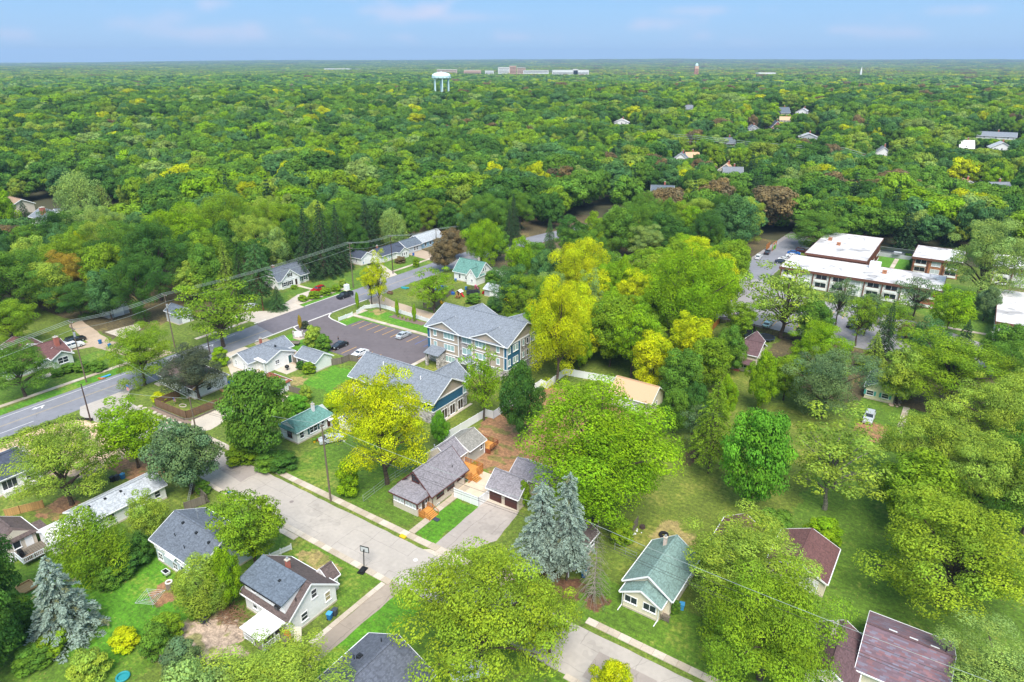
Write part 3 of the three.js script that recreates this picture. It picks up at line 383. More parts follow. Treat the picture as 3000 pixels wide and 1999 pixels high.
{ // white two-storey house with slate dormer
  const h = House('white_house', 'white two-storey house with wide slate-grey dormer roof and white porch roof', -66, 43);
  gable(h, { u0: -70.3, u1: -61.2, v0: 39.3, v1: 47.1, eave: 3.0, ridge: 6.0, axis: 'u', wall: M.white, roof: M.rBrown, mid: 43.1, ov: 0.4, ends: [0.4, 0.4] });
  h.add('dormer_wall', solid([[[-70.25, 3.1, 39.5], [-62.0, 3.1, 39.5], [-62.0, 5.05, 39.5], [-70.25, 5.05, 39.5]], [[-62.0, 3.1, 39.5], [-62.0, 5.05, 39.5], [-62.0, 6.1, 43.1]], [[-70.25, 3.1, 39.5], [-70.25, 5.05, 39.5], [-70.25, 6.1, 43.1]]]), M.white);
  h.add('roof_slope', slab([[-70.6, 5.1, 38.95], [-61.75, 5.1, 38.95], [-61.75, 6.34, 43.2], [-70.6, 6.34, 43.2]], 0.14), M.rBlueGrey); h.add('gutter', beam([-70.6, 5.03, 38.89], [-61.75, 5.03, 38.89], 0.1, 0.16), M.black);
  win(h, '-v', 39.5, -68.3, 3.8, 0.75, 0.6); win(h, '-v', 39.5, -65, 4.0, 0.3, 0.3, { sash: false }); win(h, '-v', 39.3, -68.2, 1.1, 0.75, 1.15); win(h, '+u', -61.2, 43.6, 3.4, 0.8, 1.2); win(h, '+u', -61.2, 45.7, 1.3, 0.8, 1.3, { pane: mt([0.4, 0.33, 0.2], 0.2) }); win(h, '+u', -61.2, 41.7, 1.1, 0.95, 1.1);
  h.add('air_conditioner', bx(-63.6, -62.9, 39.1, 39.5, 3.7, 4.15), M.darkmetal); chimney(h, -66.4, 43.9, 5.2, 6.8, 0.5, M.redbrick); vent(h, -65, 41.4, 5.75); vent(h, -61.5, 41, 4.6, true);
  gable(h, { u0: -65.4, u1: -62.8, v0: 47.2, v1: 48.9, eave: 2.6, ridge: 3.8, wall: M.white, roof: M.rBrown, ov: 0.3, ends: [0, 0.3] }); door(h, '+v', 48.9, -64.1, 0.3, 0.9, 2, M.door);
  // rear porch
  h.add('roof_slope', slab([[-65.9, 2.35, 35.3], [-61.7, 2.35, 35.3], [-61.3, 2.75, 38.9], [-65.6, 2.75, 38.9]], 0.12), M.whiteRoof); h.add('porch_floor', bx(-65.6, -61.6, 35.6, 39.2, 0.35, 0.5), M.oldwood); for (const [u, v] of [[-65.5, 35.6], [-63.6, 35.6], [-61.75, 35.6], [-61.75, 37.4]]) h.add('porch_post', bx(u - 0.07, u + 0.07, v - 0.07, v + 0.07, 0.5, 2.3), M.vinyl);
  railing(h, [-61.75, 35.7], [-61.75, 38], 0.5, M.vinyl); railing(h, [-65.5, 35.6], [-63.6, 35.6], 0.5, M.vinyl); steps(h, -61.6, -60.9, 38, 39, 0.5, 2, '+u', M.oldwood); h.add('screen', bx(-65.58, -65.5, 35.8, 38.9, 0.6, 2.3), M.blindWhite);
}
{ const h = House('grey_roof_house', 'white house with long dark-grey shingle roof behind the locust tree', -84, 42);
  gable(h, { u0: -89.5, u1: -78.3, v0: 37.9, v1: 46.2, eave: 4.0, ridge: 6.1, axis: 'u', wall: M.paleblue, roof: M.rSlate, mid: 42, ov: 0.45 });
  h.add('siding_band', bx(-89.56, -78.3, 37.8, 37.9, 2.4, 3.85), M.white); for (const u of [-88.4, -84.6, -81]) win(h, '-v', 37.88, u, 0.7, 1, 1.1, { n: 2 }); for (const u of [-88, -86]) win(h, '-v', 37.8, u, 3, 0.9, 0.5, { sash: false }); const aw = h.add('awning', slab([[-85.5, 3.3, 37.1], [-83.3, 3.3, 37.1], [-83.3, 3.75, 37.8], [-85.5, 3.75, 37.8]], 0.05), M.whiteTrim); win(h, '-v', 37.8, -83, 2.8, 1, 0.8); win(h, '+u', -78.3, 40, 2, 1, 1.2); door(h, '-v', 37.88, -82.6, 0.1, 0.9, 2, M.greyBin);
  for (const [u, v, t] of [[-86.6, 41.2, 0], [-83, 41, 0], [-79.7, 40.8, 0], [-86, 39.4, 1], [-82.8, 38.8, 1]]) vent(h, u, v, 6.1 - Math.abs(42 - v) * 0.5 + 0.2, t); chimney(h, -80.2, 43.4, 5, 6.8, 0.7, mt(0xc8a888, 0.9, { map: T.grain })); h.add('antenna', [cyl(-86, 43.2, 5.4, 7.4, 0.03), beam([-86.6, 7.3, 43.2], [-85.4, 7.3, 43.2], 0.03, 0.03), beam([-86.4, 7.1, 43.2], [-85.6, 7.1, 43.2], 0.03, 0.03)], M.galv);
}
{ const h = House('dark_roof_house', 'low house with blue-grey ridged roof across the dirt driveway from the white house', -46, 36);
  gable(h, { u0: -50.6, u1: -40.6, v0: 27, v1: 43, eave: 3.2, ridge: 5.7, wall: M.palegrey, roof: M.rDark, mid: -45.8, ov: 0.4 }); vent(h, -48.6, 38.8, 4.6, true); h.add('roof_vent', [bx(-48.4, -47.8, 38.9, 39.5, 4.3, 5.0), bx(-48.2, -48, 39.1, 39.3, 5, 5.1)], M.darkmetal); vent(h, -47.3, 42, 5.2, true); win(h, '-u', -50.6, 40, 1.2, 1, 1.2); win(h, '+v', 43, -46, 1.2, 1.4, 1.2, { n: 2 });
}
{ const h = House('green_roof_cottage', 'cream cottage with faded green roof and gabled front porch beside the dead conifer', -25.5, 74);
  gable(h, { u0: -28.7, u1: -22.3, v0: 70.2, v1: 79.6, eave: 3.1, ridge: 5.3, wall: M.cream, roof: M.rGreen, ov: 0.45 }); gable(h, { u0: -28.2, u1: -23.1, v0: 68.4, v1: 70.2, eave: 2.75, ridge: 4.1, wall: M.cream, roof: M.rGreen, ov: 0.45, ends: [0.45, 0] });
  for (const u of [-27.1, -24.4]) win(h, '-v', 68.4, u, 1.2, 1.7, 1.0, { n: 2, sash: false }); for (const v of [72, 75, 78]) { win(h, '-u', -28.7, v, 1.2, 0.9, 1.2); win(h, '+u', -22.3, v, 1.2, 0.9, 1.2); } chimney(h, -26.4, 77.8, 4.6, 6.1, 0.45, mt(0xd8c4b8, 0.9, { map: T.grain }));
  for (const u of [-28.3, -23.1]) { h.add('downpipe', cyl(u, 68.3, 0.3, 2.6, 0.05), M.whiteTrim); h.add('downpipe', beam([u, 0.35, 68.3], [u - 0.1, 0.12, 67.2], 0.1, 0.1), M.whiteTrim); } steps(h, -23, -22, 69.1, 70.1, 0.5, 2, '+u', M.oldwood); railing(h, [-22.95, 68.9], [-21.8, 68.9], 0.1, M.oldwood, 0.9, 1.1); h.add('satellite_dish', [cyl(-22, 79.9, 3, 3.9, 0.03), ball(-21.8, 79.9, 4, 0.3, 0.3, 0.08, 8)], M.galv);
}
{ const h = House('spruce_house', 'grey house with dark red roof half hidden behind the blue spruces', -38.8, 73.5); gable(h, { u0: -42.8, u1: -37.0, v0: 70.6, v1: 77, eave: 2.9, ridge: 4.7, wall: M.palegrey, roof: M.rBrown, ov: 0.4 }); for (const v of [73, 76]) win(h, '+u', -37, v, 1.2, 0.8, 1.2); win(h, '-v', 70.6, -40, 1.2, 1.6, 1.2, { n: 2 }); door(h, '-v', 70.6, -38, 0.3, 0.9, 2); h.add('porch_post', bx(-42, -41.85, 69, 69.15, 0, 2.5), M.vinyl); h.add('porch_post', bx(-37.2, -37.05, 69, 69.15, 0, 2.5), M.vinyl); h.add('roof_slope', slab([[-42.4, 2.5, 68.7], [-36.8, 2.5, 68.7], [-36.8, 3, 70.6], [-42.4, 3, 70.6]], 0.12), M.rMaroon); }
{ const h = House('red_roof_garage', 'white garage with peaked red-brown roof below the lime shrub', -9.8, 89, 'garage'); gable(h, { u0: -13.6, u1: -6.0, v0: 85.4, v1: 93.6, eave: 2.65, ridge: 4.4, wall: M.cream, roof: M.rMaroon, ov: 0.35 }); door(h, '-v', 85.4, -9.2, 0.05, 4.6, 2.2, M.garageWhite, { name: 'garage_door', panels: 1 }); win(h, '+u', -6, 89, 1.2, 0.8, 0.8); }
{ const h = House('maroon_roof_garage', 'white garage with maroon roof beside the green-roofed cottage', -19, 88, 'garage'); gable(h, { u0: -21.9, u1: -16.4, v0: 85.2, v1: 92, eave: 2.5, ridge: 4.2, wall: M.cream, roof: M.rMaroon, ov: 0.3 }); door(h, '-v', 85.2, -19.1, 0.05, 3.2, 2.1, M.garageWhite, { name: 'garage_door', panels: 1 }); }
{ const h = House('patchwork_roof_house', 'house with patchy red and grey shingles and a cream gabled wing', 3, 74); gable(h, { u0: 0.3, u1: 8.8, v0: 71.8, v1: 82, eave: 3.2, ridge: 5.5, axis: 'u', wall: M.cream, roof: M.rPatch, mid: 77, ov: 0.4, cap: M.rPurpleB });
  gable(h, { u0: -4.8, u1: 0.2, v0: 68.6, v1: 77, eave: 2.9, ridge: 4.5, wall: M.cream, roof: M.rPurpleB, ov: 0.4, ends: [0.5, 0.2] }); win(h, '-v', 68.6, -2.7, 0.9, 2.2, 1.3, { n: 2, pane: M.glass }); chimney(h, -3.2, 74.6, 3.8, 5.8, 0.5, mt(0xd8cfc0, 0.9, { map: T.grain })); for (const u of [2.3, 4.5, 6.7]) h.add('skylight', slab([[u, 5.42, 77.6], [u + 0.9, 5.42, 77.6], [u + 0.9, 5.28, 77.95], [u, 5.28, 77.95]], 0.06), M.whiteTrim); vent(h, 8.2, 77.5, 5.7, true); win(h, '-v', 71.8, 5, 1.2, 1.6, 1.2, { n: 2 }); h.add('vent_pipe', cyl(5.6, 71.5, 2.6, 4.0, 0.07), M.whiteTrim);
}
{ const h = House('long_ranch', 'long white ranch house with pale grey roof by the blue spruce', -106, 40); gable(h, { u0: -108.8, u1: -103.2, v0: 34.4, v1: 47.4, eave: 2.7, ridge: 4.0, wall: M.white, roof: M.rLight, ov: 0.35 }); gable(h, { u0: -107.6, u1: -102.9, v0: 29.8, v1: 34.4, eave: 2.5, ridge: 3.5, wall: M.white, roof: M.whiteRoof, ov: 0.3, ends: [0.3, -0.02] });
  for (const v of [36.5, 39, 41.5]) vent(h, -105.4, v, 3.9); vent(h, -104.6, 41.6, 3.3, true); vent(h, -105, 31.5, 3.4, true); for (const v of [36, 38.4, 43.5, 46]) win(h, '+u', -103.2, v, 1.1, 0.9, 1.1); win(h, '-v', 29.8, -105, 1.0, 0.8, 1.2); win(h, '-v', 29.8, -103.7, 1.0, 0.6, 1.2); win(h, '+v', 47.4, -105, 1.1, 1.2, 1.0, { n: 2 }); }
{ const h = House('deck_cottage', 'small cottage with brown-grey roof and white-railed deck', -109.5, 27); gable(h, { u0: -113, u1: -107.7, v0: 24.4, v1: 29.4, eave: 2.9, ridge: 4.5, axis: 'u', wall: M.beige, roof: M.rBrown, ov: 0.35, hip: [0, 1.4] }); door(h, '+u', -107.7, 28.4, 0.85, 0.85, 1.95, M.whiteTrim); win(h, '+u', -107.7, 26.8, 1.4, 0.9, 1.1, { sash: false }); for (let i = 0; i < 12; i++) h.add('deck_board', bx(-107.6, -103.9, 25.9 + i * 0.35, 26.2 + i * 0.35, 0.72, 0.8), M.oldwood); railing(h, [-103.9, 26], [-103.9, 30], 0.8, M.vinyl); railing(h, [-106.6, 25.9], [-103.9, 25.9], 0.8, M.vinyl); steps(h, -107.4, -106.7, 24.9, 25.9, 0.8, 3, '-v', M.vinyl); railing(h, [-107.5, 24.6], [-107.5, 25.9], 0.4, M.vinyl, 0.9); h.add('lean_to', slab([[-107.6, 2.5, 29.4], [-107.6, 2.4, 31.3], [-110.5, 2.6, 31.3], [-110.5, 2.7, 29.4]], 0.1), M.rBrown); h.add('grill', [bx(-106.6, -105.7, 26.2, 26.8, 0.8, 1.7), bx(-106.5, -105.8, 26.25, 26.75, 1.7, 1.95)], M.black); h.add('planter', bx(-104.7, -104.1, 26.6, 27.6, 0.8, 1.5), M.brownwood); }
{ const h = House('slate_garage', 'white garage with slate-blue hipped roof beside the sand lot', -131, 34, 'garage'); gable(h, { u0: -136.4, u1: -127, v0: 29, v1: 38.4, eave: 3.1, ridge: 5.0, wall: M.white, roof: M.rNavy, ov: 0.4, hip: [2, 2.4] }); win(h, '+u', -127, 33.4, 0.9, 2.2, 1.6, { n: 3, sash: false, t: 0.05 }); win(h, '+u', -127, 36.5, 1.2, 1.1, 1.1); h.add('loading_step', bx(-126.9, -125.9, 32, 37, 0, 0.8), M.whiteConcrete); vent(h, -130, 37, 4.3, true); }
{ const h = House('teal_cottage', 'small white cottage with teal hipped roof, white chimney and potted plants', -101.4, 76); gable(h, { u0: -103.8, u1: -98.8, v0: 71.6, v1: 80.4, eave: 2.85, ridge: 4.3, wall: M.white, roof: M.rTeal, ov: 0.45, hip: [1.6, 1.6] }); for (const [v, w, n] of [[72.7, 0.9, 1], [75.6, 1.8, 2], [78, 0.7, 1]]) win(h, '+u', -98.8, v, 1.0, w, 1.3, { n, shutter: n > 1 ? M.teal : undefined }); door(h, '+u', -98.8, 79.4, 0.3, 0.8, 1.9, M.door); win(h, '-v', 71.6, -101, 1, 1.2, 1.2, { n: 2, frame: M.maroonTrim }); chimney(h, -100.8, 77.6, 3.8, 5.6, 0.5, mt(0xe0dce0, 0.8)); h.add('awning', slab([[-98.8, 2.5, 78.9], [-98.8, 2.5, 80.1], [-97.9, 2.1, 80.1], [-97.9, 2.1, 78.9]], 0.06), M.whiteTrim); }
{ const h = House('white_shed', 'small white shed behind the teal-roofed cottage', -95.6, 82, 'shed'); gable(h, { u0: -97, u1: -94.2, v0: 80.6, v1: 84, eave: 2.2, ridge: 3.1, wall: M.white, roof: M.rDark, ov: 0.2 }); door(h, '-v', 80.6, -95.7, 0.05, 0.9, 1.8, M.whiteTrim); }
{ const h = House('red_hip_garage', 'white garage with orange-brown hipped roof beyond the big green tree', -121.8, 84.4, 'garage'); gable(h, { u0: -124.8, u1: -119.1, v0: 82.2, v1: 86.4, eave: 2.5, ridge: 3.9, axis: 'u', wall: M.white, roof: M.rRust, ov: 0.35, hip: [1.8, 1.8] }); door(h, '-v', 82.2, -121.5, 0.05, 3, 2, M.garageWhite, { name: 'garage_door', panels: 1 }); win(h, '+u', -119.1, 84.2, 1.1, 0.8, 0.8); }
{ const h = House('maroon_cottage', 'little white cottage with dull maroon roof at the lane beside the brown fence', -120.8, 78.4); gable(h, { u0: -122.6, u1: -118, v0: 75.6, v1: 81.4, eave: 2.6, ridge: 4.0, wall: M.white, roof: M.rMaroon, ov: 0.35 }); gable(h, { u0: -119.6, u1: -117, v0: 73.6, v1: 75.6, eave: 2.2, ridge: 3.0, wall: M.white, roof: M.rMaroon, ov: 0.25 }); win(h, '-v', 75.6, -121.3, 1, 0.8, 1.1); win(h, '-u', -122.6, 78, 1, 0.8, 1.1); }
{ const h = House('corner_house', 'white house hidden behind the dark purple maple at the corner', -139, 76); gable(h, { u0: -145.6, u1: -132.6, v0: 71.4, v1: 79.6, eave: 2.9, ridge: 5.0, axis: 'u', wall: M.white, roof: M.rBrown, ov: 0.45 }); for (const v of [73.5, 77]) win(h, '-u', -145.6, v, 1, 0.9, 1.3); for (const u of [-143, -138, -134.5]) win(h, '-v', 71.4, u, 1, 1, 1.2); win(h, '+u', -132.6, 75, 1, 1, 1.2); h.add('barge_board', beam([-132, 2.6, 71], [-132, 5.2, 75.5], 0.1, 0.5), M.tanwood); h.add('front_step', bx(-147.4, -145.6, 70.6, 73.4, 0, 0.25), M.concrete); }
{ // white L-shaped house west of the parking lot
  const h = House('l_shaped_house', 'white L-shaped house with grey roof and flat white awning in its corner', -136.5, 92); gable(h, { u0: -140.6, u1: -134.4, v0: 86.7, v1: 99.4, eave: 2.8, ridge: 4.5, wall: M.white, roof: M.rGrey, ov: 0.45 }); gable(h, { u0: -137.4, u1: -131.1, v0: 89.4, v1: 97.4, eave: 2.8, ridge: 4.4, axis: 'u', wall: M.white, roof: M.rGrey, mid: 93.4, ov: 0.4, ends: [0, 0.4], base: false });
  for (const u of [-139.2, -136]) win(h, '-v', 86.7, u, 1, 0.7, 1.2, { pane: M.blindWhite }); win(h, '+u', -131.1, 92.3, 1.3, 1.0, 0.9, { n: 2 }); door(h, '+u', -131.1, 96, 0.2, 0.9, 2.0, M.teal); win(h, '-u', -140.6, 93, 1, 1.6, 1.2, { n: 2 }); h.add('awning_roof', slab([[-135.2, 3.1, 88.4], [-131.0, 2.95, 88.4], [-131.0, 2.95, 91.6], [-135.2, 3.1, 91.6]], 0.12), M.whiteRoof); h.add('porch_post', bx(-131.3, -131.15, 88.6, 88.75, 0, 2.85), M.vinyl); chimney(h, -138.4, 93.6, 4.1, 5.7, 0.5); vent(h, -133.4, 93.8, 4.7, true); vent(h, -133.9, 94.4, 4.5); }
{ const h = House('white_garage', 'white garage with light grey roof beside the round shrubs and lot', -125, 98.6, 'garage'); gable(h, { u0: -128.6, u1: -121.7, v0: 96.0, v1: 101.1, eave: 2.6, ridge: 4.1, axis: 'u', wall: M.white, roof: M.rGrey, ov: 0.35 }); door(h, '-u', -128.6, 98.6, 0.05, 3, 2.1, M.garageWhite, { name: 'garage_door', panels: 1 }); win(h, '-v', 96, -127.6, 1.1, 0.9, 0.9, { frame: M.teal }); }
{ const h = House('red_roof_house', 'pale house with red-brown roof and brick chimney beside the main road', -181, 60); gable(h, { u0: -186, u1: -177, v0: 52.6, v1: 66.4, eave: 2.8, ridge: 4.8, wall: M.mint, roof: M.rMaroon, ov: 0.45 }); gable(h, { u0: -179, u1: -175.3, v0: 61.8, v1: 66.2, eave: 2.7, ridge: 4.0, axis: 'u', wall: M.mint, roof: M.rMaroon, ov: 0.4, ends: [0, 0.4], base: false }); win(h, '+u', -175.3, 64, 0.9, 2.2, 1.4, { n: 2 }); win(h, '+u', -177, 59, 1, 1.6, 1.2, { n: 2 }); win(h, '+u', -177, 55.5, 1, 1.2, 1.2); door(h, '+u', -177, 57.2, 0.2, 0.9, 2, M.whiteTrim); chimney(h, -179.6, 65.2, 2.6, 6.2, 0.9); win(h, '-v', 52.6, -182, 1, 1.2, 1.2); gable(h, { u0: -194, u1: -186, v0: 58, v1: 65, eave: 2.6, ridge: 4.2, axis: 'u', wall: M.mint, roof: M.rMaroon, ov: 0.3, ends: [0.4, 0] }); }
{ const h = House('cape_house', 'white cape house with dark grey roof, black shutters and front gable', -184, 138); gable(h, { u0: -188, u1: -180.6, v0: 131.6, v1: 144, eave: 3, ridge: 6.3, wall: M.white, roof: M.rSlate, ov: 0.35 }); gable(h, { u0: -184.6, u1: -180.2, v0: 132.6, v1: 139.9, eave: 3, ridge: 5.9, axis: 'u', wall: M.white, roof: M.rSlate, ov: 0.35, ends: [0, 0.3], base: false }); for (const v of [133.8, 136]) win(h, '+u', -180.2, v, 0.9, 0.9, 1.3, { shutter: M.black }); win(h, '+u', -180.2, 136.2, 3.6, 0.7, 1.1, { shutter: M.black }); door(h, '+u', -180.2, 138.4, 0.3, 0.9, 2, M.brownDoor); win(h, '+u', -180.6, 141.8, 1, 1.8, 1.2, { n: 2, shutter: M.teal }); steps(h, -180.1, -179.2, 137.7, 139.1, 0.4, 2, '+u', M.concrete); h.add('path', bx(-179.2, -172.3, 137.8, 139, 0.0, 0.06), M.concrete); chimney(h, -185.5, 134, 5, 6.9, 0.8, M.redbrick); }
{ const h = House('ranch_house', 'white ranch house with navy-grey roof and attached garage', -180, 176); gable(h, { u0: -186, u1: -179.4, v0: 167, v1: 173, eave: 2.7, ridge: 4.4, axis: 'u', wall: M.white, roof: M.rNavy, ov: 0.35 }); gable(h, { u0: -182, u1: -175.6, v0: 173, v1: 186, eave: 2.8, ridge: 4.7, wall: M.white, roof: M.rNavy, ov: 0.4 }); gable(h, { u0: -178, u1: -173.6, v0: 181, v1: 186, eave: 2.7, ridge: 4.1, axis: 'u', wall: M.white, roof: M.rNavy, ov: 0.3, ends: [0, 0.3], base: false }); door(h, '+u', -179.4, 170, 0.05, 2.8, 2.1, M.garageWhite, { name: 'garage_door', panels: 1 }); win(h, '-v', 167, -184.5, 1.2, 0.6, 0.8); win(h, '-v', 167, -181.8, 1.2, 0.6, 0.8); for (const v of [175.4, 178]) win(h, '+u', -175.6, v, 1, 1.4, 1.2, { n: 2, pane: M.blind }); for (const v of [182.4, 183.5, 184.6]) win(h, '+u', -173.6, v, 1.1, 0.6, 1); chimney(h, -180, 176, 4, 5.4, 0.5); }
{ const h = House('pale_blue_house', 'pale blue ranch house with grey roof beyond the white ranch house', -179, 197); gable(h, { u0: -182.6, u1: -176, v0: 187.4, v1: 196, eave: 2.8, ridge: 4.7, wall: M.paleblue, roof: M.rBlueGrey, ov: 0.4 }); gable(h, { u0: -183.4, u1: -176.6, v0: 196, v1: 210, eave: 2.9, ridge: 5.1, wall: mt(0x9fc4dc, 0.7, { bumpMap: T.siding, bumpScale: 0.02 }), roof: M.rLight, ov: 0.45 }); for (const v of [192, 193.4]) win(h, '+u', -176, v, 0.8, 0.8, 1.4, { frame: M.whiteTrim }); for (const v of [199, 202, 206]) win(h, '+u', -176.6, v, 1, 1, 1.1); }
{ // white house with teal roof beyond the sandy lane
  const h = House('teal_gable_house', 'tall white house with teal roof and pointed front gable by the play yard', -136, 176); gable(h, { u0: -141, u1: -130.7, v0: 172.6, v1: 180.4, eave: 3.2, ridge: 6.7, axis: 'u', wall: M.white, roof: M.rTeal, mid: 176.4, ov: 0.35 }); gable(h, { u0: -134.4, u1: -130.6, v0: 171, v1: 176, eave: 3.0, ridge: 5.4, wall: M.white, roof: M.rTeal, ov: 0.25, ends: [0.2, 0], base: false }); win(h, '-v', 171, -132.5, 3.7, 0.5, 0.6); win(h, '-v', 171, -132.2, 1.3, 0.7, 0.7); win(h, '-v', 172.6, -138.6, 1, 0.7, 1.3); win(h, '-v', 172.6, -135.8, 1, 0.8, 1.3); for (const v of [175.4, 176.6]) win(h, '+u', -130.7, v, 4, 0.6, 1); win(h, '+u', -130.7, 178.6, 1, 0.9, 1.2); chimney(h, -134, 177.4, 6, 7.5, 0.5, mt(0xc9bfae, 0.9)); for (const u of [-138.5, -133.4]) vent(h, u, 175, 6, true); }
{ const h = House('grey_shed', 'long grey garage with sagging tarp-patched roof behind the apartments', -118.5, 166.6, 'shed'); gable(h, { u0: -122.4, u1: -114.6, v0: 164.6, v1: 169.2, eave: 2.4, ridge: 3.5, axis: 'u', wall: M.palegrey, roof: M.rLight, ov: 0.3 }); door(h, '-v', 164.6, -119, 0.05, 2.4, 2, M.garageWhite, { name: 'garage_door', panels: 1 }); h.add('tarp', slab([[-114.4, 2.6, 164.4], [-112, 1.6, 164], [-111.6, 1.5, 168], [-114.3, 2.8, 169]], 0.05), M.greyBin); }
{ const h = House('carport', 'white canvas carport beside the teal-roofed house', -127.4, 181.4, 'carport'); gable(h, { u0: -129.6, u1: -125.4, v0: 179, v1: 184, eave: 2.2, ridge: 2.9, axis: 'u', wall: null, roof: M.whiteRoof, ov: 0.1 }); for (const u of [-129.4, -125.6]) for (const v of [179.2, 183.8]) h.add('post', cyl(u, v, 0, 2.2, 0.06), M.galv); }
{ // purple-roofed house
  const h = House('mauve_roof_house', 'cream two-storey house with mauve-brown roof and dark green shutters', -39, 157); gable(h, { u0: -42.6, u1: -35, v0: 153.9, v1: 161, eave: 4.7, ridge: 6.6, axis: 'u', wall: M.cream, roof: M.rPurpleB, ov: 0.4 }); gable(h, { u0: -40.4, u1: -36.4, v0: 158, v1: 165, eave: 4.4, ridge: 6.3, wall: M.cream, roof: M.rPurpleB, ov: 0.3, base: false }); h.add('roof_slope', slab([[-43.4, 2.7, 152], [-35, 2.7, 152], [-35, 3.3, 153.9], [-43.2, 3.3, 153.9]], 0.12), M.rPurpleB); win(h, '-v', 153.9, -41, 3.45, 0.9, 0.9, { shutter: M.greenPaint }); win(h, '-v', 153.9, -41.2, 1.1, 1.3, 1.1, { shutter: M.greenPaint }); door(h, '-v', 153.9, -39.1, 0.3, 0.85, 2, M.greenPaint); win(h, '-v', 153.9, -37, 1.1, 1.3, 1.1, { shutter: M.greenPaint }); steps(h, -39.8, -38.4, 153, 153.9, 0.3, 2, '-v', M.redbrick); }
{ const h = House('tan_metal_garage', 'garage with tan ribbed metal roof behind the bare soil yard', -51.8, 124, 'garage'); gable(h, { u0: -56.4, u1: -47.2, v0: 120.8, v1: 127.6, eave: 2.9, ridge: 5.2, axis: 'u', wall: M.cream, roof: M.rTan, ov: 0.4 }); door(h, '-v', 120.8, -52, 0.05, 4.2, 2.2, M.garageWhite, { name: 'garage_door', panels: 1 }); win(h, '+u', -47.2, 124, 1.2, 0.8, 0.8); }
{ const h = House('navy_roof_cottage', 'pale yellow cottage with slate-blue roof and turquoise shutters', -8.4, 159); gable(h, { u0: -11.4, u1: -5.7, v0: 155, v1: 164, eave: 2.9, ridge: 4.6, wall: M.yellowwall, roof: M.rNavy, ov: 0.35 }); gable(h, { u0: -6.5, u1: -3.6, v0: 159, v1: 163, eave: 2.6, ridge: 3.8, axis: 'u', wall: M.palegrey, roof: M.rNavy, ov: 0.3, base: false }); win(h, '-v', 155, -7.4, 1, 1.3, 1, { shutter: mt(0x4fa6a0, 0.6) }); win(h, '-v', 155, -10.4, 1, 1.3, 1, { shutter: mt(0x4fa6a0, 0.6) }); win(h, '+u', -3.6, 161, 1, 0.9, 1); }
{ const h = House('barn_shed', 'grey gabled shed half hidden by trees beside the main road', -180, 98, 'shed'); gable(h, { u0: -184, u1: -178, v0: 95.5, v1: 100, eave: 3.2, ridge: 4.6, axis: 'u', wall: M.palegrey, roof: M.rBlueGrey, ov: 0.3 }); door(h, '+u', -178, 97.7, 0.1, 2, 2.2, M.garageWhite, { panels: 1 }); }
{ const h = House('tall_gable_garage', 'narrow pale grey gabled garage at the end of the side drive', -189, 91, 'garage'); gable(h, { u0: -192, u1: -187.4, v0: 87, v1: 93, eave: 3.4, ridge: 5, axis: 'u', wall: M.palegrey, roof: M.rDark, ov: 0.35 }); door(h, '+u', -187.4, 90, 0.05, 2.6, 2.2, M.garageWhite, { name: 'garage_door', panels: 1 }); h.g.position.copy(W(-201, 91)); }
{ const h = House('wood_edge_house', 'white hillside house with grey roof, brick chimney and raised red deck', -262, 112); gable(h, { u0: -270, u1: -258, v0: 106, v1: 114, eave: 4.2, ridge: 6.4, axis: 'u', wall: M.white, roof: M.rGrey, ov: 0.5 }); gable(h, { u0: -262, u1: -255.6, v0: 111, v1: 119, eave: 3.8, ridge: 5.6, axis: 'u', wall: M.white, roof: M.rGrey, ov: 0.4 }); gable(h, { u0: -272, u1: -266, v0: 114, v1: 121, eave: 3.6, ridge: 5.4, wall: M.white, roof: M.rGrey, ov: 0.4 }); chimney(h, -264, 108, 4, 7.6, 1.4); win(h, '+u', -255.6, 115, 2, 1.2, 1.2); win(h, '-v', 111, -257.6, 1.4, 1.2, 1.2); h.add('deck_floor', bx(-255.5, -252, 112, 118, 2.4, 2.6), M.redwood); railing(h, [-252, 112], [-252, 118], 2.6, M.redwood); railing(h, [-255.5, 112], [-252, 112], 2.6, M.redwood); for (const [u, v] of [[-252.1, 112.2], [-252.1, 117.8]]) h.add('deck_post', bx(u - 0.15, u + 0.15, v - 0.15, v + 0.15, 0, 2.4), M.vinyl); h.g.position.copy(W(-334, 135.5)); h.g.scale.setScalar(1.25); }
{ const h = House('tan_roof_house', 'tan-roofed house among trees beyond the hillside house', -296, 118); gable(h, { u0: -304, u1: -290, v0: 114, v1: 122, eave: 3.4, ridge: 5.4, axis: 'u', wall: M.beige, roof: mt(0xb0937a, 0.9, { map: T.shingle }), ov: 0.5 }); win(h, '-v', 114, -294, 1.2, 1.6, 1.2, { n: 2 }); h.g.position.copy(W(-389, 140)); h.g.scale.setScalar(1.25); }

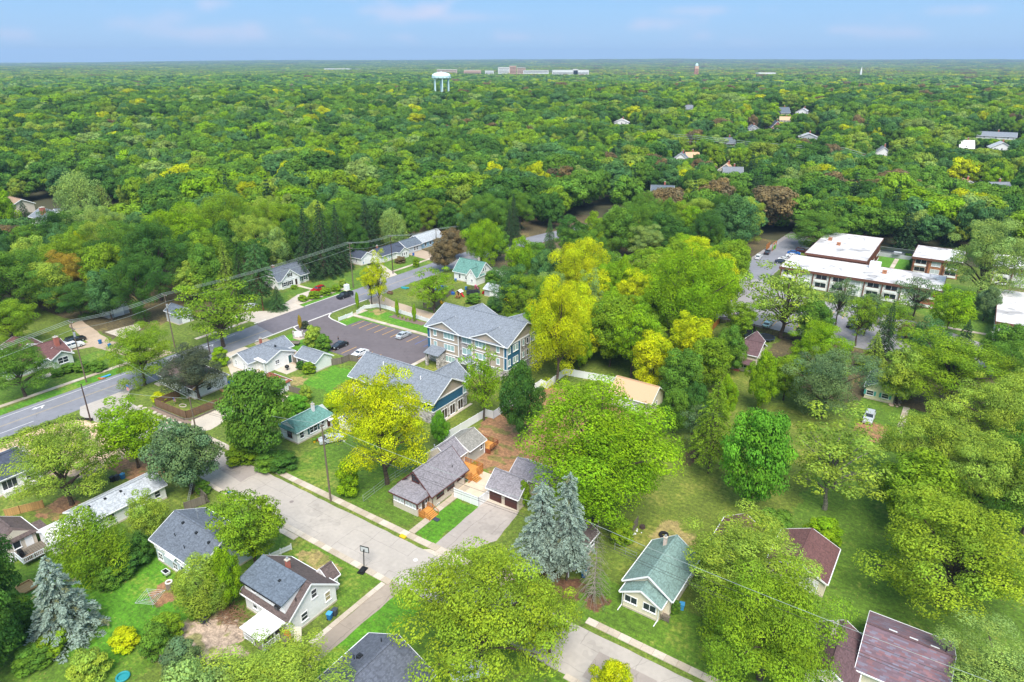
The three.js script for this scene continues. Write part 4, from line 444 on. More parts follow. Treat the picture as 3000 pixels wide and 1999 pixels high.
// ---------------------------------------------------------------- apartments
{ const h = House('apartment_building', 'three-storey apartment building of stone, taupe and navy siding under a grey roof', -92.4, 124.2, 'apartments'), E = 9.2;
  h.add('wall', bx(-104.2, -80.7, 116.7, 131.8, 0, 3.1), M.stone, null, 'stone-clad ground storey');
  h.add('wall', bx(-94.7, -90.6, 117.2, 131.7, 3.1, E), M.stone); h.add('wall', bx(-104.2, -94.7, 116.75, 131.75, 3.1, E), M.taupe); h.add('wall', bx(-90.6, -80.76, 116.75, 131.75, 3.1, E), M.taupe);
  for (const [v0, v1] of [[116.7, 122.2], [126.4, 131.8]]) h.add('siding_panel', bx(-80.76, -80.68, v0, v1, 3.1, E), M.navy); h.add('stone_bay', bx(-80.76, -80.66, 122.2, 126.4, 3.1, E), M.stone); for (const [u0, u1] of [[-104.24, -103.4], [-81.5, -80.66]]) h.add('corner_panel', bx(u0, u1, 116.64, 116.76, 3.1, E), M.navy); h.add('siding_panel', bx(-104.26, -104.18, 116.7, 131.8, 3.1, E), M.navy);
  for (const [a, b] of [[-104.3, -94.6], [-90.7, -80.6]]) for (const y of [3.05, 6.1]) h.add('trim_band', bx(a, b, 116.6, 116.7, y, y + 0.2), M.whiteTrim); h.add('trim_band', bx(-80.7, -80.58, 116.6, 131.9, E - 0.25, E + 0.05), M.whiteTrim); h.add('trim_band', bx(-80.7, -80.6, 116.6, 131.9, 3.0, 3.15), M.whiteTrim); for (const v of [116.66, 122.2, 126.4, 131.8]) h.add('corner_board', bx(-80.68, -80.58, v - 0.1, v + 0.1, 3.1, E), M.whiteTrim); for (const u of [-103.4, -94.7, -90.6, -81.5]) h.add('corner_board', bx(u - 0.09, u + 0.09, 116.6, 116.74, 3.1, E), M.whiteTrim);
  gable(h, { u0: -104.2, u1: -80.7, v0: 116.7, v1: 131.8, y0: E, eave: E + 0.02, ridge: 12.6, axis: 'u', wall: M.taupe, roof: M.rGrey, ov: 0.55, ends: [0.6, 0.6] });
  for (const [a, b] of [[-103.6, -94.6], [-90.7, -81.4]]) { gable(h, { u0: a, u1: b, v0: 116.5, v1: 121, y0: E, eave: E + 0.06, ridge: 11.25, wall: M.taupe, roof: M.rGrey, ov: 0.3, ends: [0.35, 0] }); gable(h, { u0: a, u1: b, v0: 127, v1: 131.95, y0: E, eave: E + 0.06, ridge: 11.25, wall: M.taupe, roof: M.rGrey, ov: 0.3, ends: [0, 0.35] }); }
  const P = { pane: M.blind, sash: false, t: 0.12 };
  for (const y of [4.2, 7.2]) { win(h, '-v', 116.72, -101.9, y, 0.8, 1.35, P); win(h, '-v', 116.72, -97.6, y, 3.0, 1.35, { ...P, n: 3 }); win(h, '-v', 116.72, -88.2, y, 3.0, 1.35, { ...P, n: 3 }); win(h, '-v', 116.72, -83.2, y, 0.8, 1.35, P); win(h, '-v', 117.18, -92.6, y - 0.1, 2.6, 1.5, { ...P, n: 2 }); for (const v of [117.6, 119.6, 120.7, 127.6, 128.7, 130.6]) win(h, '+u', -80.68, v, y - 0.1, 0.8, 1.4, { ...P, t: 0.13 }); for (const v of [123.4, 125.1]) win(h, '+u', -80.66, v, y, 0.7, 1.4, { ...P, t: 0.05, pane: v > 125 ? M.glass : M.blind }); }
  win(h, '-v', 116.68, -97.4, 1.2, 3, 1.35, { ...P, n: 3 }); win(h, '-v', 116.68, -88, 1.2, 3, 1.35, { ...P, n: 3 }); for (const v of [117.8, 120, 127.8, 129.2, 130.8]) win(h, '+u', -80.68, v, 1.2, 0.8, 1.3, P); for (const v of [119, 124.2, 130]) h.add('wall_lamp', bx(-80.68, -80.5, v - 0.1, v + 0.1, 2.3, 2.6), M.darkmetal);
  h.add('entry_roof', slab([[-103.1, 3.5, 113.4], [-98.4, 3.5, 113.4], [-98.4, 4.5, 116.9], [-103.1, 4.5, 116.9]], 0.16), M.rGrey); h.add('entry_wall', bx(-99.4, -98.7, 113.8, 116.6, 0, 3.4), M.stone); h.add('entry_wall', bx(-102.9, -102.3, 113.8, 114.4, 0, 3.4), M.stone); door(h, '-v', 116.65, -101, 0.1, 1.8, 2.2, M.glass);
  gable(h, { u0: -93.6, u1: -89.8, v0: 114.4, v1: 117.3, y0: 2.9, eave: 3.3, ridge: 4.3, wall: M.whiteTrim, roof: M.rGrey, ov: 0.3, ends: [0.3, 0] }); for (const u of [-93.4, -90]) h.add('porch_post', bx(u - 0.15, u + 0.15, 114.5, 114.8, 0, 2.9), M.whiteTrim); door(h, '-v', 117.15, -91.7, 0.1, 1.6, 2.2, M.glass);
  for (const [u, v] of [[-100, 126], [-96.5, 125.4], [-90, 125.6], [-85, 125]]) vent(h, u, v, 12.3, true); for (const u of [-94.6, -90.7]) h.add('downpipe', cyl(u, 117.1, 0.2, 9, 0.06), M.galv);
}
{ const h = House('community_building', 'low stone and navy community building with wide taupe gable and grey roof', -93.6, 97.4, 'building'), E = 5.2;
  h.add('wall', bx(-105.2, -81.9, 92.2, 103.2, 0, 2.9), M.stone); h.add('wall', bx(-105.2, -81.9, 92.24, 103.16, 2.9, E), M.navy); h.add('trim_band', bx(-105.26, -81.84, 92.1, 103.3, 2.85, 3.0), M.whiteTrim); h.add('trim_band', bx(-81.95, -81.8, 92.1, 103.3, E - 0.15, E + 0.1), M.whiteTrim);
  gable(h, { u0: -105.2, u1: -81.9, v0: 92.2, v1: 103.2, y0: E, eave: E + 0.02, ridge: 8.5, axis: 'u', wall: M.taupe, roof: M.rGrey, ov: 0.6, ends: [0.6, 0.6] }); gable(h, { u0: -92, u1: -84.6, v0: 98, v1: 107.4, eave: 4.2, ridge: 7.0, wall: M.taupe, roof: M.rGrey, ov: 0.4, base: false });
  for (const v of [95.6, 98.2, 100.9]) win(h, '+u', -81.88, v, 0.1, 1.6, 2.1, { n: 2, sash: false, pane: M.brownDoor }); win(h, '+u', -81.84, 102.4, 3.3, 0.9, 1.5, { pane: M.blind, sash: false }); h.add('wall_lamp', bx(-81.9, -81.7, 94, 94.2, 2, 2.4), M.darkmetal); h.add('air_conditioner', bx(-81.7, -81, 93, 94, 0, 0.9), M.galv); for (const [u, v, y] of [[-99, 96, 8], [-92, 95.6, 7.6], [-88, 95.6, 7.6]]) h.add('vent_pipe', cyl(u, v, y - 0.5, y + 0.5, 0.12), M.whiteTrim);
  h.add('paved_apron', bx(-81.6, -81, 92.4, 104, 0.01, 0.1), M.concrete);
}
// ---------------------------------------------------------------- flat-roofed motel wings
function wing(label, u0, u1, v0, v1, hgt, o = {}) {
  const h = House('motel_wing', label, (u0 + u1) / 2, (v0 + v1) / 2, 'building');
  h.add('wall', bx(u0, u1, v0, v1, 0, hgt - 0.6), o.wall || M.white); h.add('roof', bx(u0 - 0.6, u1 + 0.6, v0 - 0.6, v1 + 0.6, hgt - 0.1, hgt), M.membrane);
  for (const [a, b, c, d] of [[u0 - 0.65, u1 + 0.65, v0 - 0.72, v0 - 0.6], [u0 - 0.65, u1 + 0.65, v1 + 0.6, v1 + 0.72], [u0 - 0.72, u0 - 0.6, v0 - 0.6, v1 + 0.6], [u1 + 0.6, u1 + 0.72, v0 - 0.6, v1 + 0.6]]) h.add('fascia', bx(a, b, c, d, hgt - 0.75, hgt + 0.06), M.brownFascia);
  h.add('soffit', bx(u0 - 0.6, u1 + 0.6, v0 - 0.6, v1 + 0.6, hgt - 0.7, hgt - 0.6), M.brownFascia);
  const bay = 4.6, front = o.front === '+u' ? [v0, v1] : [u0, u1], n = Math.floor((front[1] - front[0]) / bay), F = o.front || '-v', c = F === '-v' ? v0 : u1;
  for (let i = 0; i < n; i++) { const s = front[0] + (i + 0.5) * (front[1] - front[0]) / n; for (const y of hgt > 5 ? [0.5, 3.1] : [0.5]) { if (i % 3 === 1 && o.bricks !== false) { win(h, F, c, s, y + 0.4, 2.6, 1.4, { n: 2, sash: false, pane: M.blindWhite }); continue; } win(h, F, c, s, y + 0.3, 3.2, 1.7, { n: 2, sash: false }); const p = (a, b, y0, y1, m, nm) => h.add(nm, F === '-v' ? bx(s - a, s + a, v0 - b, v0 - b + 0.1, y0, y1) : bx(u1 + b - 0.1, u1 + b, s - a, s + a, y0, y1), m); p(1.8, 0.9, y, y + 0.75, M.white, 'balcony_panel'); p(1.85, 0.92, y + 0.78, y + 0.9, M.brownFascia, 'balcony_rail'); } h.add('pilaster', F === '-v' ? bx(front[0] + i * (front[1] - front[0]) / n - 0.15, front[0] + i * (front[1] - front[0]) / n + 0.15, v0 - 0.5, v0, 0, hgt - 0.7) : bx(u1, u1 + 0.5, front[0] + i * (front[1] - front[0]) / n - 0.15, front[0] + i * (front[1] - front[0]) / n + 0.15, 0, hgt - 0.7), M.brownFascia); }
  if (o.brickEnd) h.add('brick_wall', F === '-v' ? bx(u1 - 5, u1 + 0.05, v0 - 0.12, v0 + 0.3, 0, hgt - 0.7) : bx(u1 - 0.3, u1 + 0.12, v0 - 0.05, v0 + 5, 0, hgt - 0.7), M.brick);
  for (const [u, v] of o.vents || []) h.add('roof_unit', [bx(u - 0.6, u + 0.6, v - 0.6, v + 0.6, hgt, hgt + 0.9), bx(u - 0.7, u + 0.7, v - 0.7, v + 0.7, hgt + 0.9, hgt + 1)], M.brick);
  return h;
}
{ const h = wing('long white flat-roofed motel wing with balconies facing the car park', -48.6, -3.4, 230, 247, 6, { brickEnd: true, vents: [[-19.5, 240]] }); h.add('roof_hatch', bx(-24.6, -21.4, 244, 246.4, 6, 8), M.white); }
wing('white flat-roofed motel wing with brick rooftop vents at the rear road', -45, -26.6, 249, 286, 7, { front: '+u', wall: M.brick, vents: [[-38, 266], [-42, 272]] });
wing('white flat-roofed motel wing with brick end wall beyond the court lawn', -13.8, 0, 268.6, 286.4, 6, { brickEnd: false, wall: M.brick }); wing('far white flat-roofed motel wing behind the big pale tree', 9.6, 30, 270, 288, 6, {}); wing('white flat-roofed motel wing with stained roof beside the grassy court', 11.4, 30, 209, 241, 6, { front: '-v' }); wing('low white flat-roofed motel annexe with patched roof', 11, 30, 198, 207.6, 3.2, {});
{ const h = House('covered_walkway', 'grey vaulted covered walkway joining two motel wings', -20, 289, 'walkway'); h.add('vault_roof', metric(new THREE.CylinderGeometry(2, 2, 13, 12, 1, true, Math.PI / 2, Math.PI).rotateZ(Math.PI / 2).rotateX(Math.PI / 2 * 0).translate(-20.2, 1.3, -289)), mt(0xa9adb4, 0.6)); h.add('wall', bx(-26.6, -13.8, 287.2, 287.4, 0, 1.4), M.palegrey); h.add('wall', bx(-26.6, -13.8, 290.6, 290.8, 0, 1.4), M.palegrey); h.add('canopy', bx(-21.6, -19, 285.6, 287.2, 2.4, 2.6), M.palegrey); }
{ const h = House('flat_roof_building', 'low building with flat pinkish-brown roof glimpsed between bright trees', -97, 212, 'building'); h.add('wall', bx(-107, -87, 206, 218, 0, 3.2), M.cream); h.add('roof', bx(-107.4, -86.6, 205.6, 218.4, 3.2, 3.4), M.redPave); for (const [a, b, c, d] of [[-107.5, -86.5, 205.4, 205.6], [-107.5, -86.5, 218.4, 218.6], [-107.6, -107.4, 205.6, 218.4], [-86.6, -86.4, 205.6, 218.4]]) h.add('parapet', bx(a, b, c, d, 2.9, 3.6), M.whiteConcrete); for (const u of [-104, -99, -94, -89]) win(h, '-v', 206, u, 1, 1.8, 1.2, { n: 2 }); }

// ---------------------------------------------------------------- trees: prototypes
function tubeOf(out, pts, r0, r1, sides = 5) {   // tapered limb through points
  const ring = pts.map((p, i) => { const q = pts[Math.min(i + 1, pts.length - 1)], o = pts[Math.max(i - 1, 0)], d = new THREE.Vector3().subVectors(q, o).normalize(), a = new THREE.Vector3(Math.abs(d.y) < 0.9 ? 0 : 1, Math.abs(d.y) < 0.9 ? 1 : 0, 0).cross(d).normalize(), b = d.clone().cross(a), r = mix(r0, r1, i / (pts.length - 1)); return [...Array(sides)].map((_, k) => { const t = k / sides * 2 * Math.PI; return p.clone().addScaledVector(a, r * Math.cos(t)).addScaledVector(b, r * Math.sin(t)); }); });
  for (let i = 1; i < ring.length; i++) for (let k = 0; k < sides; k++) { const j = (k + 1) % sides; for (const q of [ring[i - 1][k], ring[i - 1][j], ring[i][j], ring[i - 1][k], ring[i][j], ring[i][k]]) out.push(q.x, q.y, q.z); }
}
const V3 = (x, y, z) => new THREE.Vector3(x, y, z);
const geoOf = a => { const g = new THREE.BufferGeometry(); g.setAttribute('position', new THREE.Float32BufferAttribute(a, 3)); return metric(g); };
class Leaves {                     // many small folded leaf faces with their own tints
  constructor() { this.p = []; this.c = []; this.i = []; }
  add(x, y, z, nx, ny, nz, a, b, tone, warm) {
    let l = Math.hypot(nx, ny, nz) || 1; nx /= l; ny /= l; nz /= l;
    const s = rnd() * 6.283; let tx = Math.cos(s), ty = Math.sin(s) * 0.6, tz = Math.sin(s + 1.3); const k = tx * nx + ty * ny + tz * nz; tx -= k * nx; ty -= k * ny; tz -= k * nz; l = Math.hypot(tx, ty, tz) || 1; tx /= l; ty /= l; tz /= l;
    this.quad(x, y, z, nx, ny, nz, tx, ty, tz, a, b, tone, warm);
  }
  quad(x, y, z, nx, ny, nz, tx, ty, tz, a, b, tone, warm) {
    const wx = ny * tz - nz * ty, wy = nz * tx - nx * tz, wz = nx * ty - ny * tx, n = this.p.length / 3, f = b * 0.35;
    this.p.push(x - tx * a, y - ty * a, z - tz * a, x + wx * b - nx * f, y + wy * b - ny * f, z + wz * b - nz * f, x + tx * a, y + ty * a, z + tz * a, x - wx * b - nx * f, y - wy * b - ny * f, z - wz * b - nz * f);
    const r = tone * (1 + 0.2 * warm), g = tone * (1 + 0.05 * warm), bl = tone * (1 - 0.25 * warm); for (let q = 0; q < 4; q++) this.c.push(r, g, bl);
    this.i.push(n, n + 1, n + 2, n, n + 2, n + 3);
  }
  geo() { const g = new THREE.BufferGeometry(); g.setAttribute('position', new THREE.Float32BufferAttribute(this.p, 3)); g.setAttribute('color', new THREE.Float32BufferAttribute(this.c, 3)); g.setIndex(this.i); return g; }
}
const R0 = 6, H0 = 15;             // prototypes are 15 m tall with a crown of 6 m radius
function broadleaf(seed, o) {
  rnd = rngOf(seed); const L = new Leaves(), wood = [], { n = 46, per = 190, a = 0.27, b = 0.17, bottom = 0.12, rc = [0.2, 0.34], flat = 0.72, lump = 0.3, lean = 0, inner = 0.2, pow = 1, limbs = 12 } = o;
  const yb = H0 * bottom, yc = (yb + H0) / 2 + (o.low || 0), ry = (H0 - yb) / 2, clumps = [];
  for (let i = 0; i < n; i++) {
    const t = (i + 0.5) / n, y = 1 - 2 * t, q = Math.sqrt(1 - y * y), ph = i * 2.39996 + seed; let dx = q * Math.cos(ph), dz = q * Math.sin(ph), dy = y;
    if (noise3.noise(dx * 1.5 + seed * 3.1, dy * 1.5, dz * 1.5) < (o.hole ?? -0.42)) continue;
    const f = (rnd() < inner ? rr(0.25, 0.6) : rr(0.66, 0.86)) * (1 + lump * noise3.noise(dx * 1.35 + seed, dy * 1.35, dz * 1.35)), wide = o.shape ? o.shape((dy + 1) / 2) : 1;
    const c = V3(dx * R0 * f * wide + lean * dy, yc + dy * ry * f, dz * R0 * f * wide), r = R0 * rr(...rc) * (0.75 + 0.35 * wide); clumps.push([c, r, dx, dy, dz]);
  }
  for (const [c, r, dx, dy, dz] of clumps) {
    const ct = rr(0.8, 1.2), cw = rr(-0.9, 1.1) * (o.warm ?? 0.6), m = Math.round(per * (r / (R0 * 0.27)) ** 2);
    for (let k = 0; k < m; k++) {
      let x, y, z, l; do { x = rr(-1, 1); y = rr(-1, 1); z = rr(-1, 1); l = x * x + y * y + z * z; } while (l > 1 || l < 0.02 || (y < -0.25 && rnd() < 0.6)); l = Math.sqrt(l); x /= l; y /= l; z /= l;
      const e = r * (0.66 + 0.4 * Math.sqrt(rnd())) * (1 + 0.35 * noise3.noise(x * 2.4 + c.x, y * 2.4 + c.y, z * 2.4 + c.z));
      const s = rr(0.7, 1.3);
      L.add(c.x + x * e, c.y + y * e * flat - (o.droop || 0) * e * (1 - y) * 0.4, c.z + z * e, x + rr(-0.45, 0.45), y * 0.85 + rr(-0.2, 0.7), z + rr(-0.45, 0.45), a * s, b * s, ct * rr(0.72, 1.28), cw + rr(-0.4, 0.5));
    }
  }
  const tr = o.trunk || 0.34; const top = V3(lean * 0.6, yc + ry * 0.35, 0), bend = V3(rr(-0.3, 0.3), yb + 0.5, rr(-0.3, 0.3)); tubeOf(wood, [V3(0, -0.3, 0), V3(0, 0.7, 0), bend, V3(bend.x * 0.6, yc, bend.z * 0.6), top], tr, 0.08, 7);
  clumps.slice().sort((p, q) => q[1] - p[1]).slice(0, limbs).forEach(([c]) => { const y0 = mix(yb * 0.8, Math.min(c.y, yc + 1), 0.45), s = V3(bend.x * 0.8, y0, bend.z * 0.8), m = s.clone().lerp(c, 0.5); m.y += 0.5; tubeOf(wood, [s, m, c], tr * 0.42, 0.04, 5); });
  const rad = [], hs = []; for (let i = 0; i < L.p.length; i += 12) { rad.push(Math.hypot(L.p[i], L.p[i + 2])); hs.push(L.p[i + 1]); } rad.sort((p, q) => p - q); hs.sort((p, q) => p - q); const kx = R0 / rad[Math.floor(rad.length * 0.965)], ky = H0 / hs[Math.floor(hs.length * 0.997)];
  for (const A of [L.p, wood]) for (let i = 0; i < A.length; i += 3) { A[i] *= kx; A[i + 1] *= ky; A[i + 2] *= kx; }
  return { trunk: geoOf(wood), crown: L.geo() };
}
function spruce(seed, o = {}) {
  rnd = rngOf(seed); const L = new Leaves(), wood = [], { whorls = 30, bottom = 0.06, bare = 0, droop = 0.32, dens = 1, pw = 0.85 } = o;
  tubeOf(wood, [V3(0, -0.3, 0), V3(0.05, H0 * 0.5, 0), V3(0, H0 * 0.985, 0)], 0.26, 0.03, 7);
  for (let w = 0; w < whorls; w++) {
    const t = w / (whorls - 1), y = H0 * mix(bottom, 0.97, t), len = R0 * 0.98 * (o.prof ? o.prof(t) : Math.pow(1 - t, pw)) + 0.25, nb = Math.round(mix(11, 5, t)), off = rnd() * 6.28;
    for (let k = 0; k < nb; k++) {
      const a = off + k / nb * 6.283 + rr(-0.2, 0.2), l = len * (o.rough ? rr(1 - 1.2 * o.rough, 1 + 0.4 * o.rough) : rr(0.72, 1.12)), ca = Math.cos(a), sa = Math.sin(a), tip = V3(ca * l, y - l * droop * rr(0.7, 1.2) + 0.1 * l * l / R0, sa * l), st = V3(0, y, 0);
      tubeOf(wood, [st, st.clone().lerp(tip, 0.5).add(V3(0, 0.12 * l, 0)), tip], (0.05 * (1 - t) + 0.015) * (bare ? 1.3 : 1), bare ? 0.02 : 0.012, 3);
      if (bare) { const m = Math.round(l * 2); for (let q = 0; q < m; q++) { const s = rr(0.25, 1), p = st.clone().lerp(tip, s); p.y += 0.12 * l * s * (1 - s) * 3; tubeOf(wood, [p, p.clone().add(V3(rr(-0.5, 0.5) + ca * 0.3, rr(-0.7, 0.05), rr(-0.5, 0.5) + sa * 0.3))], 0.022, 0.01, 3); } continue; }
      const n = Math.round((6 + 16 * l / 3) * dens), ct = rr(0.82, 1.18), brown = o.brown && rnd() < o.brown;
      for (let q = 0; q < n; q++) { const s = 0.12 + 0.9 * Math.sqrt(rnd()), p = st.clone().lerp(tip, s), wd = 0.42 * l * (1 - s * 0.6) * 0.6; p.y += 0.36 * l * s * (1 - s); const side = rr(-1, 1) * wd; p.x += -sa * side; p.z += ca * side; p.y += rr(-0.14, 0.12);
        const dx = ca * 0.8 - sa * Math.sign(side) * 0.6, dz = sa * 0.8 + ca * Math.sign(side) * 0.6; const nn = V3(rr(-0.5, 0.5), 1, rr(-0.5, 0.5)).normalize(), tt = V3(dx, rr(-0.35, 0.25), dz); tt.addScaledVector(nn, -tt.dot(nn)).normalize(); const e = rr(0.75, 1.25) * (o.needle || 1);
        if (brown) L.quad(p.x, p.y, p.z, nn.x, nn.y, nn.z, tt.x, tt.y, tt.z, 0.3 * e, 0.1 * e, 0.6 * rr(0.8, 1.2), 1.5); else L.quad(p.x, p.y, p.z, nn.x, nn.y, nn.z, tt.x, tt.y, tt.z, 0.34 * e, 0.12 * e, ct * rr(0.72, 1.3), rr(-0.2, 0.2)); }
    }
  }
  return { trunk: geoOf(wood), crown: bare ? null : L.geo() };
}
function shrubProto(seed, o = {}) { const p = broadleaf(seed, { n: 26, per: 150, bottom: 0.0, a: 0.42, b: 0.27, rc: [0.28, 0.4], trunk: 0.3, limbs: 6, low: -0.6, ...o }); return p; }
const oval = t => 0.55 + 0.75 * Math.sin(Math.PI * Math.pow(t, 0.75)), cone = t => 1.25 - 0.85 * t, vase = t => 0.55 + 0.75 * t, mound = t => 1.2 - 0.5 * t;
const PROTO = {
  maple: [broadleaf(11, { n: 64, per: 340, a: 0.2, b: 0.13, shape: mound, rc: [0.16, 0.29] }), broadleaf(12, { n: 58, per: 340, a: 0.2, b: 0.13, rc: [0.18, 0.31] })],
  mapleBig: [broadleaf(21, { n: 110, per: 900, a: 0.092, b: 0.06, shape: mound, rc: [0.1, 0.24], lump: 0.7, hole: -0.2, inner: 0.26, limbs: 26 }), broadleaf(22, { n: 116, per: 880, a: 0.092, b: 0.06, rc: [0.1, 0.24], lump: 0.75, hole: -0.2, inner: 0.28, limbs: 26 })],
  round: [broadleaf(13, { n: 50, per: 380, a: 0.2, b: 0.13, rc: [0.2, 0.33], lump: 0.28 }), broadleaf(14, { n: 62, per: 330, a: 0.2, b: 0.13, rc: [0.17, 0.3], lump: 0.4 })],
  ovalTree: [broadleaf(15, { n: 56, per: 340, a: 0.21, b: 0.13, shape: oval, bottom: 0.08, rc: [0.19, 0.31] })],
  locust: [broadleaf(16, { n: 76, per: 300, bottom: 0.16, rc: [0.13, 0.26], flat: 0.55, lump: 0.5, a: 0.19, b: 0.11, shape: vase, inner: 0.3 }), broadleaf(17, { n: 74, per: 310, rc: [0.14, 0.27], flat: 0.6, lump: 0.45, droop: 0.5, a: 0.19, b: 0.11, inner: 0.28 })],
  locustBig: [broadleaf(23, { n: 116, per: 900, a: 0.094, b: 0.058, rc: [0.11, 0.25], flat: 0.65, lump: 0.65, hole: -0.35, droop: 0.5, inner: 0.3, bottom: 0.1, limbs: 26 })],
  airy: [broadleaf(18, { n: 58, per: 210, a: 0.17, b: 0.1, rc: [0.11, 0.22], flat: 0.6, lump: 0.5, inner: 0.35, limbs: 26, shape: vase }), broadleaf(19, { n: 66, per: 210, a: 0.17, b: 0.1, rc: [0.11, 0.22], flat: 0.6, lump: 0.55, inner: 0.3, limbs: 28 })],
  willow: [broadleaf(20, { n: 60, per: 320, a: 0.26, b: 0.07, rc: [0.17, 0.29], droop: 1.4, bottom: 0.06, shape: mound })],
  spruce: [spruce(31, { dens: 1.7, needle: 0.8 }), spruce(32, { whorls: 26, droop: 0.4, dens: 1.7, needle: 0.8 })],
  bluespruce: [spruce(33, { whorls: 34, dens: 2.4, needle: 0.85, brown: 0.1, pw: 0.7, bottom: 0.03, rough: 0.35 }), spruce(36, { whorls: 34, dens: 2.6, needle: 0.85, bottom: 0.2, brown: 0.03, prof: t => Math.pow(1 - t, 0.45) * (0.85 + 0.15 * Math.sin(t * 9)), rough: 0.55, droop: 0.25 })],
  pine: [spruce(34, { whorls: 20, bottom: 0.22, droop: 0.1, dens: 1.9, prof: t => Math.sin(Math.PI * (0.22 + 0.7 * t)) * 0.95, needle: 1 })],
  larch: [spruce(37, { whorls: 26, bottom: 0.2, droop: 0.2, dens: 1.5, needle: 0.8, pw: 0.6 })],
  dead: [spruce(35, { bare: 1, whorls: 15, droop: 0.5, pw: 0.6, bottom: 0.12 })],
  column: [broadleaf(38, { n: 40, per: 70, bottom: 0.08, a: 0.7, b: 0.35, rc: [0.3, 0.5], trunk: 0.4 })],
  shrub: [shrubProto(41), shrubProto(42, { lump: 0.45 })],
};
PROTO.roundBig = PROTO.mapleBig; PROTO.airyBig = PROTO.airy;
const leafM = c => new THREE.MeshPhysicalMaterial({ color: lin(c), vertexColors: true, roughness: 1, transmission: 0.24, thickness: 0, specularIntensity: 0.15, side: THREE.DoubleSide });
const F = { green: [0.15, 0.31, 0.034], deep: [0.08, 0.2, 0.03], blueish: [0.11, 0.255, 0.07], lime: [0.26, 0.46, 0.012], yellow: [0.50, 0.58, 0.008], chartreuse: [0.31, 0.45, 0.03], olive: [0.29, 0.415, 0.05], pale: [0.29, 0.43, 0.1], brown: [0.235, 0.18, 0.085], purple: [0.1, 0.13, 0.075], orange: [0.45, 0.34, 0.04], gold: [0.7, 0.5, 0.02], red: [0.5, 0.2, 0.1], blueSpruce: [0.34, 0.44, 0.36], spruce: [0.065, 0.145, 0.048], greyGreen: [0.17, 0.28, 0.11], bright: [0.17, 0.44, 0.03], moss: [0.24, 0.4, 0.022] };
const LEAF = Object.fromEntries(Object.entries(F).map(([k, c]) => [k, leafM(c.map(x => x * ({ blueSpruce: 0.92, yellow: 0.95, olive: 1.0, pale: 0.92 }[k] ?? 0.84)))]));
const TREES = [];                  // places already taken: [x, z, crown radius]
let treeCount = 0;
function tree(kind, label, u, v, h, r, colour, o = {}) {
  if (kind === 'bluespruce') o.which ??= 1;
  const set = (r > 7 && PROTO[kind + 'Big']) || PROTO[kind], p = set[(o.which ?? treeCount) % set.length], q = W(u, v), g = new THREE.Group(); treeCount++; if (!['spruce', 'bluespruce', 'dead', 'column', 'pine'].includes(kind) && !o.asIs) r *= 0.9;
  const y = landHeight(q.x, q.z); g.name = numbered(o.name || ({ spruce: 'spruce_tree', bluespruce: 'blue_spruce', pine: 'pine_tree', larch: 'larch_tree', dead: 'dead_conifer', shrub: 'shrub', column: 'sapling' }[kind] || 'broadleaf_tree')); g.position.set(q.x, y, q.z); g.rotation.y = treeCount * 2.1; g.scale.set(r / R0, h / H0, r / R0);
  const t = shade(new THREE.Mesh(p.trunk, o.bark || (kind === 'pine' ? M.redBark : kind === 'dead' ? M.deadBark : M.bark))); t.name = 'trunk'; g.add(t);
  if (p.crown) { const c = shade(new THREE.Mesh(p.crown, LEAF[colour])); c.name = 'crown'; g.add(c); }
  scene.add(g); TREES.push([q.x, q.z, r]); return tag(g, label, kind === 'shrub' ? 'shrub' : 'tree', o.group);
}

// street trees and garden trees
tree('maple', 'huge yellow-green maple overhanging the concrete street', -37.85,49.83,15,11.6, 'chartreuse');
tree('airy', 'outlying yellow-green limb-like tree beside the huge street maple', -32.37,55.97,10.9,4.3, 'chartreuse');
tree('maple', 'tall dull yellow-green tree before the red-roofed garage', -15.28,76.49,13.8,9.5, 'olive'); tree('locust', 'large olive-green tree at the street beside the patchwork-roof house', -9.38,66.86,14,9.5, 'moss');
tree('maple', 'broad pale yellow-green tree on the large shaded lawn', 7.63,93.02,16.2,11.6, 'chartreuse'); tree('round', 'pale green tree beyond the patchwork-roof house', 14.37,76.6,9.1,8.3, 'pale');
tree('ovalTree', 'small yellowish tree beside the kerb walk at the street', -22.59,53.18,6.9,2.9, 'yellow'); tree('maple', 'yellow-green maple behind the rubbish-strewn yard', -52.51,30.48,9.4,9.2, 'olive'); tree('round', 'yellowish tree top below the overgrown back garden', -57.55,25.11,8.8,6.3, 'pale');
tree('bluespruce', 'silvery blue spruce with brown patches in the back garden', -85.36,23.36,12.9,4.5, 'blueSpruce', { which: 0 }); tree('round', 'dark green tree beside the deck cottage', -95.97,18.83,14.7,4.6, 'deep'); tree('round', 'dark overgrown tree beside the back lawn', -86.83,14.22,13.1,5.8, 'deep');
tree('willow', 'bushy yellow-green willow beside the long ranch house', -93.55,30.95,11.5,5.4, 'moss'); tree('locust', 'dull green tree between the ranch and the grey-roofed house', -94.05,39.92,9,3.3, 'olive'); tree('locust', 'bright green locust before the long dark-grey roof', -76,44.97,12.3,5.7, 'moss'); tree('ovalTree', 'narrow yellow-green tree at the corner of the grey-roofed house', -71.99,37.95,10.3,2.5, 'lime'); tree('willow', 'ragged green tree between the grey-roofed and white houses', -73.72,35.81,9.8,4, 'olive'); tree('ovalTree', 'yellowing juniper at the grey-roofed house wall', -78.09,35.25,5.4,1.5, 'olive');
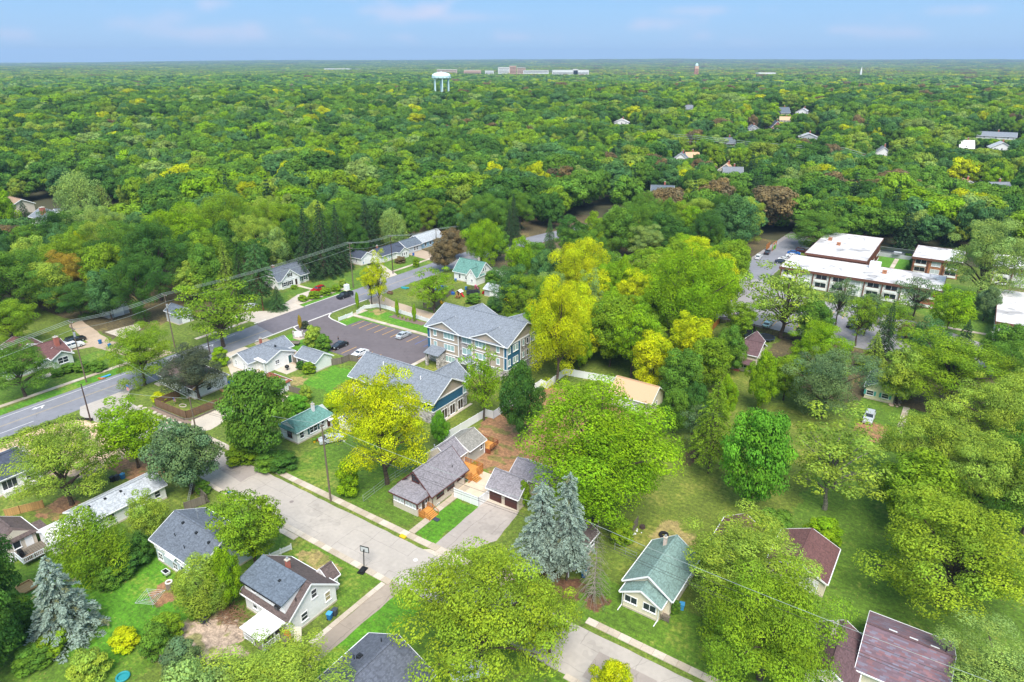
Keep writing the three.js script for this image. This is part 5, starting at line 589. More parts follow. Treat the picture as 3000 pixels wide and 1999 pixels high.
tree('maple', 'green maple turning orange beside the sand lot', -114.67,37.4,15.5,8.8, 'olive'); tree('locust', 'bright green tree at the sand lot edge', -116.44,49.77,13.7,6.3, 'lime'); tree('round', 'grey-green round tree over the concrete street', -100.93,50.49,13.6,6.1, 'greyGreen'); tree('maple', 'large green tree between the lane and the teal-roofed cottage', -99.39,64.01,18.6,6.9, 'green'); tree('round', 'dark purple-green maple hiding the corner house', -132.01,72.03,12.5,7.5, 'purple'); tree('maple', 'green street tree with yellow tips at the corner stop sign', -148.86,69.23,13.7,8.3, 'moss'); tree('round', 'green tree before the red-roofed house', -165.03,51.11,13.1,7.9, 'green'); tree('round', 'light green tree behind the red-roofed house', -197.49,62.46,13,7.6, 'moss'); tree('maple', 'tall light green tree at the dirt drive', -219.98,72.3,20.7,9.9, 'green');
tree('airy', 'large light green maple shading the main road', -154.01,93.06,18.4,11.4, 'moss'); tree('airy', 'sparse yellow roadside tree by the white fence corner', -146.19,138.87,12.4,4.2, 'yellow'); tree('airy', 'thin yellow tree inside the white picket fence', -139.83,136.1,18.5,3.6, 'yellow');
tree('maple', 'brilliant yellow-green tree beside the beige bungalow', -75.19,71.6,21.6,9.7, 'yellow'); tree('ovalTree', 'small bright green tree behind the brilliant yellow tree', -75.13,86.08,8.1,2, 'bright'); tree('shrub', 'lime shrub-like tree on the bungalow lawn', -78,65.31,6.7,2.2, 'lime'); tree('airy', 'airy yellow-green tree before the three-storey apartments', -74.71,99.6,16.3,5.1, 'lime'); tree('ovalTree', 'dense dark green oval tree behind the bungalow', -63.36,96.02,17.5,4.6, 'deep');
tree('locust', 'huge spreading walnut beside the two-car garage', -39.61,82.1,24.1,13.4, 'lime'); tree('bluespruce', 'tall blue spruce at the dirt driveway', -40.39,66.86,16.5,4.1, 'blueSpruce'); tree('bluespruce', 'tall grey-green spruce before the spruce house', -37.02,68.4,18.6,3.7, 'blueSpruce'); tree('dead', 'bare dead conifer on the cottage lawn', -31.86,66.87,13.9,2.4, 'brown');
tree('maple', 'rich bright green maple on the large lawn', -20.28,99.38,19,5.8, 'bright'); tree('larch', 'feathery conifer with yellow top at the lawn edge', -29.63,106.53,19.2,4.7, 'moss', { bark: M.bark }); tree('airy', 'airy yellow-green tree with pale limbs on the lawn', -9.99,107.09,18.2,8.6, 'olive', { bark: M.paleBark });
tree('ovalTree', 'lime tree between the mauve-roofed house and larch', -29.08,135.42,14,3.8, 'lime'); tree('round', 'grey-green bushy tree beside the navy-roofed cottage drive', -17.29,139.52,15.2,9.3, 'greyGreen'); tree('maple', 'spreading lime-green tree beside the trampoline', -22.38,156.57,14.8,7.6, 'lime'); tree('airy', 'tall olive-yellow tree over the motel car park fence', -35.8,180.65,20.3,12.6, 'olive');
tree('airy', 'thin olive tree between parked cars at the motel', -25.42,199.07,13.6,4.8, 'greyGreen'); tree('airy', 'green tree at the motel car park edge beside the brown bush', -11.03,189.52,13.5,5.2, 'moss'); tree('airy', 'slender thin-crowned tree before the motel brick wall', -8.14,216.27,12.7,6.5, 'greyGreen'); tree('locust', 'bright green tree at the motel court corner', 0.98,208.67,13.9,6.4, 'lime'); tree('maple', 'big pale grey-green tree between the motel wings', 6.25,239.58,27,12.1, 'pale'); tree('ovalTree', 'small grey-green tree on the motel court lawn', 8.73,226.45,10.4,4.3, 'greyGreen'); tree('round', 'green tree overhanging the rear motel road', -49.28,284.38,14.8,11.7, 'green');
tree('round', 'green tree with yellow tips behind the navy-roofed cottage', 3.41,157.5,16.3,12.1, 'moss'); tree('maple', 'pale yellow-green tree beyond the cottage garden walk', 2.47,119.99,16.9,8.1, 'olive'); tree('round', 'yellow-green tree at the far side of the shaded lawn', 11.96,141.5,16.1,10.5, 'olive'); tree('maple', 'olive tree above the broad pale lawn tree', 2.26,109.22,14.1,6.8, 'moss'); tree('round', 'pale green tree in the lawn-side grove', 10.81,116.36,16.2,9.2, 'olive'); tree('maple', 'dark green tree at the end of the lawn grove', 17.14,117.38,20.4,8, 'green'); tree('round', 'dark green tree behind the motel annexe bushes', 17.14,163.38,15.3,8.4, 'green'); tree('round', 'dull green tree before the motel annexe', -5.01,155.37,13.1,5.1, 'olive'); tree('spruce', 'young brown-green conifer beside the parked white car', -12.56,171.92,9.9,4.1, 'olive'); tree('round', 'dark leafy tree beside the low motel annexe', 13.49,183.76,13.4,6.2, 'green');
tree('locust', 'tall brilliant yellow-green tree at the apartment corner', -70.79,122.57,26,8.3, 'yellow'); tree('locust', 'bright yellow tree behind the apartments', -92.71,172.33,21.2,9.1, 'yellow'); tree('locust', 'tall lime tree in the grove behind the tan garage', -54.31,159.76,26.7,11.8, 'lime'); tree('locust', 'bright yellow-green tree before the grove', -58.32,135.53,17.5,6.5, 'lime'); tree('locust', 'yellow-green tree beside the wooden fence corner', -48.06,146.3,15.3,5.9, 'yellow'); tree('ovalTree', 'narrow lime tree before the flat pinkish roof', -78.51,172.8,17.8,4.3, 'lime'); tree('locust', 'yellow-green tree top at the motel road bend', -68.99,172.79,17.7,6.8, 'lime'); tree('round', 'lime tree beside the motel road verge', -54.07,180.84,18.2,6.9, 'lime'); tree('airy', 'pale cream-blossomed tree in the grove', -81.13,156.38,17.3,4.7, 'pale'); tree('ovalTree', 'young green tree beside the white vinyl fence', -70.6,132.48,12.2,3.6, 'lime');
tree('airy', 'light green tree beside the wooden yard fence', -125.33,143.67,14.2,7, 'lime'); tree('round', 'brown-leaved tree beside the pale blue house', -149.54,177.97,11.9,5.5, 'brown'); tree('round', 'reddish-brown tree beyond the pale blue house', -157.31,192.54,11.4,5.4, 'brown'); tree('locust', 'yellow-green tree beside the road bend', -138.4,185.54,18.7,7.3, 'lime'); tree('locust', 'lime tree behind the teal-roofed gable house', -119.67,180.07,16.8,5.4, 'lime'); tree('spruce', 'blue-green spruce at the wood edge', -126.46,210.62,16.5,3.7, 'blueish'); tree('maple', 'green tree behind the yellow locusts', -142.74,199.55,12.9,5.6, 'green');
tree('pine', 'tall pine with orange trunk beside the cape house', -168.63,116.53,20.6,4.5, 'blueish'); tree('spruce', 'dark spruce left of the cape house chimney', -181.67,119.2,17.9,4.4, 'deep'); tree('spruce', 'brownish spruce beside the roadside pine', -185.02,116.92,20.2,4.6, 'olive'); tree('spruce', 'pale young spruce behind the cape house', -194.35,147.51,15.3,3.2, 'green'); tree('spruce', 'tall dark spruce behind the cape house roof', -182.67,146.08,25.2,5.5, 'spruce'); tree('spruce', 'tallest dark spruce beside the cape house garden', -180.2,150.82,26.4,6.5, 'spruce'); tree('spruce', 'dark spruce before the white ranch garage', -181.13,158.44,23.7,5.2, 'spruce'); tree('spruce', 'low spreading spruce at the cape house drive', -165.51,119.57,7.6,3.3, 'blueish'); tree('spruce', 'dark spruce behind the ranch garage', -195.83,186.42,19.7,5.5, 'spruce'); tree('spruce', 'dark spruce in the wood above the ranch', -197.19,193.87,17.2,4.7, 'deep'); tree('willow', 'pale green willow behind the ranch house roof', -187.27,192.24,15.8,6.1, 'pale');
tree('maple', 'deep green rounded tree beside the side drive garage', -187.85,91.17,19.7,8.4, 'deep'); tree('maple', 'large deep green tree crowning the roadside wood', -202.89,104.77,24.6,10.6, 'deep'); tree('round', 'dark green bushy tree at the dirt drive end', -205,82.48,11.2,8.9, 'deep'); tree('maple', 'orange-tinged tree in the roadside wood', -225.79,89.21,15.6,8, 'orange'); tree('locust', 'bright yellow tree in the roadside wood', -251.48,105.5,15.3,4.6, 'yellow'); tree('maple', 'yellow-green tree before the hillside house', -243.96,110.61,20,7.2, 'olive'); tree('round', 'brown tree below the hillside house', -290.84,98.9,13.7,7, 'brown'); tree('round', 'red-brown tree before the hillside house', -305.94,118.26,8,8, 'brown'); tree('willow', 'lone pale green tree on the hillside lawn', -333.37,145.57,23.4,12, 'pale'); tree('spruce', 'brown conifer behind the lone pale tree', -332.47,153.88,16.7,6.9, 'brown'); tree('spruce', 'small dark spruce beside the hillside house', -354.68,130.01,10.8,4.4, 'spruce'); tree('maple', 'lime tree in the roadside wood above the drive', -221.07,124.91,24.5,11.6, 'lime'); tree('locust', 'light green tree above the roadside spruces', -224.13,144.24,25.8,10.6, 'moss'); tree('maple', 'yellow-green tree behind the light grey shed', -192.63,109.26,13,5.6, 'olive'); tree('round', 'light green tree at the left wood edge', -321.34,109.5,22.7,6.6, 'lime'); tree('round', 'olive tree at the drive beside the brown trees', -248.53,89.66,16.6,6.9, 'olive'); tree('round', 'green tree in the wood behind the orange-tinged tree', -216.3,95.66,17.8,7, 'moss'); tree('round', 'deep green tree beside the roadside spruces', -190.61,113.12,17.8,5.8, 'green'); tree('round', 'yellow-green tree below the roadside wood', -217.05,80.89,15.7,6.1, 'olive');
tree('round', 'green tree between the tan garage and the larch', -43.79,129.01,12.9,5.3, 'green'); tree('maple', 'yellowish tree beyond the tan garage gable', -41.28,138.31,13.2,5, 'moss'); tree('round', 'green tree left of the mauve-roofed house', -40.03,149.69,12,4, 'green'); tree('ovalTree', 'slim lime tree before the mauve-roofed house lawn', -33.62,127.08,10.4,2.7, 'lime'); tree('round', 'dark shady tree beside the larch', -36.94,118,11.4,3.1, 'deep'); tree('round', 'leafy tree behind the mauve-roofed house garden', -25.78,143.72,10.9,4.6, 'moss');
tree('locust', 'lime tree at the motel lot entrance fence', -43.58,168.81,12.4,4.6, 'moss'); tree('round', 'green tree screening the motel lot stalls', -27.29,178.12,12.9,5.3, 'green'); tree('airy', 'yellowish tree between motel stalls and the board fence', -18.23,186.03,13.6,4.9, 'moss'); tree('round', 'small grey-green tree before the motel van', -17.53,194.95,11.8,3.8, 'greyGreen'); tree('airy', 'teal-green airy tree beside the larch', -33.02,110.93,11.1,4, 'greyGreen'); tree('round', 'green tree at the corner of the tan garage', -40.16,115.81,10.4,3.3, 'green');
// shrubs and hedges
const shrubs = [
  ['round dark green shrub beside the white lot garage', -122.86,94.82,2.8,1.8, 'moss'], ['tall rounded shrub at the parking lot corner', -134.7,106.55,5.5,2.7, 'olive'], ['large green shrub behind the white lot garage', -129.98,105.6,4.6,2.3, 'green'], ['low dark shrub at the garage corner', -126.25,95.14,2.1,1.2, 'deep'], ['bright lime bush at the L-shaped house wall', -144.02,85.74,4.9,2.1, 'lime'], ['yellow-green bush at the corner house fence', -138.31,66.45,2,1.9, 'yellow'], ['bright green bush beside the teal-roofed cottage', -108.07,78.98,4.8,2.9, 'bright'], ['dark bush behind the teal-roofed cottage', -103.8,84.3,3,2, 'moss'], ['green shrub beside the lawn fence', -111.95,84.67,3.8,1.5, 'olive'], ['hedge bush before the red-roofed house', -170.89,63.13,2.1,2.1, 'green'], ['hedge bush beside the utility pole', -168.65,65.25,2.3,2.3, 'green'], ['hedge bush at the sidewalk end', -165.97,67.37,2.3,2.3, 'green'], ['low clipped shrub before the red-roofed house', -170.7,60.32,1.5,1.5, 'green'],
  ['russet rounded shrub on the ranch lawn', -170.54,177.92,2.3,2.3, 'brown'], ['small round tree on the ranch lawn', -161.95,176.87,3.5,1.4, 'moss'], ['olive bush beside the cape house hedge', -166.49,146.05,2.6,1.6, 'olive'], ['bush under the cape house window', -177.89,135.51,1.4,1.3, 'moss'], ['low hedge bush at the cape house drive', -165.87,128.99,1.8,1.8, 'moss'], ['hedge bush beside the red car', -164.93,132.65,2.4,2.1, 'moss'], ['hedge bush along the cape house sidewalk', -164.64,136.98,2.4,2.1, 'moss'], ['hedge bush at the cape house corner', -164.57,141.28,2.2,1.9, 'moss'],
  ['green bush in the play yard', -121.03,157.09,3.1,2.8, 'green'], ['bright yellow shrub behind the apartments', -111.26,159.87,5.1,2.2, 'yellow'], ['dark bush behind the apartment roof', -111.62,154.95,4.2,2.8, 'green'], ['green bush beside the teal-roofed gable house', -128.02,176.88,4.4,2.9, 'green'], ['light green bush beyond the grey shed', -118.85,176.3,4.3,2.6, 'moss'], ['wild bush below the blue spruce', -85.45,23.68,3.4,2.3, 'moss'], ['wild weedy bush in the overgrown garden', -83.97,21.3,3,2.4, 'moss'], ['overgrown bush at the garden end', -76.24,21.73,3.7,2.5, 'olive'], ['yellow-flowered weeds in the back garden', -77.67,26.56,2.1,2.1, 'yellow'], ['hedge bush beside the clothes dryer lawn', -74.43,30.36,3.4,2.3, 'moss'], ['dense hedge bush above the sandy yard', -72.9,28.24,4.4,2.1, 'green'], ['grey-green round bush over the toys', -67.65,28.28,4.9,2.4, 'greyGreen'], ['dark ivy bush behind the long ranch', -90.78,33.86,2.9,2.9, 'deep'], ['dark bush beside the willow', -89.92,30.94,3.3,2, 'green'], ['left garden dark bush', -90.16,19.67,5.1,2.8, 'deep'], ['bush at the overgrown garden edge', -83.83,18.55,2.7,2.4, 'green'], ['weedy bush beside the fire pit', -94.25,21.09,3.2,2.3, 'green'], ['bush behind the white house brush pile', -74.4,35.34,2,2, 'green'], ['dark green bush at the grey-roofed house corner', -77.32,35.66,2.5,1.4, 'deep'], ['ivy bush beside the street ladder', -99.31,51.73,2.6,1.4, 'green'], ['green bush at the leaning fence', -90.99,36.59,4.8,1.7, 'deep'],
  ['lime-yellow shrub beside the red-roofed garage', -8.39,97.03,4.7,2.9, 'lime'], ['feathery green shrub before the larch lawn', -15.31,95.25,4.3,3.2, 'green'], ['green bush at the cottage side', -21.88,71.21,2.1,0.8, 'green'], ['small cone bush at the patchwork-roof house', 1.69,72.84,1.7,1, 'moss'], ['low bush below the walnut', -34.32,80.4,4.2,2.2, 'moss'], ['ivy-covered bush beside the garage', -51.61,79.76,4.9,1.1, 'moss'], ['small green bush on the front garden bed', -96.56,63.28,3,3, 'green'], ['dark hedge bush beside the teal-roofed cottage', -94.59,64.62,3,3, 'deep'], ['hedge bush at the street beside the grey-green tree', -102.4,61.96,3.9,3.5, 'moss'], ['green bush behind the motel fence', -29.1,197.69,3.6,3.6, 'green'], ['brown bush at the motel car park', -5.99,197.84,5.3,4.1, 'brown'], ['round clipped bush on the motel court', -16.69,290.1,1.8,1.8, 'green'], ['clipped bush at the motel brick wall', -14.71,280.05,2.6,1.1, 'deep'], ['low clipped bush on the motel court lawn', -14.8,271.95,1.7,1.7, 'deep'],
];
for (const [label, u, v, h, r, c] of shrubs) tree('shrub', label, u, v, Math.max(0.8, h), Math.max(0.5, r), c);
for (const [u, v] of [[-146.5, 133.4], [-132.2, 135.3], [-125.2, 134.8]]) tree('column', 'slim columnar green sapling beside the white picket fence', u, v, 5.2, 0.55, 'lime', { group: 'columnar saplings by the parking lot' });
tree('column', 'slim columnar orange-red sapling beside the entrance sign', -147.02,112.42, 4.2, 0.55, 'orange'); tree('shrub', 'bare twiggy purple shrub at the entrance sign', -146.45,113.61, 2.4, 1.1, 'purple');
for (let i = 0; i < 5; i++) tree('shrub', 'small golden bed plant in the mulch by the lot', -131.5 + i * 1.5, 134.9, 0.7, 0.35, 'olive', { group: 'bed plants in the mulch' });

// ---------------------------------------------------------------- the woods: distant houses first, then trees round them
const farHouses = [
  ['white house with flat pink-white roof in the far wood', -296.35,622.27, 14, 8, M.white, M.whiteRoof, 0.4], ['small white gabled house deep in the wood', -284.37,759.52, 12, 8, M.white, M.rGrey, 0.2], ['red brick house with steep slate roof in the far street', -163.14,660.13, 9, 9, M.redbrick, M.rNavy, 0.5], ['cream house with pinkish roof in the far street', -167.99,709.5, 9, 8, M.cream, M.rTan, 0.3], ['far white house with pale grey double gable', -168.33,782.34, 13, 9, M.white, M.rLight, 0.1], ['far house with blue-grey roof above the brick house', -184.97,771.03, 10, 8, M.palegrey, M.rBlueGrey, 0.8], ['grey-roofed house beside the red shed in the far street', -125.04,614, 14, 9, M.palegrey, M.rLight, 0.3], ['tan house with steep grey gable behind a brown tree', -171.19,555.02, 10, 9, M.cream, M.rSlate, 0.9], ['white house with grey roof and brick wall below power lines', -173.53,461.06, 12, 9, M.white, M.rBlueGrey, 0.3], ['house with orange-tan roof below power lines', -172.76,479.28, 9, 8, M.white, M.rTan, 0.7], ['pale pink house between far trees', -134.48,437.56, 9, 8, M.cream, M.rTan, 0.2], ['grey-roofed house with a small lawn between far trees', -124.91,418.66, 11, 8, M.white, M.rGrey, 0.5], ['small grey house on the far street corner', -177.81,640.39, 9, 7, M.palegrey, M.rSlate, 0.6], ['house with navy roof behind the tall cedar', -136.46,339.96, 11, 8, M.white, M.rBlueGrey, 0.4],
  ['grey-roofed house beside power lines on the right', -62.35,555.94, 12, 9, M.white, M.rGrey, 0.3], ['long grey-roofed house beyond the power lines', 1.41,675.48, 26, 10, M.white, M.rGrey, 0.05], ['white house with hipped grey roof before the long roof', 5.79,618.34, 14, 10, M.white, M.rLight, 0.2], ['white shed-roofed house in the right wood', -15.42,609.48, 9, 8, M.white, M.whiteRoof, 0.3], ['house with tan hipped roof below the wires', -7.19,456.19, 12, 9, M.cream, M.rTan, 0.4], ['small white house behind the tan-roofed house', 7.69,449.26, 10, 8, M.white, M.rGrey, 0.6], ['white steep-roofed house far in the right wood', 0.08,1126.12, 9, 8, M.white, M.rLight, 0.5],
];
const clear = [];                  // sight lines kept low: [x, z, reach towards the street side]
farHouses.forEach(([label, u, v, L, Wd, wall, roof, turn], i) => {
  const p = W(u, v), h = new Thing('distant_house', label, 'house', u, v, { turn, y: landHeight(p.x, p.z) });
  gable(h, { u0: u - L / 2, u1: u + L / 2, v0: v - Wd / 2, v1: v + Wd / 2, eave: 5, ridge: 7.8 + (i % 3), axis: i % 2 ? 'u' : 'v', wall, roof, ov: 0.5 });
  for (const y of [1.2, 3.6]) for (const k of [-0.3, 0, 0.3]) win(h, '-v', v - Wd / 2, u + k * L, y, 0.9, 1.2); for (const y of [1.2, 3.6]) for (const k of [-0.25, 0.25]) win(h, '+u', u + L / 2, v + k * Wd, y, 0.9, 1.2); chimney(h, u + 1, v + 1.4, 5.5, 9.4 + (i % 3), 0.8); clear.push([p.x, p.z, L / 2 + 2.5, 48]);
});
clear.push([...W(-334, 136).toArray().filter((_, i) => i !== 1), 26, 110], [...W(-389, 140).toArray().filter((_, i) => i !== 1), 14, 90]);
const open = [[-183, -148, 0, 212], [-216, -183, 0, 82], [-148, -106, 0, 184], [-106, -78, 0, 142], [-78, -44, 0, 129], [-51, -30, 138, 187], [-46, 60, 0, 134], [-14, 0, 130, 168], [-70, 34, 182, 302], [-112, -84, 196, 228], [-372, -296, 118, 170], [-150, -120, 184, 300]];
const blocked = (x, z, r) => {
  const [u, v] = toUV(x, z); for (const o of open) if (u > o[0] && u < o[1] && v > o[2] && v < o[3]) return true;
  return false;
};
const sightCap = (x, z) => { let cap = 99; for (const [hx, hz, w] of clear) { const d = Math.hypot(hx, hz), dx = -hx / d, dz = -hz / d, t = (x - hx) * dx + (z - hz) * dz, q = Math.abs((x - hx) * dz - (z - hz) * dx); if (t > -w && t < 130 && q < w + 2) cap = Math.min(cap, t < w + 3 ? 0 : 3 + 1.35 * t * 69 / d); } return cap; };
const woodKinds = [['green', 34], ['deep', 24], ['moss', 17], ['blueish', 14], ['olive', 4], ['lime', 6], ['pale', 6], ['brown', 2], ['yellow', 1.2]];
function woodColour(x, z, k) { // stands of kindred trees, with more browns and yellows among the houses on the right
  const w = woodKinds.map(([c, q], i) => q * Math.max(0.05, 1 + 1.8 * noise3.noise(x / 60, z / 60, i * 3.7)) * (x > 60 && (c === 'brown' || c === 'olive' || c === 'yellow') ? 2.4 : 1) * (x < -60 && (c === 'brown') ? 0.4 : 1));
  let s = w.reduce((a, b) => a + b) * k; for (let i = 0; i < w.length; i++) if ((s -= w[i]) < 0) return woodKinds[i][0]; return 'green';
}
{ // the bright grove between the apartments, the motel road and the mauve-roofed house
  rnd = rngOf(404); const tints = ['lime', 'yellow', 'moss', 'lime', 'yellow', 'chartreuse'], words = { lime: 'lime green', yellow: 'bright yellow', moss: 'yellowish green', green: 'leafy green', chartreuse: 'yellow-green' };
  for (let v = 131; v < 228; v += 7.8) for (let u = -82; u < -50; u += 7.8) { const a = u + rr(-2.6, 2.6), b = v + rr(-2.6, 2.6), c = tints[Math.floor(rnd() * 6)], q = W(a, b), r = rr(4.2, 6.6), h = rr(11, 17.5); if ((a > -52 && b > 138) || (a > -69 && b > 222) || (a < -84 && b > 200)) continue; if (TREES.some(t => Math.hypot(t[0] - q.x, t[1] - q.z) < (t[2] + r) * 0.5)) continue; tree(rnd() < 0.6 ? 'locust' : 'round', `${words[c]} tree in the bright grove behind the apartments`, a, b, h, r, c, { group: `${words[c]} trees in the bright grove`, asIs: 1 }); }
}
const spots = [];
{ rnd = rngOf(77);
  for (const [d0, d1, step] of [[120, 750, 9.6], [750, 1500, 11.5], [1500, 2400, 14]]) for (let z = -d1; z < 0; z += step) for (let x = -1900; x < 1900; x += step) {
    const px = x + rr(-0.42, 0.42) * step, pz = z + rr(-0.42, 0.42) * step, k = rnd(), e = rnd(), f = rnd(), d = Math.hypot(px, pz); if (d < d0 || d > d1 || Math.abs(px) > -pz * 0.80 + 25) continue;
    if (noise3.noise(px / 45, pz / 45, 20) > (px > 40 ? 0.42 : 0.55)) continue;
    if (blocked(px, pz)) continue; const r = step * (0.5 + 0.55 * e * e), [u, v] = toUV(px, pz);
    let bad = false; if (d < 420) for (const t of TREES) if (Math.hypot(t[0] - px, t[1] - pz) < (t[2] + r) * 0.62) { bad = true; break; } if (bad) continue;
    const cap = d < 1200 ? sightCap(px, pz) : 99; if (cap < 4) continue;
    const low = (u > -36 && v < 184 && u < 14) ? 0.7 : 1;
    const hh = Math.min(cap, (10.5 + 6.5 * f + 5 * e + 3 * noise3.noise(px / 80, pz / 80, 5)) * low); spots.push({ x: px, z: pz, d, r: r * (low < 1 || cap < 12 ? 0.85 : 1), h: hh, c: woodColour(px, pz, k), k, con: hash(px, pz) < (px > 40 ? 0.09 : 0.05) });
  }
}
spots.sort((a, b) => a.d - b.d);
{ // the nearest stand as single trees, the rest of the wood as one mass
  const single = Math.max(0, 300 - treeCount + shrubs.length + 9), wordOf = { green: 'mid green', deep: 'dark green', moss: 'yellowish green', blueish: 'bluish green', olive: 'olive', lime: 'lime green', pale: 'pale green', brown: 'brown-leaved', yellow: 'yellow' };
  spots.slice(0, single).forEach(s => { const [u, v] = toUV(s.x, s.z), near = u < -183 ? 'in the wood across the main road' : u > -40 ? 'in the trees around the motel' : 'in the grove beyond the apartments'; const kind = s.con ? 'spruce' : ['maple', 'round', 'round', 'locust', 'ovalTree'][Math.floor(s.k * 997) % 5]; tree(kind, `${wordOf[s.c]} ${s.con ? 'conifer' : 'broadleaf tree'} ${near}`, u, v, s.h * (s.con ? 1.15 : 1), s.r * (s.con ? 0.62 : 1), s.con ? 'spruce' : s.c, { group: `${wordOf[s.c]} trees ${near}` }); });
  const rest = spots.slice(single), G = new THREE.Group(); G.name = 'distant_wood'; tag(G, 'unbroken green wood stretching to the horizon', 'woodland', null, 'stuff'); scene.add(G);
  const midP = [51, 52, 53, 54, 59, 60].map((s, i) => broadleaf(s, { n: 34, per: 150, a: 0.36, b: 0.25, rc: [0.22, 0.38], bottom: 0.2, limbs: 0, lump: 0.45, shape: [null, mound, vase, oval, null, mound][i] })), farP = [55, 56, 57].map(s => broadleaf(s, { n: 22, per: 46, a: 0.75, b: 0.55, rc: [0.28, 0.45], lump: 0.4, bottom: 0.2, limbs: 0 })), conP = [spruce(58, { whorls: 16, dens: 0.35, needle: 2.4 })];
  rnd = rngOf(61); const grove = [1, 2].map(s => { const L = new Leaves(); for (let t = 0; t < 22; t++) { const cx = rr(-5.4, 5.4), cz = rr(-5.4, 5.4), cy = rr(8, 13), tone = rr(0.75, 1.25), wm = rr(-0.6, 0.9); for (let k = 0; k < 46; k++) { const a = rr(0, 6.283), e = Math.sqrt(rnd()) * 1.5, y = 1.6 * Math.sqrt(1 - (e / 1.55) ** 2); L.add(cx + e * Math.cos(a), cy + y * 3 - 3, cz + e * Math.sin(a), Math.cos(a) * e + rr(-0.4, 0.4), 1 + rr(-0.4, 0.4), Math.sin(a) * e + rr(-0.4, 0.4), 0.5, 0.36, tone * rr(0.8, 1.2), wm); } } return { crown: L.geo() }; });
  const white = leafM([1, 1, 1]);
  const mass = (name, protos, list) => protos.forEach((p, q) => {
    const mine = list.filter((_, i) => i % protos.length === q); if (!mine.length) return; const im = new THREE.InstancedMesh(p.crown, white, mine.length); im.name = name; im.userData.kind = 'stuff'; shade(im); const m = new THREE.Matrix4(), c = new THREE.Color();
    mine.forEach((s, i) => { m.compose(V3(s.x, landHeight(s.x, s.z) - 0.3, s.z), new THREE.Quaternion().setFromAxisAngle(V3(0, 1, 0), s.k * 40), V3(s.r / R0, s.h / H0, s.r / R0)); im.setMatrixAt(i, m); const f = F[s.c], t = 0.68 + 0.28 * hash(s.x, s.z); c.setRGB(f[0] * t, f[1] * t, f[2] * t); im.setColorAt(i, c); }); G.add(im);
  });
  for (const s of rest) if (s.con) { s.r *= 0.6; s.h *= 1.15; s.c = 'spruce'; }
  mass('wood_trees', midP, rest.filter(s => s.d < 1300 && !s.con)); mass('wood_trees', farP, rest.filter(s => s.d >= 1300 && !s.con)); mass('wood_conifers', conP, rest.filter(s => s.con));
  const hills = []; rnd = rngOf(91); for (const [d0, d1, st] of [[2380, 4200, 24], [4200, 8000, 48], [8000, 15500, 95]]) for (let z = -d1; z < 0; z += st) for (let x = -d1 * 0.8; x < d1 * 0.8; x += st) { const px = x + rr(-0.4, 0.4) * st, pz = z + rr(-0.4, 0.4) * st, k = rnd(), e = rnd(), d = Math.hypot(px, pz); if (d < d0 || d > d1 || Math.abs(px) > -pz * 0.78 + 30) continue; const r = st * (0.62 + 0.25 * e); hills.push({ x: px, z: pz, d, r: r, h: 14 + 6 * k, c: woodColour(px, pz, k), k }); }
  mass('hill_wood', grove, hills); console.log('wood', spots.length, 'hills', hills.length, 'single', single, 'trees', treeCount);
}

// ---------------------------------------------------------------- far landmarks
{ const x = -87, z = -900, y = landHeight(x, z), g = new THREE.Group(); g.name = 'water_tower'; g.position.set(x, y, z); g.scale.set(1.15, 1, 1.15); scene.add(g); tag(g, 'pale blue water tower with bulbous tank rising above the wood', 'water tower');
  const m = mt(0xd6eef0, 0.5), add = (n, q, mm = m) => { const k = shade(new THREE.Mesh(q, mm)); k.name = n; g.add(k); return k; }, T0 = 50.2 - y;
  const prof = [[0.01, -4.6], [3, -4.4], [6.5, -3.6], [9.4, -1.6], [10.1, 0.2], [9.6, 2], [7.4, 3.6], [4, 4.5], [0.01, 4.8]].map(p => new THREE.Vector2(p[0], p[1])); const t = add('tank', new THREE.LatheGeometry(prof, 36).translate(0, T0, 0));
  const sub = (n, q) => { const k = shade(new THREE.Mesh(q, m)); k.name = n; t.add(k); }; sub('catwalk', new THREE.TorusGeometry(10.4, 0.25, 6, 40).rotateX(Math.PI / 2).translate(0, T0 - 1.2, 0)); for (let i = 0; i < 12; i++) sub('tank_rib', new THREE.SphereGeometry(1.9, 8, 6).scale(1, 0.7, 1).translate(8.4 * Math.cos(i / 12 * 6.283), T0 - 1.8, 8.4 * Math.sin(i / 12 * 6.283))); sub('finial', new THREE.CylinderGeometry(0.3, 0.5, 1.2, 8).translate(0, T0 + 5.2, 0));
  for (let i = 0; i < 6; i++) { const a = (i + 0.3) / 6 * 6.283, c = [8.3 * Math.cos(a), 8.3 * Math.sin(a)]; add('column', new THREE.CylinderGeometry(0.62, 0.62, T0 - 2, 10).translate(c[0], (T0 - 2) / 2, c[1])); } add('riser', new THREE.CylinderGeometry(1.1, 1.1, T0 - 4, 14).translate(0, (T0 - 4) / 2, 0));
}
function block(name, label, cat, x, z, parts, turn = 0) { const g = new THREE.Group(); g.name = numbered(name); g.position.set(x, landHeight(x, z), z); g.rotation.y = turn; scene.add(g); tag(g, label, cat);
  for (const [w, h, d, dx, mat, win_] of parts) { const b = shade(new THREE.Mesh(metric(new THREE.BoxGeometry(w, h, d).translate(dx, h / 2, 0)), mat)); b.name = 'wall'; g.add(b); const r = shade(new THREE.Mesh(metric(new THREE.BoxGeometry(w + 1, 1, d + 1).translate(dx, h + 0.5, 0)), M.whiteConcrete)); r.name = 'roof'; g.add(r); const rows = Math.floor(h / 4.5); for (let k = 0; k < rows; k++) { const q = shade(new THREE.Mesh(metric(new THREE.BoxGeometry(w - 3, 1.7, 0.3).translate(dx, 2.6 + k * 4.4, d / 2 + 0.1)), M.glass)); q.name = 'window_band'; g.add(q); } } return g; }
const farWhite = M.white;
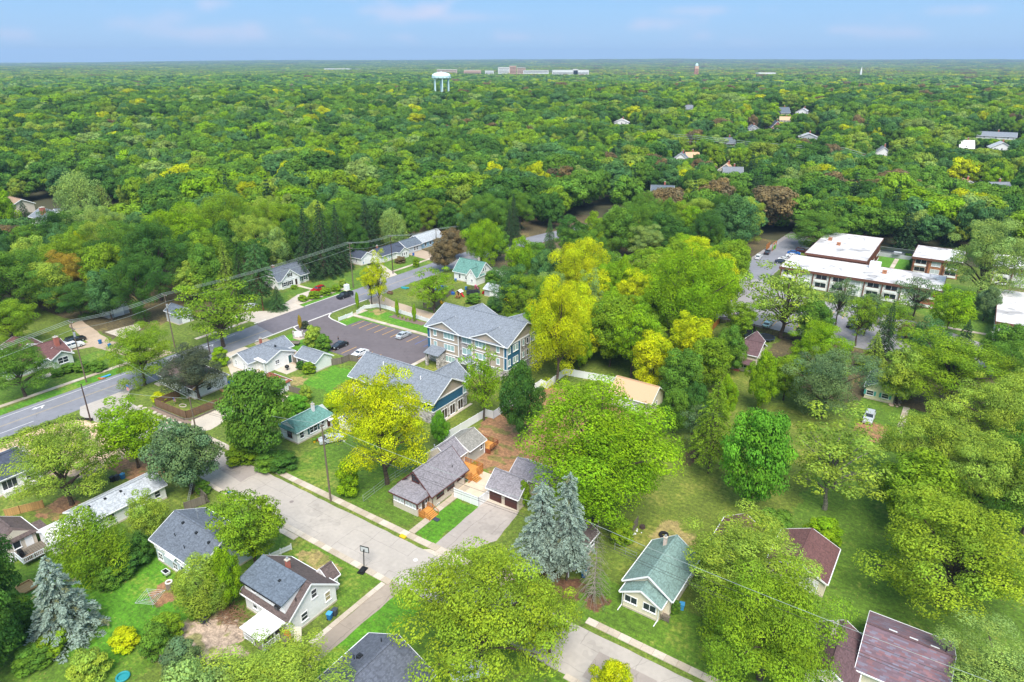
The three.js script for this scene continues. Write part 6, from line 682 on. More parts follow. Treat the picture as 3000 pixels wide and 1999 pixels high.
block('hospital', 'far white and brick hospital blocks rising over the wood', 'building', -15, -2620, [[40, 37, 30, -14, farWhite], [24, 42, 30, 18, mt(0xc9a08c, 0.9)], [30, 36, 20, 48, mt(0xd0b09c, 0.9)], [90, 27, 24, 100, farWhite]]); block('campus_building', 'far long white campus building with ribbon windows', 'building', 210, -2640, [[130, 31, 26, 0, farWhite], [16, 34, 26, 18, farWhite]]); block('campus_building', 'far low tan and brick blocks beside the hospital', 'building', -140, -2600, [[60, 26, 24, 0, mt(0xc8a594, 0.9)], [70, 28, 20, -90, mt(0xcbb4a6, 0.9)], [30, 24, 24, 60, farWhite]]); block('warehouse', 'far flat white warehouse right of the brick tower', 'building', 900, -2600, [[60, 21, 30, 0, farWhite]]); block('warehouse', 'far white sheds in the hazy valley', 'building', -1020, -4300, [[150, 20, 40, 0, farWhite], [90, 18, 30, 150, farWhite]]);
{ const g = block('brick_tower', 'far square brick tower with pale domed top', 'tower', 668, -2660, [[13, 46, 13, 0, mt(0xc98c70, 0.9)]]); const d = shade(new THREE.Mesh(new THREE.SphereGeometry(6, 16, 10, 0, 6.283, 0, Math.PI / 2).scale(1, 1.3, 1).translate(0, 47.5, 0), mt(0xbfe0de, 0.5))); d.name = 'dome'; g.add(d); const c = shade(new THREE.Mesh(metric(new THREE.BoxGeometry(14, 9, 14).translate(0, 42, 0)), mt(0xd9b298, 0.9))); c.name = 'upper_storey'; g.add(c); }
{ const g = new THREE.Group(); g.name = 'church_spire'; g.position.set(1190, landHeight(1190, -2500), -2500); scene.add(g); tag(g, 'tiny far white church spire above the right woods', 'church'); for (const [n, q] of [['tower', new THREE.BoxGeometry(5, 26, 5).translate(0, 13, 0)], ['spire', new THREE.ConeGeometry(3.4, 16, 4).translate(0, 34, 0)]]) { const m = shade(new THREE.Mesh(q, M.white)); m.name = n; g.add(m); } }

// ---------------------------------------------------------------- vehicles
const CARS = {
  sedan: { L: 4.7, W: 1.8, hood: [[-2.32, 0.42], [-2.3, 0.82], [-1.65, 0.95], [-1.2, 0.97], [1.0, 0.96], [2.15, 0.78], [2.33, 0.55], [2.3, 0.32], [-2.25, 0.3]], cab: [-1.75, -0.95, 0.45, 1.2, 0.95, 1.43] },
  suv: { L: 4.7, W: 1.88, hood: [[-2.32, 0.5], [-2.33, 1.05], [1.0, 1.08], [2.15, 0.95], [2.33, 0.68], [2.3, 0.36], [-2.28, 0.36]], cab: [-2.28, -1.95, 0.35, 1.1, 1.06, 1.7] },
  pickup: { L: 5.5, W: 1.95, hood: [[-2.72, 0.55], [-2.73, 1.1], [1.3, 1.12], [2.55, 1.02], [2.74, 0.75], [2.7, 0.42], [-2.7, 0.45]], cab: [-0.75, -0.55, 0.85, 1.45, 1.1, 1.78], bed: 1 },
  van: { L: 5.6, W: 2.0, hood: [[-2.78, 0.45], [-2.8, 1.15], [1.7, 1.18], [2.6, 1.0], [2.8, 0.7], [2.78, 0.38], [-2.78, 0.38]], cab: [-2.78, -2.7, 1.2, 1.95, 1.16, 2.2] },
};
const wheelG = new THREE.CylinderGeometry(0.34, 0.34, 0.24, 18).rotateX(Math.PI / 2), rimG = new THREE.CylinderGeometry(0.2, 0.2, 0.26, 12).rotateX(Math.PI / 2);
const paint = c => new THREE.MeshPhysicalMaterial({ color: lin(c), roughness: 0.35, clearcoat: 0.8, clearcoatRoughness: 0.1 }), PAINT = { white: paint(0xe6e8ea), silver: paint(0xb4babf), black: paint(0x15171b), navy: paint(0x1d2a44), red: paint(0xb0121a), blue: paint(0x1f5fae), maroon: paint(0x4a1c24), teal: paint(0x9cc4c4) };
const glassM = new THREE.MeshPhysicalMaterial({ color: lin([0.03, 0.04, 0.05]), roughness: 0.06, clearcoat: 1 }), lampM = mt(0xe8ecee, 0.15), tailM = mt(0x8a1014, 0.25);
function frustum(x0, x1, y0, w0, X0, X1, y1, w1) { const a = [[x0, y0, -w0], [x1, y0, -w0], [x1, y0, w0], [x0, y0, w0]], b = [[X0, y1, -w1], [X1, y1, -w1], [X1, y1, w1], [X0, y1, w1]]; const f = [a, b]; for (let i = 0; i < 4; i++) { const j = (i + 1) % 4; f.push([a[i], a[j], b[j], b[i]]); } return solid(f); }
function car(type, colour, label, u, v, head, group) {
  const c = CARS[type], g = new THREE.Group(), q = W(u, v); g.name = numbered({ suv: 'parked_suv', pickup: 'pickup_truck', van: 'parked_van' }[type] || 'parked_car'); g.position.set(q.x, landHeight(q.x, q.z) + 0.03, q.z); g.rotation.y = -TURN + head * Math.PI / 180; scene.add(g); tag(g, label, type === 'pickup' ? 'pickup' : type === 'van' ? 'van' : 'car', group);
  const add = (n, geo, m, p = g) => { const k = shade(new THREE.Mesh(geo, m)); k.name = n; p.add(k); return k; };
  const body = memo('car' + type, () => { const s = new THREE.Shape(c.hood.map(p => new THREE.Vector2(p[0], p[1]))), e = new THREE.ExtrudeGeometry(s, { depth: c.W - 0.16, bevelEnabled: true, bevelSize: 0.08, bevelThickness: 0.08, bevelSegments: 2 }); return e.translate(0, 0, -(c.W - 0.16) / 2); });
  const b = add('body', body, PAINT[colour]), [x0, X0, X1, x1, y0, y1] = c.cab, w0 = c.W / 2 - 0.06, w1 = c.W / 2 - 0.24;
  add('window_glass', memo('gl' + type, () => frustum(x0, x1, y0 - 0.02, w0, X0, X1, y1 - 0.05, w1)), glassM); add('roof', memo('rf' + type, () => metric(new THREE.BoxGeometry(X1 - X0 + 0.1, 0.07, 2 * w1 + 0.06).translate((X0 + X1) / 2, y1 - 0.02, 0))), PAINT[colour], b);
  for (const s of [-1, 1]) { for (const [n, xa, xb] of [['pillar', x1, X1], ['pillar', x0, X0], ['pillar', (x0 + x1) / 2 - 0.1, (X0 + X1) / 2 - 0.1]]) add(n, memo(`pl${type}${s}${xa}`, () => beam([xa, y0, s * w0], [xb, y1 - 0.04, s * (w1 + 0.02)], 0.09, 0.07)), PAINT[colour], b); add('headlight', memo(`hl${type}${s}`, () => metric(new THREE.BoxGeometry(0.12, 0.16, 0.36).translate(c.L / 2 - 0.06, 0.74, s * (c.W / 2 - 0.32)))), lampM); add('taillight', memo(`tl${type}${s}`, () => metric(new THREE.BoxGeometry(0.1, 0.24, 0.24).translate(-c.L / 2 - 0.01, 0.82, s * (c.W / 2 - 0.24)))), tailM); add('wing_mirror', memo(`wm${type}${s}`, () => metric(new THREE.BoxGeometry(0.12, 0.14, 0.2).translate(x1 - 0.25, y0 + 0.12, s * (c.W / 2 + 0.08)))), PAINT[colour]); for (const x of [c.L * 0.3, -c.L * 0.3]) { const w = add('wheel', wheelG, M.rubber); w.position.set(x, 0.34, s * (c.W / 2 - 0.1)); add('rim', rimG, M.galv, w); } }
  if (c.bed) { add('bed_floor', memo('bed', () => metric(new THREE.BoxGeometry(1.75, 0.05, 1.5).translate(-1.75, 1.14, 0))), M.black); for (const s of [-1, 1]) add('bed_side', memo('bs' + s, () => metric(new THREE.BoxGeometry(1.9, 0.22, 0.12).translate(-1.75, 1.24, s * 0.88))), PAINT[colour]); add('tailgate', memo('tg', () => metric(new THREE.BoxGeometry(0.1, 0.24, 1.7).translate(-2.68, 1.25, 0))), PAINT[colour]); }
  return g;
}
car('sedan', 'silver', 'silver sedan parked alone beside the lot walk', -119.81,124.33, 90); car('sedan', 'black', 'black sedan beside the standing person in the lot', -128.64,109.76, 270); car('sedan', 'white', 'white sedan parked by the grey plank fence', -120.44,109.07, 270); car('pickup', 'black', 'black pickup driving on the main road', -157.7,138.79, 270); car('suv', 'red', 'red SUV parked before the cape house', -169.33,138.05, 270); car('suv', 'white', 'white SUV beside the red-roofed house', -185.32,70.88, 90); car('suv', 'black', 'black SUV with open load beyond the white SUV', -189.16,73.12, 90); car('sedan', 'silver', 'silver car tucked behind the brick chimney', -188.93,69.14, 90); car('sedan', 'silver', 'silver car parked before the teal-roofed cottage', -94.36,75.99, 60); car('suv', 'white', 'white SUV on the lane behind the big green tree', -132.85,84.97, 120); car('pickup', 'blue', 'blue pickup on the lane by the fence', -132.1,82.27, 110); car('suv', 'navy', 'dark SUV parked along the brown fence', -124.14,75.53, 95); car('suv', 'white', 'white SUV on the verge of the motel road', -63.2,257.56, 95); car('sedan', 'black', 'black car on the motel road verge', -62.42,266.56, 95); car('sedan', 'black', 'black car in the lone spot under motel trees', -69.94,241.78, 95);
[['blue', 'sedan', 370, 428], ['maroon', 'suv', 440, 412], ['silver', 'sedan', 455, 388], ['white', 'sedan', 358, 452], ['navy', 'sedan', 265, 505], ['white', 'sedan', 290, 485], ['black', 'suv', 505, 350]].forEach(([c, t, x, y], i) => { const p = [[-53.74,271.32], [-51.81,275.93], [-52.24,280.7], [-53.2,266.87], [-54.38,255.87], [-54.3,259.7], [-51.93,289.24]][i]; car(t, c, `${c} ${t === 'suv' ? 'SUV' : 'car'} ${['between the white cars', 'behind the blue car', 'under the overhanging road tree', 'beside the blue car', 'at the front of the row', 'second in the row', 'deep under the road tree'][i]} at the motel wall`, p[0], p[1], 10, 'cars along the motel wall'); });
car('van', 'white', 'white high-roof van in the motel car park', -21.63,214.93, 50); car('suv', 'black', 'black SUV in a yellow-lined motel stall', -21.68,201.08, 270); car('sedan', 'white', 'white car beside the black SUV at the motel', -19.64,205.22, 270); car('sedan', 'navy', 'dark car tucked beside the white van', -19.23,213.55, 50); car('sedan', 'white', 'white hatchback under the motel-edge trees', -11.85,187.7, 270); car('sedan', 'teal', 'pale teal car behind the motel board fence', -41.06,187.37, 90); car('sedan', 'silver', 'silver car inside the covered walkway opening', -21.3,292.15, 90); car('van', 'white', 'white delivery van in the strip behind bright trees', -92.25,224.42, 270); car('suv', 'teal', 'pale car half hidden below the yellow locusts', -70.99,148.45, 120); car('suv', 'silver', 'silver SUV at the end of the cottage drive', -8.88,144.37, 270); car('suv', 'white', 'white car beneath the huge street maple', -38.53,47.6, 50); car('sedan', 'white', 'white car at the drive left of the cape house', -173.42,115.64, 90); car('sedan', 'black', 'black car at the ranch garage', -174.93,168.73, 180); car('sedan', 'blue', 'dark blue car beyond the light green yard tree', -137.55,161.39, 90); car('sedan', 'black', 'black car under the green trees at the trampoline yard', -19.06,181.07, 270);
{ // small flatbed trailer on the grass
  const t = new Thing('trailer', 'small flatbed utility trailer on the grass by the lot', 'trailer', -139.91,104.07, { turn: 0.6 }), u = t.u, v = t.v; t.add('bed', bx(u - 1.6, u + 1.6, v - 0.8, v + 0.8, 0.5, 0.62), M.oldwood); for (const k of [-0.85, 0.85]) t.add('side_rail', bx(u - 1.6, u + 1.6, v + k - 0.04, v + k + 0.04, 0.62, 0.85), M.oldwood); t.add('drawbar', beam([u + 1.6, 0.5, v], [u + 2.8, 0.4, v], 0.1, 0.1), M.darkmetal); for (const k of [-0.95, 0.95]) t.put('wheel', wheelG, M.rubber, u - 0.2, 0.34, v + k); }

// ---------------------------------------------------------------- person beside the black car
{ const n = 56, mc = new MarchingCubes(n, new THREE.MeshStandardMaterial(), false, false, 120000), S = 1.0; mc.isolation = 0;
  const cap = (p, a, b, r0, r1) => { const ab = [b[0] - a[0], b[1] - a[1], b[2] - a[2]], ap = [p[0] - a[0], p[1] - a[1], p[2] - a[2]], t = clamp((ab[0] * ap[0] + ab[1] * ap[1] + ab[2] * ap[2]) / (ab[0] ** 2 + ab[1] ** 2 + ab[2] ** 2)); return Math.hypot(ap[0] - ab[0] * t, ap[1] - ab[1] * t, ap[2] - ab[2] * t) - mix(r0, r1, t); };
  const bones = [[[0, 0.95, 0], [0, 1.38, 0], 0.15, 0.17], [[0, 1.38, 0], [0, 1.52, 0], 0.08, 0.06], [[0, 1.58, 0.01], [0, 1.68, 0.01], 0.085, 0.1], ...[-1, 1].flatMap(s => [[[s * 0.09, 0.92, 0], [s * 0.1, 0.5, 0.02], 0.1, 0.07], [[s * 0.1, 0.5, 0.02], [s * 0.11, 0.08, 0], 0.065, 0.045], [[s * 0.11, 0.05, -0.03], [s * 0.12, 0.05, 0.15], 0.05, 0.045], [[s * 0.19, 1.4, 0], [s * 0.25, 1.12, -0.02], 0.06, 0.048], [[s * 0.25, 1.12, -0.02], [s * 0.22, 0.88, 0.12], 0.045, 0.034], [[s * 0.22, 0.88, 0.12], [s * 0.21, 0.8, 0.16], 0.04, 0.03]])];
  for (let k = 0; k < n; k++) for (let j = 0; j < n; j++) for (let i = 0; i < n; i++) { const p = [(i / n * 2 - 1) * S, (j / n * 2 - 1) * S + 0.92, (k / n * 2 - 1) * S]; let d = 9; for (const b of bones) { const e = cap(p, ...b), h = clamp(0.5 + 0.5 * (d - e) / 0.04); d = mix(d, e, h) - 0.04 * h * (1 - h); } mc.field[i + j * n + k * n * n] = -d; }
  mc.update(); const cnt = mc.count, pos = mc.positionArray.slice(0, cnt * 3), col = new Float32Array(cnt * 3); for (let i = 0; i < cnt; i++) { pos[3 * i] *= S; pos[3 * i + 1] = pos[3 * i + 1] * S + 0.92; pos[3 * i + 2] *= S; const y = pos[3 * i + 1], c = y > 1.66 ? [0.03, 0.02, 0.015] : y > 1.5 ? [0.45, 0.28, 0.2] : y > 0.96 ? [0.02, 0.022, 0.03] : y > 0.1 ? [0.06, 0.12, 0.26] : [0.03, 0.03, 0.03]; if (Math.abs(pos[3 * i]) > 0.15 && y < 0.98 && y > 0.7) c.splice(0, 3, 0.45, 0.28, 0.2); col.set(c, 3 * i); }
  const g = new THREE.BufferGeometry(); g.setAttribute('position', new THREE.BufferAttribute(pos, 3)); g.setAttribute('color', new THREE.BufferAttribute(col, 3)); g.computeVertexNormals(); const m = shade(new THREE.Mesh(g, new THREE.MeshStandardMaterial({ vertexColors: true, roughness: 0.9, side: THREE.DoubleSide }))), q = W(-131.33,111.85); m.name = 'person'; m.position.set(q.x, 0.03, q.z); m.rotation.y = 2.2; scene.add(m); tag(m, 'person in dark top and blue jeans standing by the black sedan', 'person'); }

// ---------------------------------------------------------------- utility poles and wires
const tops = {};
function pole(key, label, u, v, h, r, o = {}) {
  const p = W(u, v), t = new Thing('utility_pole', label, 'utility pole', u, v, { y: landHeight(p.x, p.z), group: o.group }); t.add('pole', cyl(u, v, 0, h, 0.17, 0.11, 8), o.mat || M.polewood); tops[key] = [u, v, h + landHeight(p.x, p.z)];
  const ax = o.axis || 'u', arm = (y, w) => { t.add('crossarm', ax === 'u' ? bx(u - w, u + w, v - 0.07, v + 0.07, y - 0.08, y + 0.08) : bx(u - 0.07, u + 0.07, v - w, v + w, y - 0.08, y + 0.08), M.polewood); for (const k of [-0.9, 0, 0.9]) t.add('insulator', ax === 'u' ? cyl(u + k * w, v, y + 0.08, y + 0.3, 0.06) : cyl(u, v + k * w, y + 0.08, y + 0.3, 0.06), M.galv); };
  if (o.arm !== 0) arm(h - 0.25, o.arm || 1.1); if (o.arm2) arm(h - 1.7, 1.2); if (o.can) { t.add('transformer', cyl(u + 0.35, v, h - 3.6, h - 2.6, 0.26, 0.26, 12), M.galv); } if (o.lamp) { t.add('lamp_arm', beam([u, h * 0.55, v], [u + 1.6, h * 0.62, v - 0.4], 0.06, 0.06), M.galv); t.add('lamp_head', bx(u + 1.4, u + 2, v - 0.5, v - 0.25, h * 0.61, h * 0.64), M.galv); }
}
pole('a1', 'utility pole with transformer beside the red-roofed house hedge', -161.43,62.36,15.1,0, { arm2: 1, can: 1 }); pole('a2', 'utility pole with white transformer near the yellow warning sign', -164.31,85.87,14.4,0, { can: 1, lamp: 1 }); pole('a3', 'tall brown utility pole beside the cape house hedge', -162.96,147.32,15,0, { arm2: 1, mat: M.polewood }); pole('a4', 'dark utility pole on the ranch house verge', -163.18,166.22,13.5,0, { mat: M.poledark }); pole('a5', 'utility pole beside the brown trees at the road', -175.66,204.57,6.7,0, {}); pole('b1', 'leaning utility pole at the street corner silt fence', -141.67,53.66,8.5,0, { arm: 0, mat: M.poledark }); pole('b2', 'brown pole stub beside the main road at the corner house', -152.49,88.21,5.3,0, { arm: 0, mat: M.poledark }); pole('c1', 'utility pole at the brown fence corner', -119.86,63.46,7.8,0, { arm: 0.5, axis: 'v' }); pole('c2', 'wooden utility pole on the street verge beside the bungalow', -79.5,62.48,14.8,0, { arm: 0.5, axis: 'v' });
for (const [k, l, u, v, h] of [['d0', 'utility pole above the yellow grove', -163.65,237.87,8.2,0], ['d1', 'far utility pole where the wires turn', -167.14,338.14,5.2,0], ['d2', 'far white pole with double crossarm', -162.88,379.94,7.6,0], ['d3', 'far grey pole at the wire crossing', -161.61,411.96,9.7,0], ['e1', 'far brown pole at the left of the line', -242.41,530.16,14.3,0], ['e2', 'far brown pole before the bright yellow tree', -176.84,495.26,17.1,0], ['e3', 'far grey pole before the brown wood', -149,477.73,11.5,0], ['e4', 'tall far brown pole beside the golden tree', -76.5,484.91,17,0], ['e5', 'far white pole in the right wood', 2.44,461.14,6.9,0], ['e0', 'far wooden pole beside the round brown tree', -1025.99,648.25,11.6,0.1]].map(a => [a[0], a[1], ...a.slice(2)])) pole(k, l, u, v, h, 0, { mat: k[0] === 'e' ? M.poledark : M.polewood });
function wire(label, a, b, sag, off = [0, 0, 0], mat = M.wire, group, rad = 0.022) { const pts = [], n = 14; for (let i = 0; i <= n; i++) { const t = i / n; pts.push(V3(mix(a[0], b[0], t) + off[0], mix(a[2], b[2], t) + off[2] - sag * 4 * t * (1 - t), -(mix(a[1], b[1], t) + off[1]))); } const g = new THREE.TubeGeometry(new THREE.CatmullRomCurve3(pts), 24, rad, 5), m = shade(new THREE.Mesh(g, mat)); m.name = numbered('power_line'); m.rotation.y = -TURN; scene.add(m); tag(m, label, 'power line', group); }
const chain = ['a0', 'a1', 'a2', 'a3', 'a4', 'a5', 'd0', 'd1', 'd2', 'd3']; tops.a0 = [-162.5, 8, 11.5];
for (let i = 1; i < chain.length; i++) for (const k of [-0.95, 0, 0.95]) wire('overhead power line following the poles along the main road', tops[chain[i - 1]], tops[chain[i]], 0.8, [k, 0, 0.06], M.wire, 'power lines along the main road', 0.032);
for (let i = 1; i < 6; i++) wire('lower cable slung below the main road power lines', tops[chain[i - 1]], tops[chain[i]], 0.9, [0.2, 0, -1.9], M.wire, 'lower cables on the main road', 0.028);
{ const P = tops.c1, Q = tops.c2, R_ = [-34, 64.4, Q[2]], S_ = [16, 64.6, Q[2]]; for (const [p, q] of [[P, Q], [Q, R_], [R_, S_]]) { for (const [y, mat] of [[0.1, M.wire], [-0.9, M.wireDark], [-2.3, M.wireDark], [-2.7, M.wireDark]]) wire('overhead cable strung along the concrete street', p, q, 0.6, [0, 0, y], mat, 'cables along the concrete street'); } wire('service cable crossing from the fence corner to the main road', P, [-160, 66, 9], 0.5, [0, 0, -0.3], M.wire); wire('service cable running to the bungalow eave', Q, [-70, 72, 5], 0.4, [0, 0, -1], M.wire); wire('service cable over the street from the corner pole', P, tops.b1, 0.5, [0, 0, -0.4], M.wire); }
{ const e = ['e1', 'e2', 'e3', 'e4', 'e5']; const far = [tops.e5[0] + 60, tops.e5[1] + 10, tops.e5[2] - 2]; for (const [p, q] of [[tops.e1, tops.e2], [tops.e2, tops.e4], [tops.e4, tops.e5], [tops.e5, far]]) for (const y of [0, -1.2, -2.4, -4.5]) wire('far overhead line crossing the right woods', p, q, 1.2, [0, 0, y], M.wire, 'far power lines over the right woods', 0.1); }

// ---------------------------------------------------------------- fences
function fence(label, pts, o) {
  const { h = 1.8, mat = M.vinyl, len = 2.4, kind = 'panel', post = 0.12, cat = 'fence' } = o, t = new Thing(o.name || 'fence', label, cat, pts[0][0], pts[0][1]);
  for (let i = 1; i < pts.length; i++) { const a = pts[i - 1], b = pts[i], L = Math.hypot(b[0] - a[0], b[1] - a[1]), n = Math.max(1, Math.round(L / len)), at = s => [mix(a[0], b[0], s), mix(a[1], b[1], s)];
    for (let k = 0; k < n; k++) { const p = at(k / n), q = at((k + 1) / n), lean = (o.lean || 0) * (hash(k, i) - 0.5); t.add('post', bx(p[0] - post / 2, p[0] + post / 2, p[1] - post / 2, p[1] + post / 2, 0, h + 0.12), o.postMat || mat);
      if (kind === 'panel' || kind === 'plank') { t.add(kind === 'plank' ? 'board_panel' : 'fence_panel', beam([p[0], h / 2 + lean * 0.2, p[1]], [q[0], h / 2, q[1]], 0.05, h - 0.1), mat); t.add('rail', beam([p[0], h - 0.04, p[1]], [q[0], h - 0.04, q[1]], 0.09, 0.1), mat); if (kind === 'plank') t.add('rail', beam([p[0], 0.4, p[1]], [q[0], 0.4, q[1]], 0.1, 0.09), mat); }
      else if (kind === 'picket') { const m = Math.round(L / n / 0.16), gs = []; for (let j = 0; j < m; j++) { const s = (k + (j + 0.5) / m) / n, c = at(s); gs.push(bx(c[0] - 0.045, c[0] + 0.045, c[1] - 0.045, c[1] + 0.045, 0.08, h - 0.06)); } t.add('picket_panel', gs, mat).userData.kind = 'stuff'; for (const y of [0.25, h - 0.25]) t.add('rail', beam([p[0], y, p[1]], [q[0], y, q[1]], 0.05, 0.08), mat); }
      else if (kind === 'rails') for (let j = 0; j < 5; j++) t.add('board', beam([p[0], 0.3 + j * 0.36, p[1]], [q[0], 0.3 + j * 0.36, q[1]], 0.05, 0.24), mat);
      else { for (const y of [h - 0.03, h * 0.5, 0.06]) t.add('rail', beam([p[0], y, p[1]], [q[0], y, q[1]], 0.035, 0.035), M.galv); } }
    const e = b; t.add('post', bx(e[0] - post / 2, e[0] + post / 2, e[1] - post / 2, e[1] + post / 2, 0, h + 0.12), o.postMat || mat); } return t;
}
fence('white vinyl privacy fence joining the bungalow and garage patio', [[-62.95, 75.15], [-57.85, 75.25], [-57.75, 77.9]], { len: 1.7 }); fence('long white vinyl fence behind the community building', [[-76, 88], [-75.3, 101], [-73.4, 101.2], [-73.2, 119.4]], {}); fence('white vinyl fence jogging round the apartment lawn', [[-73.2, 119.5], [-71.5, 119.3], [-71.8, 128], [-58, 130.5]], { len: 2.5 });
fence('low white picket fence beside the lot entrance', [[-143.3, 122.9], [-143.3, 128.2]], { kind: 'picket', h: 1.2 }); fence('white picket fence curving round the lot lawn', [[-143.2, 129.8], [-144.7, 134.4], [-142.6, 137.6], [-139.5, 138], [-122, 136.6], [-105.5, 136.4]], { kind: 'picket', h: 1.25, len: 2.2 });
fence('tall brown board fence round the corner house garden', [[-136.7, 70.4], [-136.7, 64.8], [-126, 65.3], [-125.2, 77.4]], { kind: 'plank', mat: M.brownwood, h: 1.8, len: 2.2 }); fence('retaining edge boards below the brown board fence', [[-136.9, 64.2], [-126, 64.7], [-124.6, 66], [-124.6, 76]], { kind: 'plank', mat: M.oldwood, h: 0.4, len: 3, cat: 'retaining wall' });
fence('grey plank fence behind the white lot garage', [[-121.54,100.75], [-120.39,102.9], [-120.21,105.24], [-117.81,105.75]], { kind: 'plank', mat: M.oldwood, h: 1.7 }); fence('weathered fence beside the orange-brown garage', [[-118.6, 85.6], [-114.6, 86.2], [-112, 84.4]], { kind: 'plank', mat: M.oldwood, h: 1.5, lean: 1 }); fence('grey gate fence between the L-shaped house and garage', [[-131, 96.8], [-128.7, 96.4]], { kind: 'plank', mat: M.oldwood, h: 1.8, len: 1.2 }); fence('old grey board fence in the play yard', [[-130.84,145.15], [-126.99,145.24], [-130.52,154.82], [-132.48,161.59]], { kind: 'plank', mat: M.oldwood, h: 1.6 });
fence('leaning grey fence behind the grey-roofed house', [[-97.15,46.99], [-96.24,50.2], [-96.22,50.51], [-99.95,50.99], [-103.09,51.35]], { kind: 'plank', mat: M.oldwood, h: 1.7, lean: 2 }); fence('old wooden fence below the walnut', [[-33.65,81.55], [-33.84,85.51]], { kind: 'plank', mat: M.oldwood, h: 1.8 }); fence('new tan board fence beside the slate-roofed garage', [[-119.86,29.64], [-119.03,31.45], [-117.56,34.37]], { kind: 'plank', mat: M.tanwood, h: 1.5 }); fence('dark horizontal-board fence along the motel car park', [[-53, 182.5], [-51, 183.6], [-38, 181], [-30, 180.4]], { kind: 'rails', mat: M.poledark, h: 1.9, len: 2.8 }); fence('orange cedar fence beside the mauve-roofed yard', [[-53, 182], [-52.6, 174]], { kind: 'plank', mat: M.cedar, h: 1.8 }); fence('white scalloped picket fence section on the front lawn', [[-75.9, 47.4], [-75, 50.6]], { kind: 'picket', h: 1.0, len: 1.6 }); fence('chain-link fence beside the bungalow', [[-74.88,65.51], [-75.31,71.12], [-75.15,81.62]], { kind: 'link', h: 1.2, mat: M.galv, post: 0.06 }); fence('chain-link fence beside the green-roofed cottage', [[-30.65,78.1], [-34.27,78.24]], { kind: 'link', h: 1.2, mat: M.galv, post: 0.06 }); fence('black fabric silt fence along the sand lot', [[-147.6, 24], [-147.2, 38], [-147, 48], [-145, 52], [-141.4, 54]], { kind: 'panel', mat: M.black, h: 0.6, len: 2.6, post: 0.06 }); fence('dark wire fence beyond the green-roofed cottage', [[-25, 82.4], [-21.6, 82.2]], { kind: 'picket', h: 1.1, mat: M.darkmetal, len: 1.7 });

// ---------------------------------------------------------------- yard and street things
function bin(label, u, v, body, lid, turn = 0.3) { const t = new Thing('wheelie_bin', label, 'bin', u, v, { turn }); t.add('body', frustum(u - 0.24, u + 0.24, 0.08, 0.26, u - 0.3, u + 0.3, 1.0, 0.33).translate(0, 0, -v), body); t.add('lid', bx(u - 0.33, u + 0.34, v - 0.36, v + 0.36, 1.0, 1.09), lid); t.add('handle', bx(u - 0.42, u - 0.33, v - 0.25, v + 0.25, 0.95, 1.02), lid); for (const k of [-0.26, 0.26]) t.put('wheel', memo('bw', () => new THREE.CylinderGeometry(0.12, 0.12, 0.06, 10).rotateX(Math.PI / 2)), M.rubber, u - 0.26, 0.12, v + k); }
bin('blue recycling bin with pale lid beside the white two-storey house', -59.43,44.26, M.blueBin, M.blueLid); bin('dark grey bin beside the white two-storey house', -59.38,45.13, M.greyBin, M.greyBin); bin('blue bin at the foot of the spruce house', -35.28,70.32, M.blueBin, M.blueLid); bin('grey bin behind the blue bin at the spruce house', -35.41,71.75, M.greyBin, M.greyBin); bin('blue bin on the side drive near the SUVs', -182.45,76.1, M.blueBin, M.blueBin); bin('blue bin on the lawn corner of the side drive', -177.64,76.11, M.blueBin, M.blueBin); bin('blue-lidded bin behind the long ranch house', -115.16,46.26, M.blueBin, M.blueLid); bin('dark bin beside the blue-lidded bin at the ranch', -115.49,45.47, M.greyBin, M.greyBin); bin('second dark bin beside the ranch', -115.75,44.75, M.black, M.black); bin('blue bin beside the teal-roofed gable house', -130.78,165.99, M.blueBin, M.blueBin); bin('navy bin at the teal-roofed gable house wall', -139.15,171.07, M.blue, M.blue); bin('blue bin beside the mauve-roofed house', -45.41,156.77, M.blueBin, M.blueBin); bin('blue bin at the ranch garage corner', -179.69,168.22, M.blueBin, M.blueBin); bin('light blue tub lid bin beside the green-roofed cottage', -21.28,72.28, M.blueLid, M.blueLid); bin('blue bin by the pale blue house', -173.05,187.88, M.blue, M.blue); bin('dark bin at the drive left of the cape house', -171.93,112.5, M.black, M.greyBin);
{ const [u, v] = [-62.58,53.33], t = new Thing('basketball_hoop', 'portable basketball hoop at the kerb facing the street', 'basketball hoop', u, v, { turn: 0.25 }); t.add('base', [bx(u - 0.5, u + 0.5, v - 0.75, v + 0.75, 0.02, 0.2), bx(u - 0.35, u + 0.35, v - 0.6, v + 0.6, 0.2, 0.32)], M.black); t.add('pole', beam([u, 0.3, v + 0.4], [u, 3.3, v + 0.75], 0.11, 0.11), M.darkmetal); const b = t.add('backboard', bx(u - 0.65, u + 0.65, v + 0.95, v + 1.0, 2.75, 3.6), mt(0xc9ccd0, 0.3)); t.add('backboard_frame', [bx(u - 0.7, u + 0.7, v + 0.92, v + 1.03, 3.6, 3.67), bx(u - 0.7, u + 0.7, v + 0.92, v + 1.03, 2.68, 2.75), bx(u - 0.72, u - 0.65, v + 0.92, v + 1.03, 2.68, 3.67), bx(u + 0.65, u + 0.72, v + 0.92, v + 1.03, 2.68, 3.67), bx(u - 0.25, u + 0.25, v + 1.0, v + 1.02, 2.95, 3.0)], M.darkmetal); t.add('rim', metric(new THREE.TorusGeometry(0.23, 0.02, 6, 18).rotateX(Math.PI / 2).translate(u, 2.95, -(v + 1.28))), M.darkmetal); t.add('brace', beam([u, 2.6, v + 0.7], [u, 3.2, v + 0.95], 0.06, 0.06), M.darkmetal); }
